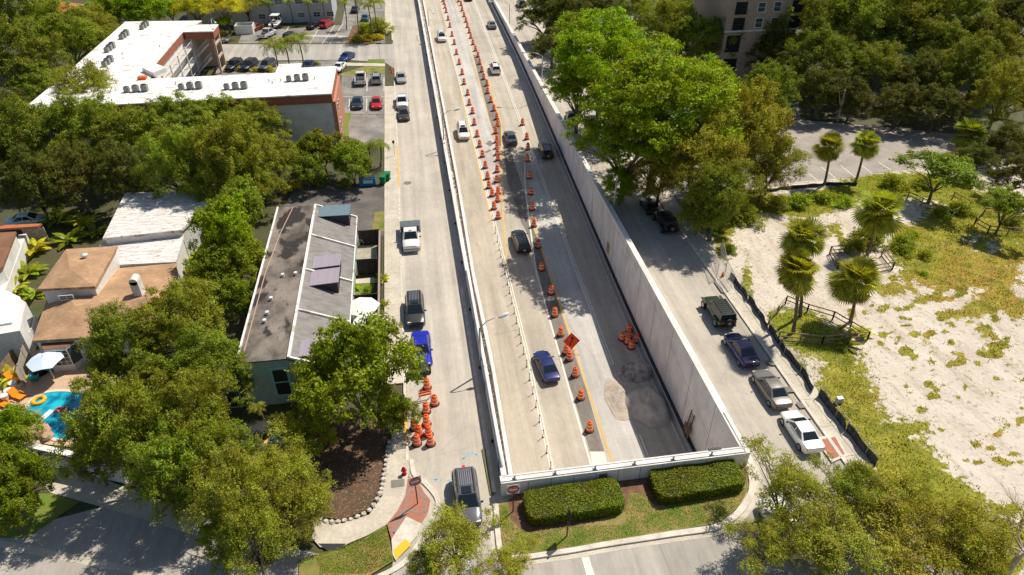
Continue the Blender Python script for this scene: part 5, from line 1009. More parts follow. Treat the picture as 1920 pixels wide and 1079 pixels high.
for (x, y), l in zip([(325, 325), (402, 490), (317, 570), (320, 695), (195, 735), (245, 800), (340, 800), (222, 893), (360, 895)], ['farthest, under the leaves', 'the one standing apart to the right', 'just below the orange barricade', 'fourth from the far end', 'leftmost by the yellow kerb', 'left one of the second nearest pair', 'right one of the second nearest pair', 'left one of the nearest pair', 'right one of the nearest pair']):
    p = G(740+x/5.395, 660+y/5.395, .5); stamp(DR, 'orange drum of the group on the left street, '+l, 'traffic drum', (p[0], p[1], .004), 0, 'drums grouped on the left street', 1.05)
# folded barricade by the drums
p = G(797, 752, 0); t = thing('barricade', 'folded orange and white barricade behind the drums on the left street', 'barricade', p); b = MB(); b.bar(p+[-.5, 0, .9], p+[.6, .2, .9], .06, .2); b.bar(p+[-.5, .1, .5], p+[.6, .3, .5], .06, .2); b.build('rail', M_orange, t)
b = MB(); [b.bar(p+[s, d, 0], p+[s, .1, 1.0], .05, .05) for s in (-.4, .5) for d in (-.3, .5)]; b.build('leg', M_sheet, t)
# cones
for (u, v, l) in ((732.5, 131, 'small orange cone standing on the corner, upper of two'), (735, 137, 'small orange cone on the corner beside a white bag')):
    p = G(u, v, 0); t = thing('traffic_cone', l, 'traffic cone', p); b = MB(); b.lathe(p, [(.2, .04), (.12, .4), (.03, .8)], 12); b.build('cone_body', M_orange, t, smooth=True); b = MB(); b.box(p+[0, 0, .03], (.5, .5, .05)); b.build('cone_base', M_orange, t)
# lane delineator posts
dp = thing('delineator_post', 'x', 'post'); b = MB(); b.tube([(0, 0, 0), (0, 0, .92)], .032, 8); b.build('post', mat('grey_post', (.16, .15, .14)), dp, world=False); b = MB(); b.lathe((0, 0, .9), [(.06, 0), (.06, .07), (.03, .09)], 8); b.build('post_cap', M_trim, dp, world=False); b = MB(); b.lathe((0, 0, 0), [(.11, 0), (.10, .03)], 10); b.build('base', M_trim, dp, world=False)
D = zz((820, 340), [(615, 380), (652, 523), (675, 620), (695, 712), (715, 790), (737, 883), (760, 982)])+zz((860, 500), [(547, 138), (571, 238), (599, 352), (624, 462), (650, 574), (682, 700), (702, 795), (732, 918), (765, 1060)])+[(993, 702), (999.5, 727)]+zz((900, 740), [(632, 72), (670, 240), (711, 410), (752, 588), (795, 770)])
D.append((946.5, 503)); D.sort(key=lambda q: -q[1])
for i, (u, v) in enumerate(D):
    p = Rp(u, v, .92); stamp(dp, 'thin lane post on the double white line, %s from the end wall' % ordinal(i+1), 'post', (p[0], p[1], float(rz(p[1]))+.02), 0, 'lane posts on the double white line')
# diamond warning sign on a stand
p = Rp(1066, 664, 0); p[2] = rz(p[1]); t = thing('warning_sign', 'orange diamond road work sign with a black bent arrow', 'road sign', p, 0); c = p+[.25, 0, 1.75]
nv = Vector((-.05, -1, .42)).normalized(); xv = Vector((1, -.05, 0)).normalized(); yv = nv.cross(xv).normalized(); yv = yv if yv.z > 0 else -yv; cv = Vector(c)
P_ = lambda x, y, o=0: cv+xv*x+yv*y+nv*o
b = MB(); hh = .92; q = [(0, -hh), (hh, 0), (0, hh), (-hh, 0)]; b.add([P_(x, y, 0) for x, y in q]+[P_(x, y, .015) for x, y in q], [(4, 5, 6, 7), (3, 2, 1, 0), (0, 1, 5, 4), (1, 2, 6, 5), (2, 3, 7, 6), (3, 0, 4, 7)]); pl = b.build('sign_panel', mat('fluorescent_orange', (.88, .07, .01), rough=.4), t)
b = MB(); sh = [(-.20, -.48), (-.08, -.48), (-.07, -.22), (.12, -.02), (.13, .22), (.27, .18), (.10, .48), (-.13, .26), (.01, .24), (0, .02), (-.19, -.18)]; b.poly([P_(x*1.05, y*1.05, .022) for x, y in sh]); b.build('arrow_symbol', M_black, pl)
b = MB()
for (a, d) in (((-.85, 0), (0, .85)), ((0, .85), (.85, 0)), ((.85, 0), (0, -.85)), ((0, -.85), (-.85, 0))): b.bar(P_(*a, .02), P_(*d, .02), .025, .006)
b.build('sign_border', M_black, pl)
b = MB(); b.tube([p+[.25, .05, .25], c+[0, .05, 0]], .03); [b.tube([p+[.25, .05, .3], p+[.25+sx, sy, .02]], .022) for sx, sy in ((-.8, -.5), (.9, -.45), (-.7, .6), (.8, .6))]; b.build('stand', M_metal, t)
# ---------------- signs ----------------
def text_mesh(s, size, mtl, parent, loc, rot, name='lettering'):
    cu = bpy.data.curves.new('t', 'FONT'); cu.body = s; cu.size = size; cu.align_x = 'CENTER'; cu.align_y = 'CENTER'; cu.extrude = .002
    o = bpy.data.objects.new('t', cu); C.objects.link(o); dg = bpy.context.evaluated_depsgraph_get(); me = bpy.data.meshes.new_from_object(o.evaluated_get(dg)); bpy.data.objects.remove(o)
    me.materials.clear(); me.materials.append(mtl); n = mkobj(name, me, parent); n.location = loc; n.rotation_euler = rot; return n
def no_entry(u, v, hz_, label, zb, yaw, dark=False):
    p = G(u, v, zb); t = thing('road_sign', label, 'road sign', p, yaw); b = MB(); b.tube([(0, 0, 0), (0, 0, hz_)], .045, 8); b.build('post', M_dark, t, world=False)
    b = MB(); b.box((0, -.055, hz_-.05), (.92, .02, .92)); pl = b.build('sign_panel', M_metalw, t, world=False, bevel=.005)
    b = MB(); b.tube([(0, -.066, hz_-.05), (0, -.076, hz_-.05)], .43, 28); b.build('red_disc', M_red, pl, world=False)
    b = MB(); b.box((0, -.082, hz_-.05), (.64, .01, .13)); b.build('white_bar', M_metalw, pl, world=False)
    text_mesh('DO NOT', .17, M_metalw, pl, (0, -.082, hz_+.13), (R(90), 0, 0)); text_mesh('ENTER', .17, M_metalw, pl, (0, -.082, hz_-.24), (R(90), 0, 0))
no_entry(962, 960, 2.6, 'red and white DO NOT ENTER sign at the left end of the end wall', .14, 0)
no_entry(783, 945, 2.6, 'dark red DO NOT ENTER sign on the brick corner by the hydrant', .14, R(14))
p = G(1063, 1006, .14); t = thing('road_sign', 'narrow sign seen edge-on on a black post before the left hedge', 'road sign', p); b = MB(); b.tube([p, p+[0, 0, 3.0]], .05, 8); b.build('post', M_dark, t); b = MB(); b.box(p+[.06, 0, 2.35], (.035, .62, 1.3)); b.build('sign_panel', M_dark, t)
p = G(713, 112, 0); t = thing('street_name_sign', 'green street name sign on a thin post at the side street corner', 'street sign', p); b = MB(); b.tube([p, p+[0, 0, 3.3]], .045, 8); b.build('post', M_metal, t); b = MB(); b.box(p+[0, 0, 3.2], (1.1, .03, .28)); b.build('name_plate', mat('sign_green', (.01, .16, .07)), t)
for (u, v, h, l) in ((740, 292, 2.3, 'thin red topped sign post on the left pavement'),):
    p = G(u, v, .13); t = thing('parking_sign', l, 'road sign', p); b = MB(); b.tube([p, p+[0, 0, h]], .035, 8); b.build('post', M_metal, t); b = MB(); b.box(p+[0, -.03, h-.2], (.35, .02, .45)); b.build('sign_panel', mat('brown_red', (.25, .05, .04)), t)
# hydrant
p = G(758, 890, .13); t = thing('fire_hydrant', 'red fire hydrant on the corner pavement', 'hydrant', p); b = MB(); b.lathe(p, [(.2, 0), (.2, .06), (.13, .08), (.13, .5), (.17, .52), (.17, .58), (.14, .68), (.05, .76), (.04, .82)], 14); b.build('hydrant_body', M_red, t, smooth=True)
for d in ((-.22, 0), (.22, 0), (0, -.24)): b = MB(); b.tube([p+[d[0]*.3, d[1]*.3, .4], p+[d[0], d[1], .4]], .065, 10); b.build('nozzle', M_red, t)
# ---------------- street lamps ----------------
def lamp(base, top, hu, hv, hz_, label, grp=None):
    base = np.array(base); top = np.array(top); hd = G(hu, hv, hz_); t = thing('street_lamp', label, 'street lamp', base, 0, grp)
    b = MB(); b.tube([base, base*.5+top*.5, top], [.10, .085, .07], 10); b.build('pole', M_metal, t, smooth=True); d = hd-top
    b = MB(); b.tube([top, top+d*.35+[0, 0, .35], top+d*.75+[0, 0, .28], hd], [.05, .045, .04, .035], 8); b.build('arm', M_metal, t, smooth=True)
    u_ = d/np.linalg.norm(d); b = MB(); b.tube([hd-u_*.15, hd+u_*.1, hd+u_*.4, hd+u_*.75, hd+u_*.85], [.06, .14, .19, .14, .04], 10); b.build('lamp_head', M_metalw, t, smooth=True)
for (bu, bv, tu, tv, hu, hv, l) in ((901, 676, 903, 614, 938, 596, 'nearest street lamp on the left parapet, reaching over the sunken road'), (832, 262, 832, 217, 853, 208, 'street lamp on the left parapet beside the white car'), (804, 50, 804, 30, 812, 25, 'far street lamp on the left parapet near the top')):
    b0 = G(bu, bv, HW); hp = min(np.arange(1, 8, .05), key=lambda h: abs(cam_y(b0+[0, 0, h])-tv)) if 'cam_y' in globals() else 3.7
    lamp(b0, b0+[0, 0, 3.6], hu, hv, HW+4.3, l, 'street lamps on the left parapet')
for (tu, tv, hu, hv, h, l) in ((1148, 336, 1113, 328, 5.9, 'street lamp behind the trench wall below the bright trees'), (1009, 107, 984, 100, 6.3, 'far street lamp behind the trench wall by the dark trees'), (938, 8, 922, 4, 6.3, 'farthest street lamp behind the trench wall at the top edge')):
    top = G(tu, tv, h-.5); top[0] = max(top[0], TR(top[1])+.75); lamp([top[0], top[1], 0], top, hu, hv, h, l, 'street lamps behind the trench wall')
b0 = G(415, 119, 0); lamp(b0, b0+[0, 0, 8.5], 403, 43, 9, 'tall wooden pole lamp at the side street behind the apartments')
# ---------------- gravel piles ----------------
def pile(u, v, rx, ry, h, label, m, seed, z0=.02):
    p = Rp(u, v, 0); p[2] = rz(p[1]); rg = np.random.default_rng(seed); n = 34; t = thing('gravel_pile', label, 'gravel pile', p) ; b = MB(); ph = rg.uniform(0, 6, 6)
    for i in range(n+1):
        for k in range(48):
            a = 2*math.pi*k/48; rr = i/n; wob = 1+.10*math.sin(2*a+ph[0])+.07*math.sin(3*a+ph[1])+.035*math.sin(7*a+ph[2]); x, y = math.cos(a)*rx*rr*wob, math.sin(a)*ry*rr*wob
            hh = h*(max(0, 1-rr)**1.0)*(1+.12*math.sin(a*6+ph[3])*rr)+.10*h*math.sin(x*1.9+ph[4])*math.sin(y*2.3)*(1-rr)+.02*rg.normal()*(rr < .98)
            b.v.append((p[0]+x, p[1]+y, float(rz(p[1]+y))+z0+max(hh, 0)))
    for i in range(n):
        for k in range(48): q = i*48+k; r_ = i*48+(k+1) % 48; b.f.append([q, r_, r_+48, q+48]); b.m.append(0)
    b.build('gravel', m, t, smooth=True)
M_gr = mat('grey_gravel', (.50, .47, .44), var=(.28, .26, .245), scale=.8, vscale2=12, bump=1.0); M_gr2 = mat('pale_sand_heap', (.50, .44, .36), var=(.40, .33, .26), scale=1.2, vscale2=8, bump=.6); M_gr3 = mat('mixed_rubble', (.48, .44, .41), var=(.16, .14, .13), scale=1.6, vscale2=7, speck=((.55, .5, .45), 3, .64), bump=1)
pile(1212, 765, 2.3, 2.7, 2.7, 'large dark gravel heap in the shade near the end wall', M_gr, 1); pile(1196, 700, 2.1, 1.6, 1.6, 'low rubble heap with whitish stones behind the gravel heap', M_gr3, 2)
pile(1168, 745, 1.9, 3.2, .75, 'pale sand heap beside the dark gravel heap', M_gr2, 3)
# ladder-like frame and plaque at the wall
p = Rp(1277, 830, .0); p[2] = rz(p[1])+.75; p[0] = TR(p[1])-.35; t = thing('wall_ladder', 'rusty framed ladder leaning at the foot of the trench wall', 'ladder', p); b = MB()
for dy in (-.35, .35): b.bar(p+[0, dy, 0], p+[.25, dy, 3.0], .08, .08)
for k in range(7): b.bar(p+[.02+.035*k, -.35, .3+.4*k], p+[.02+.035*k, .35, .3+.4*k], .05, .05)
b.build('ladder_frame', mat('rust', (.22, .14, .08), var=(.10, .07, .05), scale=4), t); b = MB(); b.box(p+[-.05, 0, 1.0], (.10, 1.0, 1.0)); b.build('mesh_cage', mat('rust', (0, 0, 0)), t)
p = Rp(1127, 475, 1.5); p[0] = TR(p[1])-.05; tag((lambda q: q)(MB().box((p[0], p[1], rz(p[1])+2.2), (.08, .9, 1.4)).build('wall_plaque', mat('yellow_brown', (.42, .30, .08)), None)), 'yellow brown plaque fixed low on the trench wall', 'plaque')
# ---------------- buildings ----------------
def window(root, c, wd, h, face='S', fr=.08, frame=None, pane=None, bars=(2, 2), d=.06):
    dx, dy = {'S': (0, -1), 'E': (1, 0), 'N': (0, 1), 'W': (-1, 0)}[face]; c = np.array(c, float)
    def bx_(mb, ou, oz, w_, h_, dd, off): 
        q = c+np.array([dx*off, dy*off, oz]); 
        if dx == 0: q[0] += ou; mb.box(q, (w_, dd, h_))
        else: q[1] += ou; mb.box(q, (dd, w_, h_))
    b = MB(); 
    for s in (-1, 1): bx_(b, s*(wd/2-fr/2), 0, fr, h, d, d/2); bx_(b, 0, s*(h/2-fr/2), wd-2*fr, fr, d, d/2)
    for i in range(1, bars[0]): bx_(b, -wd/2+i*wd/bars[0], 0, fr*.5, h-2*fr, d*.6, d/2)
    for i in range(1, bars[1]): bx_(b, 0, -h/2+i*h/bars[1], wd-2*fr, fr*.5, d*.5, d/2)
    f = b.build('window', frame or M_metalw, root); b = MB(); bx_(b, 0, 0, wd-2*fr, h-2*fr, .012, .008); b.build('pane', pane or M_pane, f); return f
def PZ(pts, z): return [G(u, v, z) for u, v in pts]
# apartment block with the white L-shaped roof
AH = 7.9
ap = thing('apartment_building', 'two storey apartment block with a white L-shaped roof and brick red fascia', 'building', (-45, 118, 0))
se, sw, ne = G(621, 185, AH), G(54, 197, AH), G(630, 125, AH)
ye = (se[1]+sw[1])/2; xe = (se[0]+ne[0])/2
def AX(u, v): p = G(u, v, AH); return [float(p[0]), float(p[1])]
yN = AX(520, 138)[1]; yB = AX(597, 127)[1]
xs_ = AX(565, 122)[0]; xw2 = AX(523, 122)[0]; xi = AX(285, 146)[0]; fp = [[AX(54, 197)[0], ye], [xe, ye], [xe, yB], [xs_, yB], [xs_, yB+.0], [xs_, AX(545, 121)[1]], [xw2, AX(545, 121)[1]], [xw2, yN], [xi, yN], AX(285, 128), AX(342, 61), AX(342, 60), AX(378, 40), AX(235, 42), AX(120, 143)]
fp = [q for i, q in enumerate(fp) if i not in (4, 11)]
inset = lambda P, d: [[(x-np.mean([q[0] for q in P]))*(1-d/60)+np.mean([q[0] for q in P]), (y-np.mean([q[1] for q in P]))*(1-d/40)+np.mean([q[1] for q in P])] for x, y in P]
def off_poly(P, d):   # inward offset of a polygon
    P = [np.array(q[:2], float) for q in P]; n = len(P); A = sum(P[i][0]*P[(i+1) % n][1]-P[(i+1) % n][0]*P[i][1] for i in range(n)); s = 1 if A > 0 else -1; out = []
    for i in range(n):
        a, b_, c = P[i-1], P[i], P[(i+1) % n]; u = norm(b_-a); v = norm(c-b_); nu = s*np.array([-u[1], u[0]]); nv_ = s*np.array([-v[1], v[0]]); k = nu+nv_; k = k/max(k@k, .3)*2*d/1.0*.5*1
        out.append(b_+k)
    return out
b = MB(); b.prism(off_poly(fp, .55), 0, AH-1.25); b.build('wall', M_stucco, ap)
b = MB(); b.prism(fp, AH-1.35, AH-.12, bottom=True); b.build('fascia', M_terra, ap)
b = MB(); b.prism(off_poly(fp, -.03), AH-.12, AH+.05); rf = b.build('roof', M_roofw, ap)
b = MB(); b.box((xe-.1, (ye+yB)/2, (AH-1.3)/2), (.9, yB-ye-1.0, AH-1.36)); b.build('brick_end_wall', mat('salmon_brick', (.50, .24, .16), var=(.42, .19, .12), scale=3), ap)
for yy in (ye+2.6, ye+4.4):
    for z in (2.0, 4.9): window(ap, (xe+.36, yy, z), .7, 1.3, 'E', bars=(1, 2))
for i, u in enumerate((555, 596)):
    for z in (1.9, 4.9): window(ap, (G(u, 215, z)[0], ye+.56, z), 2.2 if z < 3 else 1.7, 1.3, 'S', bars=(3, 1))
for x in np.arange(xe-22, fp[0][0]+4, -7): 
    for z in (1.9, 4.9): window(ap, (x, ye+.56, z), 1.7, 1.3, 'S', bars=(2, 1))
# stair and gallery in the inner corner
A0 = np.array(AX(285, 128)); A1 = np.array(AX(342, 61)); gd = norm(A1-A0); gn = np.array([gd[1], -gd[0]])
b = MB()
for z in (2.7, 5.2):
    q = [A0+gn*.0, A1, A1+gn*1.2, A0+gn*1.2]; b.prism(q, z-.15, z, bottom=True)
b.build('gallery_floor', M_stucco, ap)
b = MB()
for z in (0, 2.7, 5.2):
    a, c = A0+gn*1.15, A1+gn*1.15; n_ = 46; b.bar((*a, z+1.05), (*c, z+1.05), .06, .07); b.bar((*a, z+.12), (*c, z+.12), .05, .05)
    for k in range(n_+1): q = a+(c-a)*k/n_; b.bar((*q, z+.1), (*q, z+1.05), .035, .035)
b.build('gallery_railing', M_metalw, ap)
b = MB()
for k in range(5): q = A0+(A1-A0)*k/4+gn*1.15; b.box((*q, 3.3), (.22, .22, 6.6))
b.build('gallery_column', M_stucco, ap)
tw = [AX(342, 60), AX(400, 61), AX(392, 49), AX(352, 49)]; T0 = np.array(AX(345, 61)); T1 = np.array(AX(399, 60)); wx = np.linalg.norm(T1-T0)
b = MB(); b.prism([T0, T1, T1+[0, 5.0], T0+[0, 5.0]], AH-1.35, AH-.1, bottom=True); b.build('stair_fascia', M_terra, ap)
b = MB(); b.prism([T0-[.05, .05], T1+[.05, -.05], T1+[.05, 5.05], T0+[-.05, 5.05]], AH-.1, AH+.07); b.build('stair_roof', M_roofw, ap)
b = MB(); 
for q in (T1+[-.3, .3], T1+[-.3, 4.7]): b.box((*q, (AH-1.35)/2), (.35, .45, AH-1.36))
for z in (.1, 2.7, 5.2): b.box((T1[0]-.3, T1[1]+2.5, z+.1), (.3, 4.4, .35))
b.box((T0[0]+wx*.45, T0[1]+4.8, (AH-1.35)/2), (wx*.9, .3, AH-1.36)); b.build('stair_tower_wall', mat('sand_stucco', (.55, .43, .32), var=(.5, .38, .28), scale=.8), ap)
b = MB()
for z in (0, 2.6):
    for k in range(10): b.box((T0[0]+.8+k*.28, T0[1]+1.6, z+.2+k*.25), (.3, 1.2, .08))
    a = (T0[0]+.6, T0[1]+.95, z+1.1); c = (T0[0]+3.6, T0[1]+.95, z+3.6); b.bar(a, c, .06, .08); b.bar((a[0], a[1], a[2]-.9), (c[0], c[1], c[2]-.9), .1, .2)
    for k in range(12): t_ = k/11; q = np.array(a)*(1-t_)+np.array(c)*t_; b.bar(q, q-[0, 0, .9], .04, .04)
b.build('staircase', M_metalw, ap)
# jutting roof piece over the gallery corner
b = MB(); J = [AX(268, 136), AX(289, 146), AX(313, 136), AX(290, 127)]; b.prism(J, AH+.05, AH+.75); b.build('roof_step', [M_roofw], ap)
q = G(268, 150, AH); tag(MB().box((q[0], q[1], AH+.3), (1.2, .9, .4)).build('roof_hatch', M_orange, None), 'small orange box on the white apartment roof', 'box')
b = MB()
for (u, v) in ((230, 104), (340, 175), (505, 155), (511, 158), (527, 154), (150, 150), (300, 90), (330, 160), (590, 150)): q = G(u, v, AH); b.lathe((q[0], q[1], AH+.05), [(.09, 0), (.09, .4), (.13, .42)], 8)
b.build_each('vent_pipe', M_metal, ap)
# rooftop air conditioners, each unit a thing
acp = thing('air_conditioner', 'x', 'air conditioner'); b = MB(); b.box((0, 0, .5), (.85, .85, .85)); b.build('housing', mat('ac_grey', (.28, .28, .27), var=(.2, .2, .19), scale=8, stretch=(.2, .2, 3), coord='obj'), acp, world=False, bevel=.04)
b = MB(); b.lathe((0, 0, .93), [(.36, 0), (.36, .06), (.30, .07)], 16); b.build('fan_grille', M_dark, acp, world=False); b = MB(); b.box((0, .0, .03), (1.0, .25, .06)); b.build('mount', M_kerb, acp, world=False)
acs = [((270, 48), 3, (0, -1), 'at the far end of the white roof'), ((232, 66), 3, (-.3, -1), 'near the far left edge of the white roof'), ((205, 90), 3, (-.3, -1), 'on the left side of the white roof, upper middle'), ((201, 116), 3, (-.3, -1), 'on the left side of the white roof, before the trees'),
       ((254, 167), 3, (1, .1), 'on the near wing below the orange box'), ((356, 162), 3, (1, .08), 'on the near wing, second set from the corner'), ((441, 162), 3, (1, .08), 'in the middle of the near wing'), ((557, 147), 3, (1, .08), 'at the right end of the near wing')]
for (u, v), n_, d, l in acs:
    c = G(u, v, AH+.5)
    dirv = np.array([1.0, 0.02]) if d[0] == 1 else np.array([.06, 1.0])
    for k in range(n_):
        o = (k-1)*1.25*dirv; sz = [.85, 1.0, 1.05][k]
        stamp(acp, 'rooftop air conditioner %s, %s one' % (l, (['left', 'middle', 'right'] if d[0] == 1 else ['near', 'middle', 'far'])[k]), 'air conditioner', (c[0]+o[0], c[1]+o[1], AH+.055), 0, 'air conditioners on the white roof', sz*.98)
# grey apartments at the top
ga = thing('apartment_building', 'long pale grey apartment house behind the boat and palms', 'building', (-27, 184, 0)); gx0, gx1, gy = G(470, 47, 0)[0], G(626, 42, 0)[0], G(560, 44, 0)[1]+.5
MB().prism([(gx0-14, gy), (gx1, gy), (gx1, gy+14), (gx0-14, gy+14)], 0, 6.6).build('wall', mat('grey_stucco', (.46, .48, .50), var=(.42, .44, .46), scale=.5), ga)
MB().prism([(gx0-14.3, gy-.3), (gx1+.3, gy-.3), (gx1+.3, gy+14.3), (gx0-14.3, gy+14.3)], 6.6, 6.9).build('roof', M_roofw, ga)
for u in (563, 592, 617, 520, 490): window(ga, (G(u, 34, 1.7)[0], gy, 1.7), 1.7, 1.2, 'S', bars=(2, 2))
for u in (519, 557, 588): window(ga, (G(u, 10, 4.8)[0], gy, 4.8), 1.9, 1.3, 'S', bars=(2, 2))
# bin enclosure
q = G(461, 62, 0); t = thing('bin_enclosure', 'white walled bin enclosure left of the boat', 'enclosure', q); b = MB()
for (x, y, w_, d_) in ((0, -1.6, 3.8, .15), (-1.9, 0, .15, 3.2), (1.9, 0, .15, 3.2), (0, 1.6, 3.8, .15)): b.box((q[0]+x, q[1]+y, .95), (w_, d_, 1.9))
b.build('enclosure_wall', M_metalw, t); MB().box((q[0], q[1]+.1, .7), (2.8, 2.4, 1.1)).build('bin', M_dark, t)
# beige tower
bt_ = thing('apartment_tower', 'tall beige apartment block with dark arcade openings behind the oaks', 'building', (64, 127, 0)); tx0, tx1, ty = G(1296, 120, 0)[0]+1, G(1456, 135, 0)[0], 121.5
MB().prism([(tx0, ty), (tx1, ty), (tx1, ty+16), (tx0, ty+16)], 0, 21).build('wall', mat('beige_stucco', (.40, .30, .22), var=(.36, .27, .20), scale=.4), bt_)
MB().box(((tx0+tx1)/2, ty-.1, 8.9), (tx1-tx0+.3, .3, .3)).build('cornice', M_kerb, bt_)
for u, z in ((1362, 10.2), (1392, 10.2), (1362, 12.9), (1392, 12.9), (1362, 15.6), (1392, 15.6)): window(bt_, (G(u, 20, z)[0] if False else tx0+(u-1300)/9.9, ty, z), 1.5, 1.75, 'S', bars=(1, 2))
b = MB()
for x in (tx0+2.4, tx0+13.2):
    for z in (10.2, 12.9, 15.6): b.box((x, ty-.01, z), (2.2, .06, 2.0))
for x in (tx0+2.0, tx0+8.7, tx0+12.6):
    for z in (2.4, 6.6): b.box((x, ty-.01, z), (2.7, .06, 3.0))
b.build_each('dark_opening', mat('dark_opening', (.015, .013, .012)), bt_)
for x in (tx0+2.4, tx0+13.2):
    for z in (9.2, 11.9, 14.6):
        b = MB(); b.box((x, ty-.18, z), (2.3, .3, .12)); b.box((x, ty-.3, z+.9), (2.3, .05, .06)); [b.box((x-1.1+k*.2, ty-.3, z+.47), (.03, .03, .88)) for k in range(12)]; b.build('balcony', M_dark, bt_)
q = G(1135, 17, 0); wb = thing('white_building', 'white building showing above the dark trees at the top', 'building', q); MB().box(q+[0, 5, 3.5], (9.5, 9, 7)).build('wall', mat('greyish_white', (.62, .62, .62), var=(.56, .56, .57), scale=.5), wb); MB().box(q+[0, 5, 7.1], (10, 9.5, .25)).build('roof', M_roofw, wb)  # wall is a plain greyish white with faint variation
for x in (-1.5, 1.2, 3.6): window(wb, (q[0]+x, q[1]+.5, 4.6), .9, 1.4, 'S')
# shed roof and orange roof at the left edge
q = G(118, 12, 3.5); t = thing('small_house', 'house with an orange roof among trees in the top left', 'house', (q[0], q[1], 0)); MB().box((q[0], q[1], 1.5), (6, 6, 3)).build('wall', M_stucco, t); b = MB(); x, y = q[0], q[1]; b.add([(x-3.5, y-3.5, 3), (x+3.5, y-3.5, 3), (x+3.5, y+3.5, 3), (x-3.5, y+3.5, 3), (x-1, y, 4.3), (x+1, y, 4.3)], [(0, 1, 5, 4), (1, 2, 5), (2, 3, 4, 5), (3, 0, 4)]); b.build('roof', mat('orange_tiles', (.50, .17, .07), var=(.42, .14, .06), scale=2), t)
q = G(32, 178, 3); t = thing('shed', 'grey roofed shed between trees left of the apartment block', 'shed', (q[0], q[1], 0)); MB().box((q[0], q[1], 1.4), (6.5, 4, 2.8)).build('wall', M_dark, t); MB().box((q[0], q[1], 2.95), (7, 4.5, .25)).build('roof', mat('grey_roof', (.40, .38, .35), var=(.2, .18, .16), scale=.7), t)
# teal building
th = thing('teal_building', 'long pale teal building with a stained flat roof and sloping grey roof', 'building', (-14, 60, 0)); TH = 5.0
w0 = G(446, 681, TH); w1 = G(519, 390, TH); r0 = G(541, 672, TH); r1 = G(590, 386, TH); EH = 3.0; e0 = G(651, 620, EH); e1 = G(668, 425, EH)
tw0, trx, tex = (w0[0]+w1[0])/2, (r0[0]+r1[0])/2, (e0[0]+e1[0])/2; ty0, ty1 = (w0[1]+r0[1])/2, (w1[1]+r1[1])/2
b = MB(); b.prism([(tw0, ty0), (trx, ty0), (trx, ty1), (tw0, ty1)], 0, TH-.15); sl_ = [(trx+.01, ty0), (tex-.15, ty0), (tex-.15, ty1), (trx+.01, ty1)]
b.add([(x, y, 0) for x, y in sl_]+[(sl_[0][0], ty0, TH-.2), (sl_[1][0], ty0, EH-.2), (sl_[2][0], ty1, EH-.2), (sl_[3][0], ty1, TH-.2)], [(0, 1, 5, 4), (1, 2, 6, 5), (2, 3, 7, 6), (3, 0, 4, 7)]); b.build('wall', M_teal, th)
M_fl = mat('stained_flat_roof', (.25, .215, .18), var=(.075, .062, .052), scale=.32, stretch=(1.4, .8, 1), speck=((.03, .026, .022), .30, .53), vscale2=5)
b = MB(); b.prism([(tw0-.05, ty0-.05), (trx, ty0-.05), (trx, ty1+.05), (tw0-.05, ty1+.05)], TH-.15, TH-.02); b.build('flat_roof', M_fl, th)
b = MB(); b.bar((tw0, ty0, TH+.02), (tw0, ty1, TH+.02), .15, .2); b.bar((trx+.05, ty0-.05, TH+.06), (trx+.05, ty1+.05, TH+.06), .22, .22); b.build('parapet_cap', M_roofw, th)
M_sl = mat('ribbed_grey_roof', (.25, .235, .22), var=(.17, .16, .15), scale=.9, stretch=(1, 2.2, 1), vscale2=11)
b = MB(); b.add([(trx, ty0-.1, TH-.03), (tex+.1, ty0-.1, EH-.03), (tex+.1, ty1+.1, EH-.03), (trx, ty1+.1, TH-.03)], [(0, 1, 2, 3)]); b.add([(trx, ty0-.1, TH-.2), (tex+.1, ty0-.1, EH-.2), (tex+.1, ty0-.1, EH-.03), (trx, ty0-.1, TH-.03)], [(0, 1, 2, 3)]); b.add([(tex+.1, ty0-.1, EH-.2), (tex+.1, ty1+.1, EH-.2), (tex+.1, ty1+.1, EH-.03), (tex+.1, ty0-.1, EH-.03)], [(0, 1, 2, 3)]); b.build('sloping_roof', M_sl, th)
nu = 4; ysd = np.linspace(ty0, ty1, nu+1); b = MB()
for y in ysd: b.bar((trx, y, TH+.05), (tex+.12, y, EH+.05), .16, .22)
b.bar((tex+.12, ty0, EH), (tex+.12, ty1, EH), .1, .16); b.build('roof_divider', M_roofw, th)
def zs(x): return TH-.03+(EH-TH)*(x-trx)/(tex-trx)
def dormer(y0, y1, x0, x1, z1, col, nm):
    h0 = zs(x0)+.06; b = MB(); b.add([(x0, y0, h0), (x1, y0, z1), (x1, y1, z1), (x0, y1, h0), (x0, y0, h0-.08), (x1, y0, z1-.08), (x1, y1, z1-.08), (x0, y1, h0-.08)], [(0, 1, 2, 3), (7, 6, 5, 4), (0, 4, 5, 1), (1, 5, 6, 2), (2, 6, 7, 3), (3, 7, 4, 0)]); d = b.build(nm, col, th)
    b = MB(); zb = zs(x1-.15); b.add([(x1-.15, y0+.1, zb), (x1-.15, y1-.1, zb), (x1-.15, y1-.1, z1-.09), (x1-.15, y0+.1, z1-.09), (x0+.5, y0+.1, zs(x0+.5)), (x0+.5, y1-.1, zs(x0+.5))], [(0, 1, 2, 3), (0, 3, 4), (1, 5, 2)]); b.build('dormer_wall', M_dark, d)
Mb = mat('blue_grey_metal_roof', (.16, .23, .26), rough=.4, var=(.13, .19, .22), scale=1, stretch=(9, .2, 1)); Mp = mat('lilac_panel_roof', (.36, .31, .36), rough=.45, var=(.31, .27, .31), scale=1, stretch=(9, .2, 1))
def DY(v, u=610): return float(G(u, v, 4.4)[1])
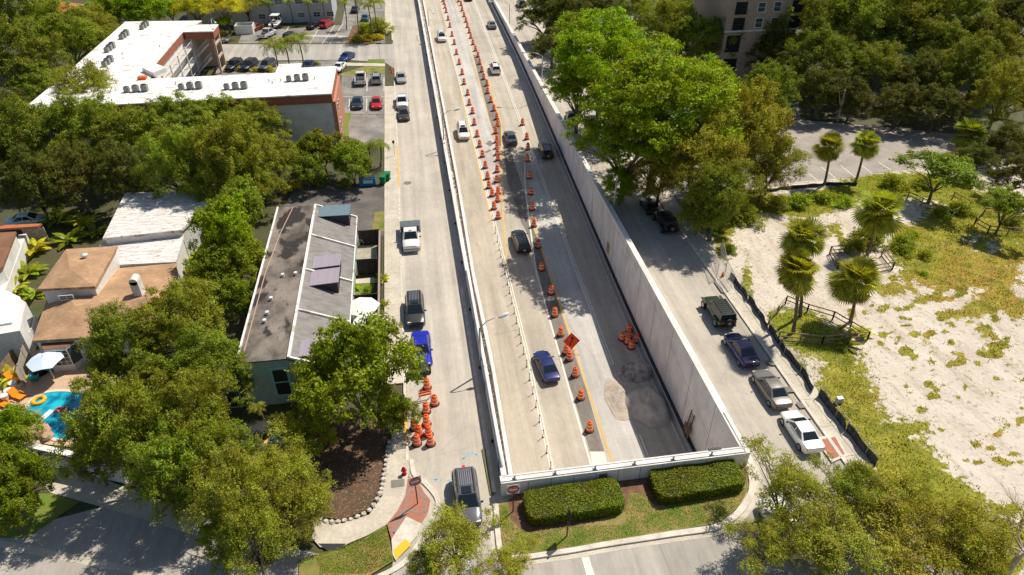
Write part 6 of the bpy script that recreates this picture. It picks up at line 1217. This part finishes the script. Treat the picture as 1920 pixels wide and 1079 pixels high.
dormer(DY(412), DY(392), trx+.5, tex-.4, TH-.25, Mb, 'dormer_roof'); dormer(DY(507), DY(485), trx+.7, tex-.9, TH-.15, Mp, 'dormer_roof'); dormer(DY(539), DY(511), trx+.7, tex-.9, TH-.15, Mp, 'dormer_roof'); dormer(DY(670), DY(640), trx+.7, tex-.9, TH-.15, Mp, 'dormer_roof')
b = MB(); xx = tw0+.9; b.tube([(xx-.5, ty0+1, TH+.05), (xx-.4, (ty0+ty1)/2, TH+.05), (xx+.1, ty1-6, TH+.05), (xx+.8, ty1-.3, TH+.05)], .05, 6); b.build('roof_conduit', mat('rusty_pipe', (.45, .30, .24)), th)
b = MB()
for (u, v) in ((531, 519), (497, 605), (502, 590), (509, 563), (555, 516)): q = G(u, v, TH); b.lathe((q[0], q[1], TH-.02), [(.14, 0), (.14, .3), (.17, .32)], 10)
b.build('roof_vent', M_metalw, th)
window(th, (G(528, 725, 2.4)[0], ty0-.01, 2.5), 1.5, 3.2, 'S', fr=.18, frame=mat('teal_frame', (.36, .62, .62)), pane=M_dark, bars=(1, 2), d=.12)
window(th, (G(528, 725, 2.4)[0]-4.2, ty0-.01, 1.1), 1.2, 1.9, 'S', fr=.1, frame=M_teal, pane=M_dark, bars=(1, 1))
# dark yard fence beside the teal building
fn = thing('yard_fence', 'dark stained board fence round the gardens along the left pavement', 'fence', (-4.9, 62, 0)); FH = 1.9; fy0, fy1 = G(717, 622, FH)[1]-2, G(717, 433, FH)[1]; b = MB(); fx = -4.8
b.box((fx, (fy0+fy1)/2, FH/2), (.06, fy1-fy0, FH)); b.build('boards', M_dwood, fn); b = MB(); b.bar((fx, fy0, FH+.03), (fx, fy1, FH+.03), .2, .06)
for y in np.arange(fy0, fy1, 2.4): b.box((fx-.1, y, FH/2), (.1, .1, FH))
b.build('top_rail', mat('pink_brown_cap', (.36, .26, .22)), fn); b = MB()
for v in (433, 487, 553): y = G(690, v, FH)[1]; b.box(((tex+fx)/2, y, FH/2), (fx-tex-.2, .06, FH)); b.bar((tex, y, FH+.03), (fx, y, FH+.03), .1, .06)
for v in (433, 487, 553):
    y = G(690, v, FH)[1]
    for k in range(1, 4): b.box((tex+(fx-tex)*k/4, y-.07, FH/2), (.1, .08, FH-.02))
b.build_each('cross_fence_board', M_dwood, fn)
sheet('patio', [(664, 462), (706, 460), (708, 492), (658, 494)], .04, mat('patio_slabs', (.42, .37, .30), var=(.30, .26, .2), scale=1)); sheet('garden_path', [(668, 524), (702, 521), (705, 531), (665, 533)], .03, M_walk); sheet('garden_lawn', [(664, 534), (702, 532), (698, 555), (664, 558)], .035, M_grass2); sheet('garden_soil', [(655, 555), (718, 553), (718, 640), (650, 640)], .01, M_soil)
def parasol(u, v, z, r, label, n=8, col=None, tilt=0, droop=.5):
    q = G(u, v, z); t = thing('parasol', label, 'parasol', (q[0], q[1], 0)); b = MB(); vs = [(q[0], q[1], z+.35)]
    for k in range(n*2): a = math.pi*k/n+.2; rr = r*(1 if k % 2 == 0 else .9); vs.append((q[0]+rr*math.cos(a), q[1]+rr*math.sin(a), z-(droop*.5 if k % 2 == 0 else droop*.25)))
    b.add(vs, [(0, k+1, (k+1) % (2*n)+1) for k in range(2*n)]); b.build('canopy', col or mat('white_canvas', (.82, .80, .76), var=(.76, .74, .70), scale=1), t); b = MB(); b.tube([(q[0], q[1], 0), (q[0], q[1], z+.45)], .035); b.build('pole', M_metalw, t)
parasol(679, 573, 2.4, 1.75, 'white pointed parasol in the fenced garden, farther of two', 4); parasol(691, 603, 2.4, 1.65, 'white round parasol in the fenced garden, nearer of two', 6)
q = G(674, 462, 0); t = thing('bicycle', 'bicycle and pots against the dark cross fence', 'bicycle', q); b = MB()
for s in (-.5, .5):
    pts = [(q[0]+s+.32*math.cos(a), q[1], .34+.32*math.sin(a)) for a in np.linspace(0, 6.283, 15)]; b.tube(pts, .025, 5, cap=False)
b.build('wheel', M_black, t); b = MB(); b.tube([(q[0]-.5, q[1], .34), (q[0]-.1, q[1], .8), (q[0]+.4, q[1], .8), (q[0]+.5, q[1], .34)], .025); b.tube([(q[0]-.1, q[1], .8), (q[0], q[1], .34), (q[0]+.4, q[1], .8)], .025); b.build('frame', M_metalw, t)
# bins
q = G(690, 347, 0); t = thing('dumpster', 'blue dumpster with a dark open lid under the trees', 'dumpster', q); b = MB(); c = [(-1.1, -.7), (1.1, -.7), (1.1, .7), (-1.1, .7)]; b.prism([(q[0]+x, q[1]+y) for x, y in c], .15, 1.15); b.build('container', mat('dumpster_blue', (.01, .16, .34)), t, bevel=.03)
b = MB(); b.box((q[0], q[1]+.1, 1.22), (2.2, 1.3, .12)); b.build('lid', M_dark, t, bevel=.04); b = MB(); b.box((q[0]+.1, q[1]-.72, .75), (1.3, .02, .45)); b.build('label_plate', mat('pale_blue_label', (.45, .62, .72)), t)
gb = thing('wheeled_bin', 'x', 'bin'); b = MB(); b.add([(-.26, -.3, .1), (.26, -.3, .1), (.26, .25, .1), (-.26, .25, .1), (-.34, -.4, 1.0), (.34, -.4, 1.0), (.34, .38, 1.0), (-.34, .38, 1.0)], [(3, 2, 1, 0), (4, 5, 6, 7), (0, 1, 5, 4), (1, 2, 6, 5), (2, 3, 7, 6), (3, 0, 4, 7)]); b.build('bin_body', mat('bin_green', (.005, .17, .06)), gb, world=False, bevel=.03)
b = MB(); b.box((0, 0, 1.05), (.74, .88, .09)); b.build('lid', MATS['bin_green'], gb, world=False, bevel=.03); b = MB(); b.tube([(-.3, .3, .12), (.3, .3, .12)], .12, 10); b.build('wheel', M_black, gb, world=False)
for (u, v, l) in ((719, 346, 'green wheeled bin beside the blue dumpster, left one'), (727, 340, 'green wheeled bin at the pavement edge, right one')): stamp(gb, l, 'bin', G(u, v, 0), R(-15), 'green wheeled bins', 1.15)
# ---------------- houses on the left ----------------
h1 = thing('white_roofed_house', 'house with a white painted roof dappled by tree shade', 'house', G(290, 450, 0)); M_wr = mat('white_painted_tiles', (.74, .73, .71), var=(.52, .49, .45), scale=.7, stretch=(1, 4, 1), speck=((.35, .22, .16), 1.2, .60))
def hip(root, name, px, z, mtl, ridge=None, zr=None, skirt=.25):
    P_ = PZ(px, z); b = MB()
    if ridge:
        Q = [G(u, v, zr) for u, v in ridge]; b.add(P_+Q, [(0, 1, 5, 4), (1, 2, 5), (2, 3, 4, 5), (3, 0, 4)])
    else: b.poly(P_)
    n_ = len(P_); b.add(P_+[p_-[0, 0, skirt] for p_ in P_], [(i, (i+1) % n_, (i+1) % n_+n_, i+n_) for i in range(n_)]); return b.build(name, mtl, root)
def walls(root, px, z, zt, mtl, ins=.35): b = MB(); P_ = off_poly(PZ(px, z), ins); b.prism(P_, 0, zt); return b.build('wall', mtl, root)
A = [(192, 448), (340, 432), (420, 358), (235, 362)]; B = [(165, 500), (330, 492), (345, 442), (190, 457)]
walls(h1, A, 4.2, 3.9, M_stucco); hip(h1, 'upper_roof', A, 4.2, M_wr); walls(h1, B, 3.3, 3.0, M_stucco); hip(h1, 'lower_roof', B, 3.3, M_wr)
h2 = thing('shingled_house', 'house with tan shingled hip roofs and white walls by the pool', 'house', G(150, 600, 0))
U = [(70, 543), (178, 538), (220, 462), (124, 468)]; walls(h2, U, 5.2, 5.0, M_stucco, .45); hip(h2, 'upper_roof', U, 5.2, M_tile, [(131, 505), (160, 492)], 6.0)
Lw = [(60, 640), (345, 622), (330, 494), (105, 515)]; walls(h2, Lw, 3.2, 3.0, mat('bluish_white_stucco', (.62, .68, .70), var=(.56, .62, .64), scale=.6), .4); hip(h2, 'lower_roof', Lw, 3.2, M_tile, [(140, 575), (285, 560)], 4.3)
q = G(124, 553, 4.6); window(h2, (q[0], G(124, 553, 4.4)[1]-.45, 4.35), 1.3, .55, 'S')
uy = min(p_[1] for p_ in off_poly(PZ(U, 5.2), .45)); 
q = G(264, 556, 3.9); b = MB(); b.box((q[0], q[1], 4.6), (.75, 1.0, 2.4)); b.tube([(q[0], q[1]-.5, 5.8), (q[0], q[1]+.5, 5.8)], .37, 14); b.build('chimney', M_stucco, h2)
q = G(159, 481, 5.8); b = MB(); b.lathe((q[0], q[1], 5.4), [(.22, 0), (.22, .45), (.3, .48), (.3, .6)], 12); b.build('roof_vent', M_metalw, h2, smooth=True)
LW = off_poly(PZ(Lw, 3.2), .4); wy0 = min(p_[1] for p_ in LW); q = G(118, 660, 1.6); byy = LW[0][1]+(LW[1][1]-LW[0][1])*.2
b = MB(); c = [(q[0]-1.5, byy+.1), (q[0]-.95, byy-.85), (q[0]+.95, byy-.85), (q[0]+1.5, byy+.1)]; b.prism(c, .0, .7); b.prism(c, 2.5, 2.62, bottom=True); b.build_each('bay_base', M_stucco, h2)
b = MB(); b.prism([(x_, y_) for x_, y_ in c], 2.62, 2.7); b.build('bay_roof', M_tile2, h2); window(h2, (q[0], byy-.85, 1.6), 1.9, 1.8, 'S', bars=(4, 4), fr=.07)
b = MB(); b.bar((q[0]+1.0, byy-.82, 1.6), (q[0]+1.5, byy+.05, 1.6), .04, 1.7); b.bar((q[0]-1.0, byy-.82, 1.6), (q[0]-1.5, byy+.05, 1.6), .04, 1.7); b.build_each('bay_side_window', M_pane, h2)
h3 = thing('brown_roofed_house', 'house with a brown shingled roof cut by the left edge', 'house', G(10, 500, 0)); Q = [(-70, 560), (5, 500), (30, 435), (-60, 440)]; walls(h3, Q, 3.6, 3.3, M_stucco, .3); hip(h3, 'roof', Q, 3.6, M_tile2)
Q = [(-30, 432), (70, 425), (78, 420), (-30, 424)]; hip(h3, 'porch_roof', Q, 3.0, mat('orange_tiles', (0, 0, 0)))
t = thing('side_wall', 'white wall beside the brown roof at the left edge', 'wall', G(25, 490, 0)); a, c = G(2, 545, 1.8), G(42, 440, 1.8); b = MB(); b.bar((a[0], a[1], .9), (c[0], c[1], .9), .8, 1.8); b.build('wall_body', M_stucco, t)
h4 = thing('white_house', 'white house corner with small windows at the left edge', 'house', G(20, 600, 0)); Q = [(-80, 640), (38, 620), (50, 565), (-20, 530), (-80, 560)]; walls(h4, Q, 3.4, 3.3, M_stucco, .2); hip(h4, 'roof', [(-80, 622), (22, 605), (38, 558), (-20, 530), (-80, 550)], 3.5, M_roofw)
window(h4, (G(5, 612, 2.2)[0], G(5, 635, 2.2)[1], 2.1), 1.0, .9, 'S')
def fence_panels(name, label, pts, z, h, mtl, cat='fence', slat=True, pm=None, gap=.16, part='boards'):
    P_ = [G(u, v, z) for u, v in pts]; t = thing(name, label, cat, (*P_[0][:2], 0)); b = MB(); pb = MB()
    for a, c in zip(P_[:-1], P_[1:]):
        a = np.array([a[0], a[1], 0]); c = np.array([c[0], c[1], 0]); L_ = np.linalg.norm(c-a); n_ = max(1, int(L_/gap))
        if slat:
            for k in range(n_): q = a+(c-a)*(k+.5)/n_; dr = (c-a)/L_; b.bar(q-dr*gap*.44+[0, 0, h/2], q+dr*gap*.44+[0, 0, h/2], .03, h)
        else: b.bar(a+[0, 0, h/2], c+[0, 0, h/2], .06, h)
        for k in range(int(L_/2.2)+1): q = a+(c-a)*min(1, k*2.2/L_); pb.box(q+[0, 0, h/2+.04], (.12, .12, h+.08))
    b.build(part, mtl, t); pb.build_each('post', pm or mtl, t); return t
fence_panels('board_fence', 'weathered slatted fence between the two white houses', [(47, 632), (30, 700)], 1.8, 1.9, mat('grey_boards', (.45, .40, .34), var=(.36, .31, .26), scale=3)); fence_panels('white_fence', 'smooth white fence below the white house at the left edge', [(-10, 640), (45, 634)], 1.8, 1.8, M_stucco, slat=False)
fence_panels('white_fence', 'curved white fence between shingled house and white house', [(45, 634), (58, 618), (66, 592)], 1.8, 1.8, M_stucco, slat=False)
fence_panels('board_fence', 'grey board fence by the banana plants near the brown roof', [(42, 432), (82, 428)], 1.8, 1.8, MATS['grey_boards']); fence_panels('wood_fence', 'weathered wood fence in the lower left, beside the slatted fence', [(-5, 690), (30, 645)], 1.5, 1.5, M_wood)
# pool
deck = sheet('pool_deck', [(-10, 700), (45, 655), (200, 665), (290, 720), (290, 800), (180, 846), (60, 830), (-10, 800)], .05, mat('peach_paving', (.58, .40, .27), var=(.50, .34, .23), scale=1.2, vscale2=6))
pw = dense([(42, 782), (58, 757), (76, 742), (99, 736), (130, 736), (170, 742), (205, 760), (200, 790), (170, 815), (130, 823), (100, 821), (92, 806), (75, 797), (55, 793), (42, 782)], 5)[:-1]
m = bpy.data.materials.new('pool_water'); m.use_nodes = True; n = m.node_tree.nodes; L = m.node_tree.links; bs = n['Principled BSDF']; bs.inputs['Roughness'].default_value = .06; bs.inputs['Specular IOR Level'].default_value = .6
t_ = n.new('ShaderNodeTexNoise'); t_.inputs['Scale'].default_value = 1.1; t_.inputs['Detail'].default_value = 3; L.new(n.new('ShaderNodeNewGeometry').outputs['Position'], t_.inputs['Vector']); rr = n.new('ShaderNodeValToRGB'); rr.color_ramp.elements[0].position = .38; rr.color_ramp.elements[0].color = (.005, .17, .32, 1); rr.color_ramp.elements[1].position = .62; rr.color_ramp.elements[1].color = (.01, .50, .60, 1); L.new(t_.outputs[0], rr.inputs[0]); L.new(rr.outputs[0], bs.inputs['Base Color'])
bp = n.new('ShaderNodeBump'); bp.inputs['Strength'].default_value = .3; L.new(t_.outputs[0], bp.inputs['Height']); L.new(bp.outputs[0], bs.inputs['Normal'])
sheet('pool_water', pw, .07, m)
b = MB(); P_ = [G(u, v, .09) for u, v in pw]; n_ = len(P_); cc = np.mean(P_, 0)
for i in range(n_): a, c = P_[i], P_[(i+1) % n_]; b.prism([a, c, c+norm(c-cc)*.35, a+norm(a-cc)*.35], .05, .12)
struct('pool_edge', b, mat('pale_pool_edge', (.68, .58, .48)))
b = MB(); rg = random.Random(2)
for i, (u, v, r_) in enumerate(((62, 800, .5), (72, 806, .6), (82, 812, .65), (90, 822, .5), (55, 808, .45), (45, 802, .45), (78, 800, .4), (66, 815, .5))):
    b = MB(); q = G(u, v, .1); rock(b, (0, 0, 0), r_, rg); o = b.build('pool_rock', mat('tan_rock', (.50, .34, .22), var=(.38, .26, .17), scale=2), None); o.location = [float(a) for a in q]; tag(o, 'tan boulder at the near end of the pool, %s from the left' % ordinal([x_[0] for x_ in sorted(((62, 800), (72, 806), (82, 812), (90, 822), (55, 808), (45, 802), (78, 800), (66, 815)))].index(u)+1), 'rock', 'boulders round the pool')
def ring_float(u, v, r1, r2, mtl, label):
    q = G(u, v, .12); b = MB(); b.tube([(q[0]+r1*math.cos(a), q[1]+r1*math.sin(a), .15) for a in np.linspace(0, 2*math.pi, 25)], r2, 10, cap=False); tag(b.build('swim_ring', mtl, None, smooth=True), label, 'swim ring')
ring_float(73, 752, .45, .17, mat('ring_yellow', (.80, .42, .03)), 'large yellow swim ring floating in the pool'); ring_float(110, 769, .22, .1, mat('float_pink', (.75, .12, .2)), 'small pink float in the pool, left of two'); ring_float(121, 768, .2, .09, mat('float_pink', (0, 0, 0)), 'small pink float in the pool, right of two')
b = MB(); a, c = G(70, 794, .14), G(98, 770, .14); b.bar(a, c, .5, .1); tag(b.build('pool_lounger', M_metalw, None, bevel=.03), 'long white float lying across the pool', 'float')
def lchair(u, v, rot, label, mtl, cush=None):
    q = G(u, v, .05); t = thing('lounge_chair', label, 'chair', q, rot); t.scale = (.82, .82, .82); b = MB(); b.add([(-.4, -.8, .35), (.4, -.8, .35), (.4, .3, .28), (-.4, .3, .28), (-.4, -.8, .27), (.4, -.8, .27), (.4, .3, .2), (-.4, .3, .2)], [(0, 1, 2, 3), (7, 6, 5, 4), (0, 4, 5, 1), (1, 5, 6, 2), (2, 6, 7, 3), (3, 7, 4, 0)]); b.build('seat', mtl, t, world=False, bevel=.02)
    b = MB(); b.add([(-.4, .3, .24), (.4, .3, .24), (.4, .8, .95), (-.4, .8, .95), (-.4, .4, .2), (.4, .4, .2), (.4, .9, .92), (-.4, .9, .92)], [(0, 1, 2, 3), (7, 6, 5, 4), (0, 4, 5, 1), (1, 5, 6, 2), (2, 6, 7, 3), (3, 7, 4, 0)]); b.build('backrest', mtl, t, world=False, bevel=.02)
    for sx in (-.35, .35):
        for sy in (-.7, .25): b = MB(); b.box((sx, sy, .12), (.06, .06, .24)); b.build('leg', mtl, t, world=False)
    for sx in (-.45, .45): b = MB(); b.box((sx, -.1, .5), (.1, .8, .05)); b.build('armrest', mtl, t, world=False)
Mo = mat('orange_lounger', (.80, .26, .01)); Mt = mat('teal_lounger', (.03, .35, .42))
lchair(28, 714, R(60), 'orange deck chair farthest from the pool, by the planter', Mo); lchair(36, 746, R(60), 'orange deck chair beside the pool edge', Mo); lchair(6, 760, R(60), 'orange deck chair cut by the left edge', Mo); lchair(66, 712, R(200), 'teal deck chair in front of the dark fire pit', Mt); lchair(98, 694, R(140), 'teal deck chair right of the blue parasol', Mt)
parasol(83, 674, 2.4, 1.5, 'pale blue parasol in front of the bay window', 6, mat('pale_blue_canvas', (.62, .74, .84)), 0, .4); parasol(230, 740, 2.5, 2.0, 'white parasol glimpsed through the oaks beside the pool', 6); parasol(262, 730, 2.5, 1.7, 'second white parasol glimpsed through the oaks, right of the first', 6)
q = G(76, 700, .05); tag(MB().lathe(q, [(.6, 0), (.6, .5), (.45, .52), (.4, .35)], 16).build('fire_pit', M_black, None), 'round dark fire pit between the teal deck chairs', 'fire pit')
for (u, v, l) in ((28, 728, 'white planter behind the upper orange deck chair'), (20, 742, 'white planter left of the pool, middle one'), (12, 752, 'white planter left of the pool, nearest one')):
    q = G(u, v, .05); t = thing('planter', l, 'planter', q); b = MB(); b.lathe(q, [(.2, 0), (.34, .6), (.34, .65)], 12); b.build('pot', M_stucco, t); b = MB(); b.lathe(q+[0, 0, .6], [(.3, 0), (.3, .03)], 12); b.build('soil', M_soil, t)
# pool wall with iron gate
t = thing('garden_wall', 'white garden wall with a black iron arch in front of the pool', 'wall', G(100, 860, 0)); a, c = G(52, 862, 0), G(240, 905, 0); dr = norm(c-a); b = MB(); b.bar(a+[0, 0, .95], c+[0, 0, .95], .35, 1.9); b.build('wall_body', M_stucco, t); b = MB(); b.bar(a+[0, 0, 1.95], c+[0, 0, 1.95], .5, .1); b.build('wall_cap', M_roofw, t)
pr = np.array([dr[1], -dr[0], 0]); b = MB(); o = a+dr*.9+pr*.3; 
for k in (0, .6, 1.2): b.bar(o+dr*k, o+dr*k+[0, 0, 1.75], .09 if k else .16, .09)
arc = [o+dr*(1.2+3.6*s_)+[0, 0, 1.55+.5*math.sin(math.pi*min(s_*1.1+.05, 1))] for s_ in np.linspace(0, 1, 9)]; b.tube(arc, .045, 6); b.tube([p_-[0, 0, .35] for p_ in arc], .035, 6); b.bar(o+dr*4.8, o+dr*4.8+[0, 0, 1.6], .09, .09); b.build('iron_gate', M_dark, t)
# bay marking beside covered jeep
for (p0, p1, l) in (((481, 812), (493, 811), 'short'), ((502, 811), (496, 834), 'long')):
    pass
sheet('yard_paving', [(415, 800), (560, 790), (560, 870), (440, 880)], .012, M_asph); b = MB(); b.bar(G(481, 813, .02), G(494, 812, .02), .35, .004); b.bar(G(502, 810, .02), G(497, 834, .02), .25, .004); o = b.build('yellow_bay_line', M_yel, bpy.data.objects['yard_paving'])
# ---------------- fences on the sand lot ----------------
def rail_fence(label, pts, h=1.15, gap=2.1, rails=(1.1, .6, .15)):
    P_ = [G(u, v, .05) for u, v in pts]; t = thing('rail_fence', label, 'fence', P_[0], 0, 'weathered rail fences'); pb = MB(); rb = MB()
    for a, c in zip(P_[:-1], P_[1:]):
        L_ = np.linalg.norm(c-a); n_ = max(1, round(L_/gap))
        for k in range(n_+1): q = a+(c-a)*k/n_; pb.box(q+[0, 0, h/2], (.11, .11, h))
        for z in rails: rb.bar(a+[0, 0, z], c+[0, 0, z], .05, .11)
    pb.build_each('post', M_wood, t); rb.build('rail', M_wood, t)
rail_fence('weathered rail fence round the grass around two cabbage palms', [(1458, 640), (1540, 648), (1625, 640)]); rail_fence('weathered rail fence on the sand side of the grassy pen', [(1625, 640), (1560, 602), (1512, 588), (1472, 572), (1440, 610)], rails=(1.1, .6))
rail_fence('tilted rail pen left of the tallest palm', [(1555, 478), (1590, 476), (1612, 500), (1570, 505), (1555, 478)]); rail_fence('small rail pen right of the tallest palm', [(1630, 515), (1672, 508), (1652, 482)])
rail_fence('rail pen around the small spreading tree', [(1700, 375), (1780, 412), (1815, 393), (1785, 375)], rails=(1.1, .6)); rail_fence('rail fence around the tree at the right edge', [(1925, 445), (1850, 440), (1825, 425), (1842, 405), (1925, 412)], rails=(1.1, .6))
def screen(label, pts, h, rg, z=.05):
    P_ = [G(u, v, z) for u, v in pts]; t = thing('screen_fence', label, 'fence', P_[0]); b = MB(); pb = MB(); wv = MB(); fb = MB()
    for a, c in zip(P_[:-1], P_[1:]):
        L_ = np.linalg.norm(c-a); n_ = max(2, int(L_/.5)); nn = norm(np.array([-(c-a)[1], (c-a)[0], 0]))
        pr_ = None
        for k in range(n_+1):
            q = a+(c-a)*k/n_; s_ = .12*math.sin(k*1.3)+.08*math.sin(k*.6); cur = [q+nn*s_*j/3+[0, 0, h*j/3*(1-.1*math.sin(k*.9)**2)] for j in range(4)]
            if pr_: [b.add([pr_[j], cur[j], cur[j+1], pr_[j+1]], [(0, 1, 2, 3)]) for j in range(3)]
            pr_ = cur
        for k in range(int(L_/2.6)+1): q = a+(c-a)*k*2.6/L_; pb.tube([q, q+[0, 0, h+.35]], .03, 6); fb.bar(q+[-.5, 0, .03], q+[.5, 0, .03], .05, .03)
        wv.tube([a+[0, 0, h+.3], c+[0, 0, h+.3]], .02, 5)
    b.build('screen_fabric', mat('black_screen_fabric', (.025, .028, .035), rough=.8, var=(.07, .075, .09), scale=2), t, smooth=True); pb.build_each('post', M_metal, t); fb.build_each('post_foot', M_metal, t); wv.build('top_rail', M_metal, t)
rg = random.Random(1)
screen('sagging black screen fence along the right pavement, upper stretch', [(1368, 522), (1402, 565), (1440, 620), (1470, 665), (1500, 700), (1522, 738)], .8, rg); screen('black screen fence along the right pavement, lower stretch', [(1533, 745), (1585, 810), (1640, 878)], 1.0, rg); screen('low black ground fence below the pale parking lot', [(1395, 366), (1480, 357), (1545, 350), (1605, 350)], .6, rg)
t = thing('mesh_gate', 'open wire mesh gate panel at the top of the sand lot', 'gate', G(1340, 520, .1)); b = MB(); a, c, e = G(1343, 523, .1), G(1330, 487, .1), G(1362, 500, .1)
for (s_, e_) in ((a, c),):
    for z in (.05, 1.9): b.tube([s_+[0, 0, z], e_+[0, 0, z]], .03)
    b.tube([s_, s_+[0, 0, 1.9]], .035); b.tube([e_, e_+[0, 0, 1.9]], .035)
b.build('gate_frame', M_metal, t); b = MB()
for k in range(1, 14): q = a+(c-a)*k/14; b.tube([q, q+[0, 0, 1.9]], .008, 4)
for k in range(1, 12): b.tube([a+[0, 0, .16*k], c+[0, 0, .16*k]], .008, 4)
b.build('wire_mesh', M_metal, t)
t = thing('mesh_fence', 'wire mesh fence running behind the open gate to the screen fence', 'fence', G(1355, 460, .1)); b = MB(); w_ = MB(); pts = [(1350, 478), (1358, 518), (1372, 545)]; P_ = [G(u, v, .1) for u, v in pts]
for a, c in zip(P_[:-1], P_[1:]):
    b.tube([a, a+[0, 0, 2]], .035); b.tube([a+[0, 0, 2], c+[0, 0, 2]], .03)
    for k in range(20): q = a+(c-a)*k/20; w_.tube([q, q+[0, 0, 2]], .007, 4)
    for k in range(1, 12): w_.tube([a+[0, 0, .16*k], c+[0, 0, .16*k]], .007, 4)
b.build('fence_frame', M_metal, t); w_.build('wire_mesh', M_metal, t)
q = G(1354, 521, 0); t = thing('traffic_cone', 'orange cone at the foot of the open mesh gate', 'traffic cone', q); b = MB(); b.lathe(q, [(.2, .04), (.12, .4), (.03, .75)], 12); b.build('cone_body', M_orange, t, smooth=True); b = MB(); b.box(q+[0, 0, .03], (.5, .5, .05)); b.build('cone_base', M_orange, t)
q = G(1572, 756, .1); t = thing('utility_box', 'small white utility box standing in the grass beyond the screen fence', 'utility box', q); b = MB(); b.box(q+[0, 0, .32], (.55, .4, .6)); b.build('cabinet', M_metalw, t, bevel=.03); b = MB(); b.box(q+[0, -.205, .3], (.4, .012, .4)); b.build('door', M_metal, t)
# ---------------- clean up unused prototypes ----------------
for o in [o for o in bpy.data.objects if o.get('label') == 'x']:
    for c in kids(o):
        for g in kids(c): bpy.data.objects.remove(g)
        bpy.data.objects.remove(c)
    bpy.data.objects.remove(o)
for o in bpy.data.objects:
    for k in ('_hc', '_R'):
        if k in o: del o[k]
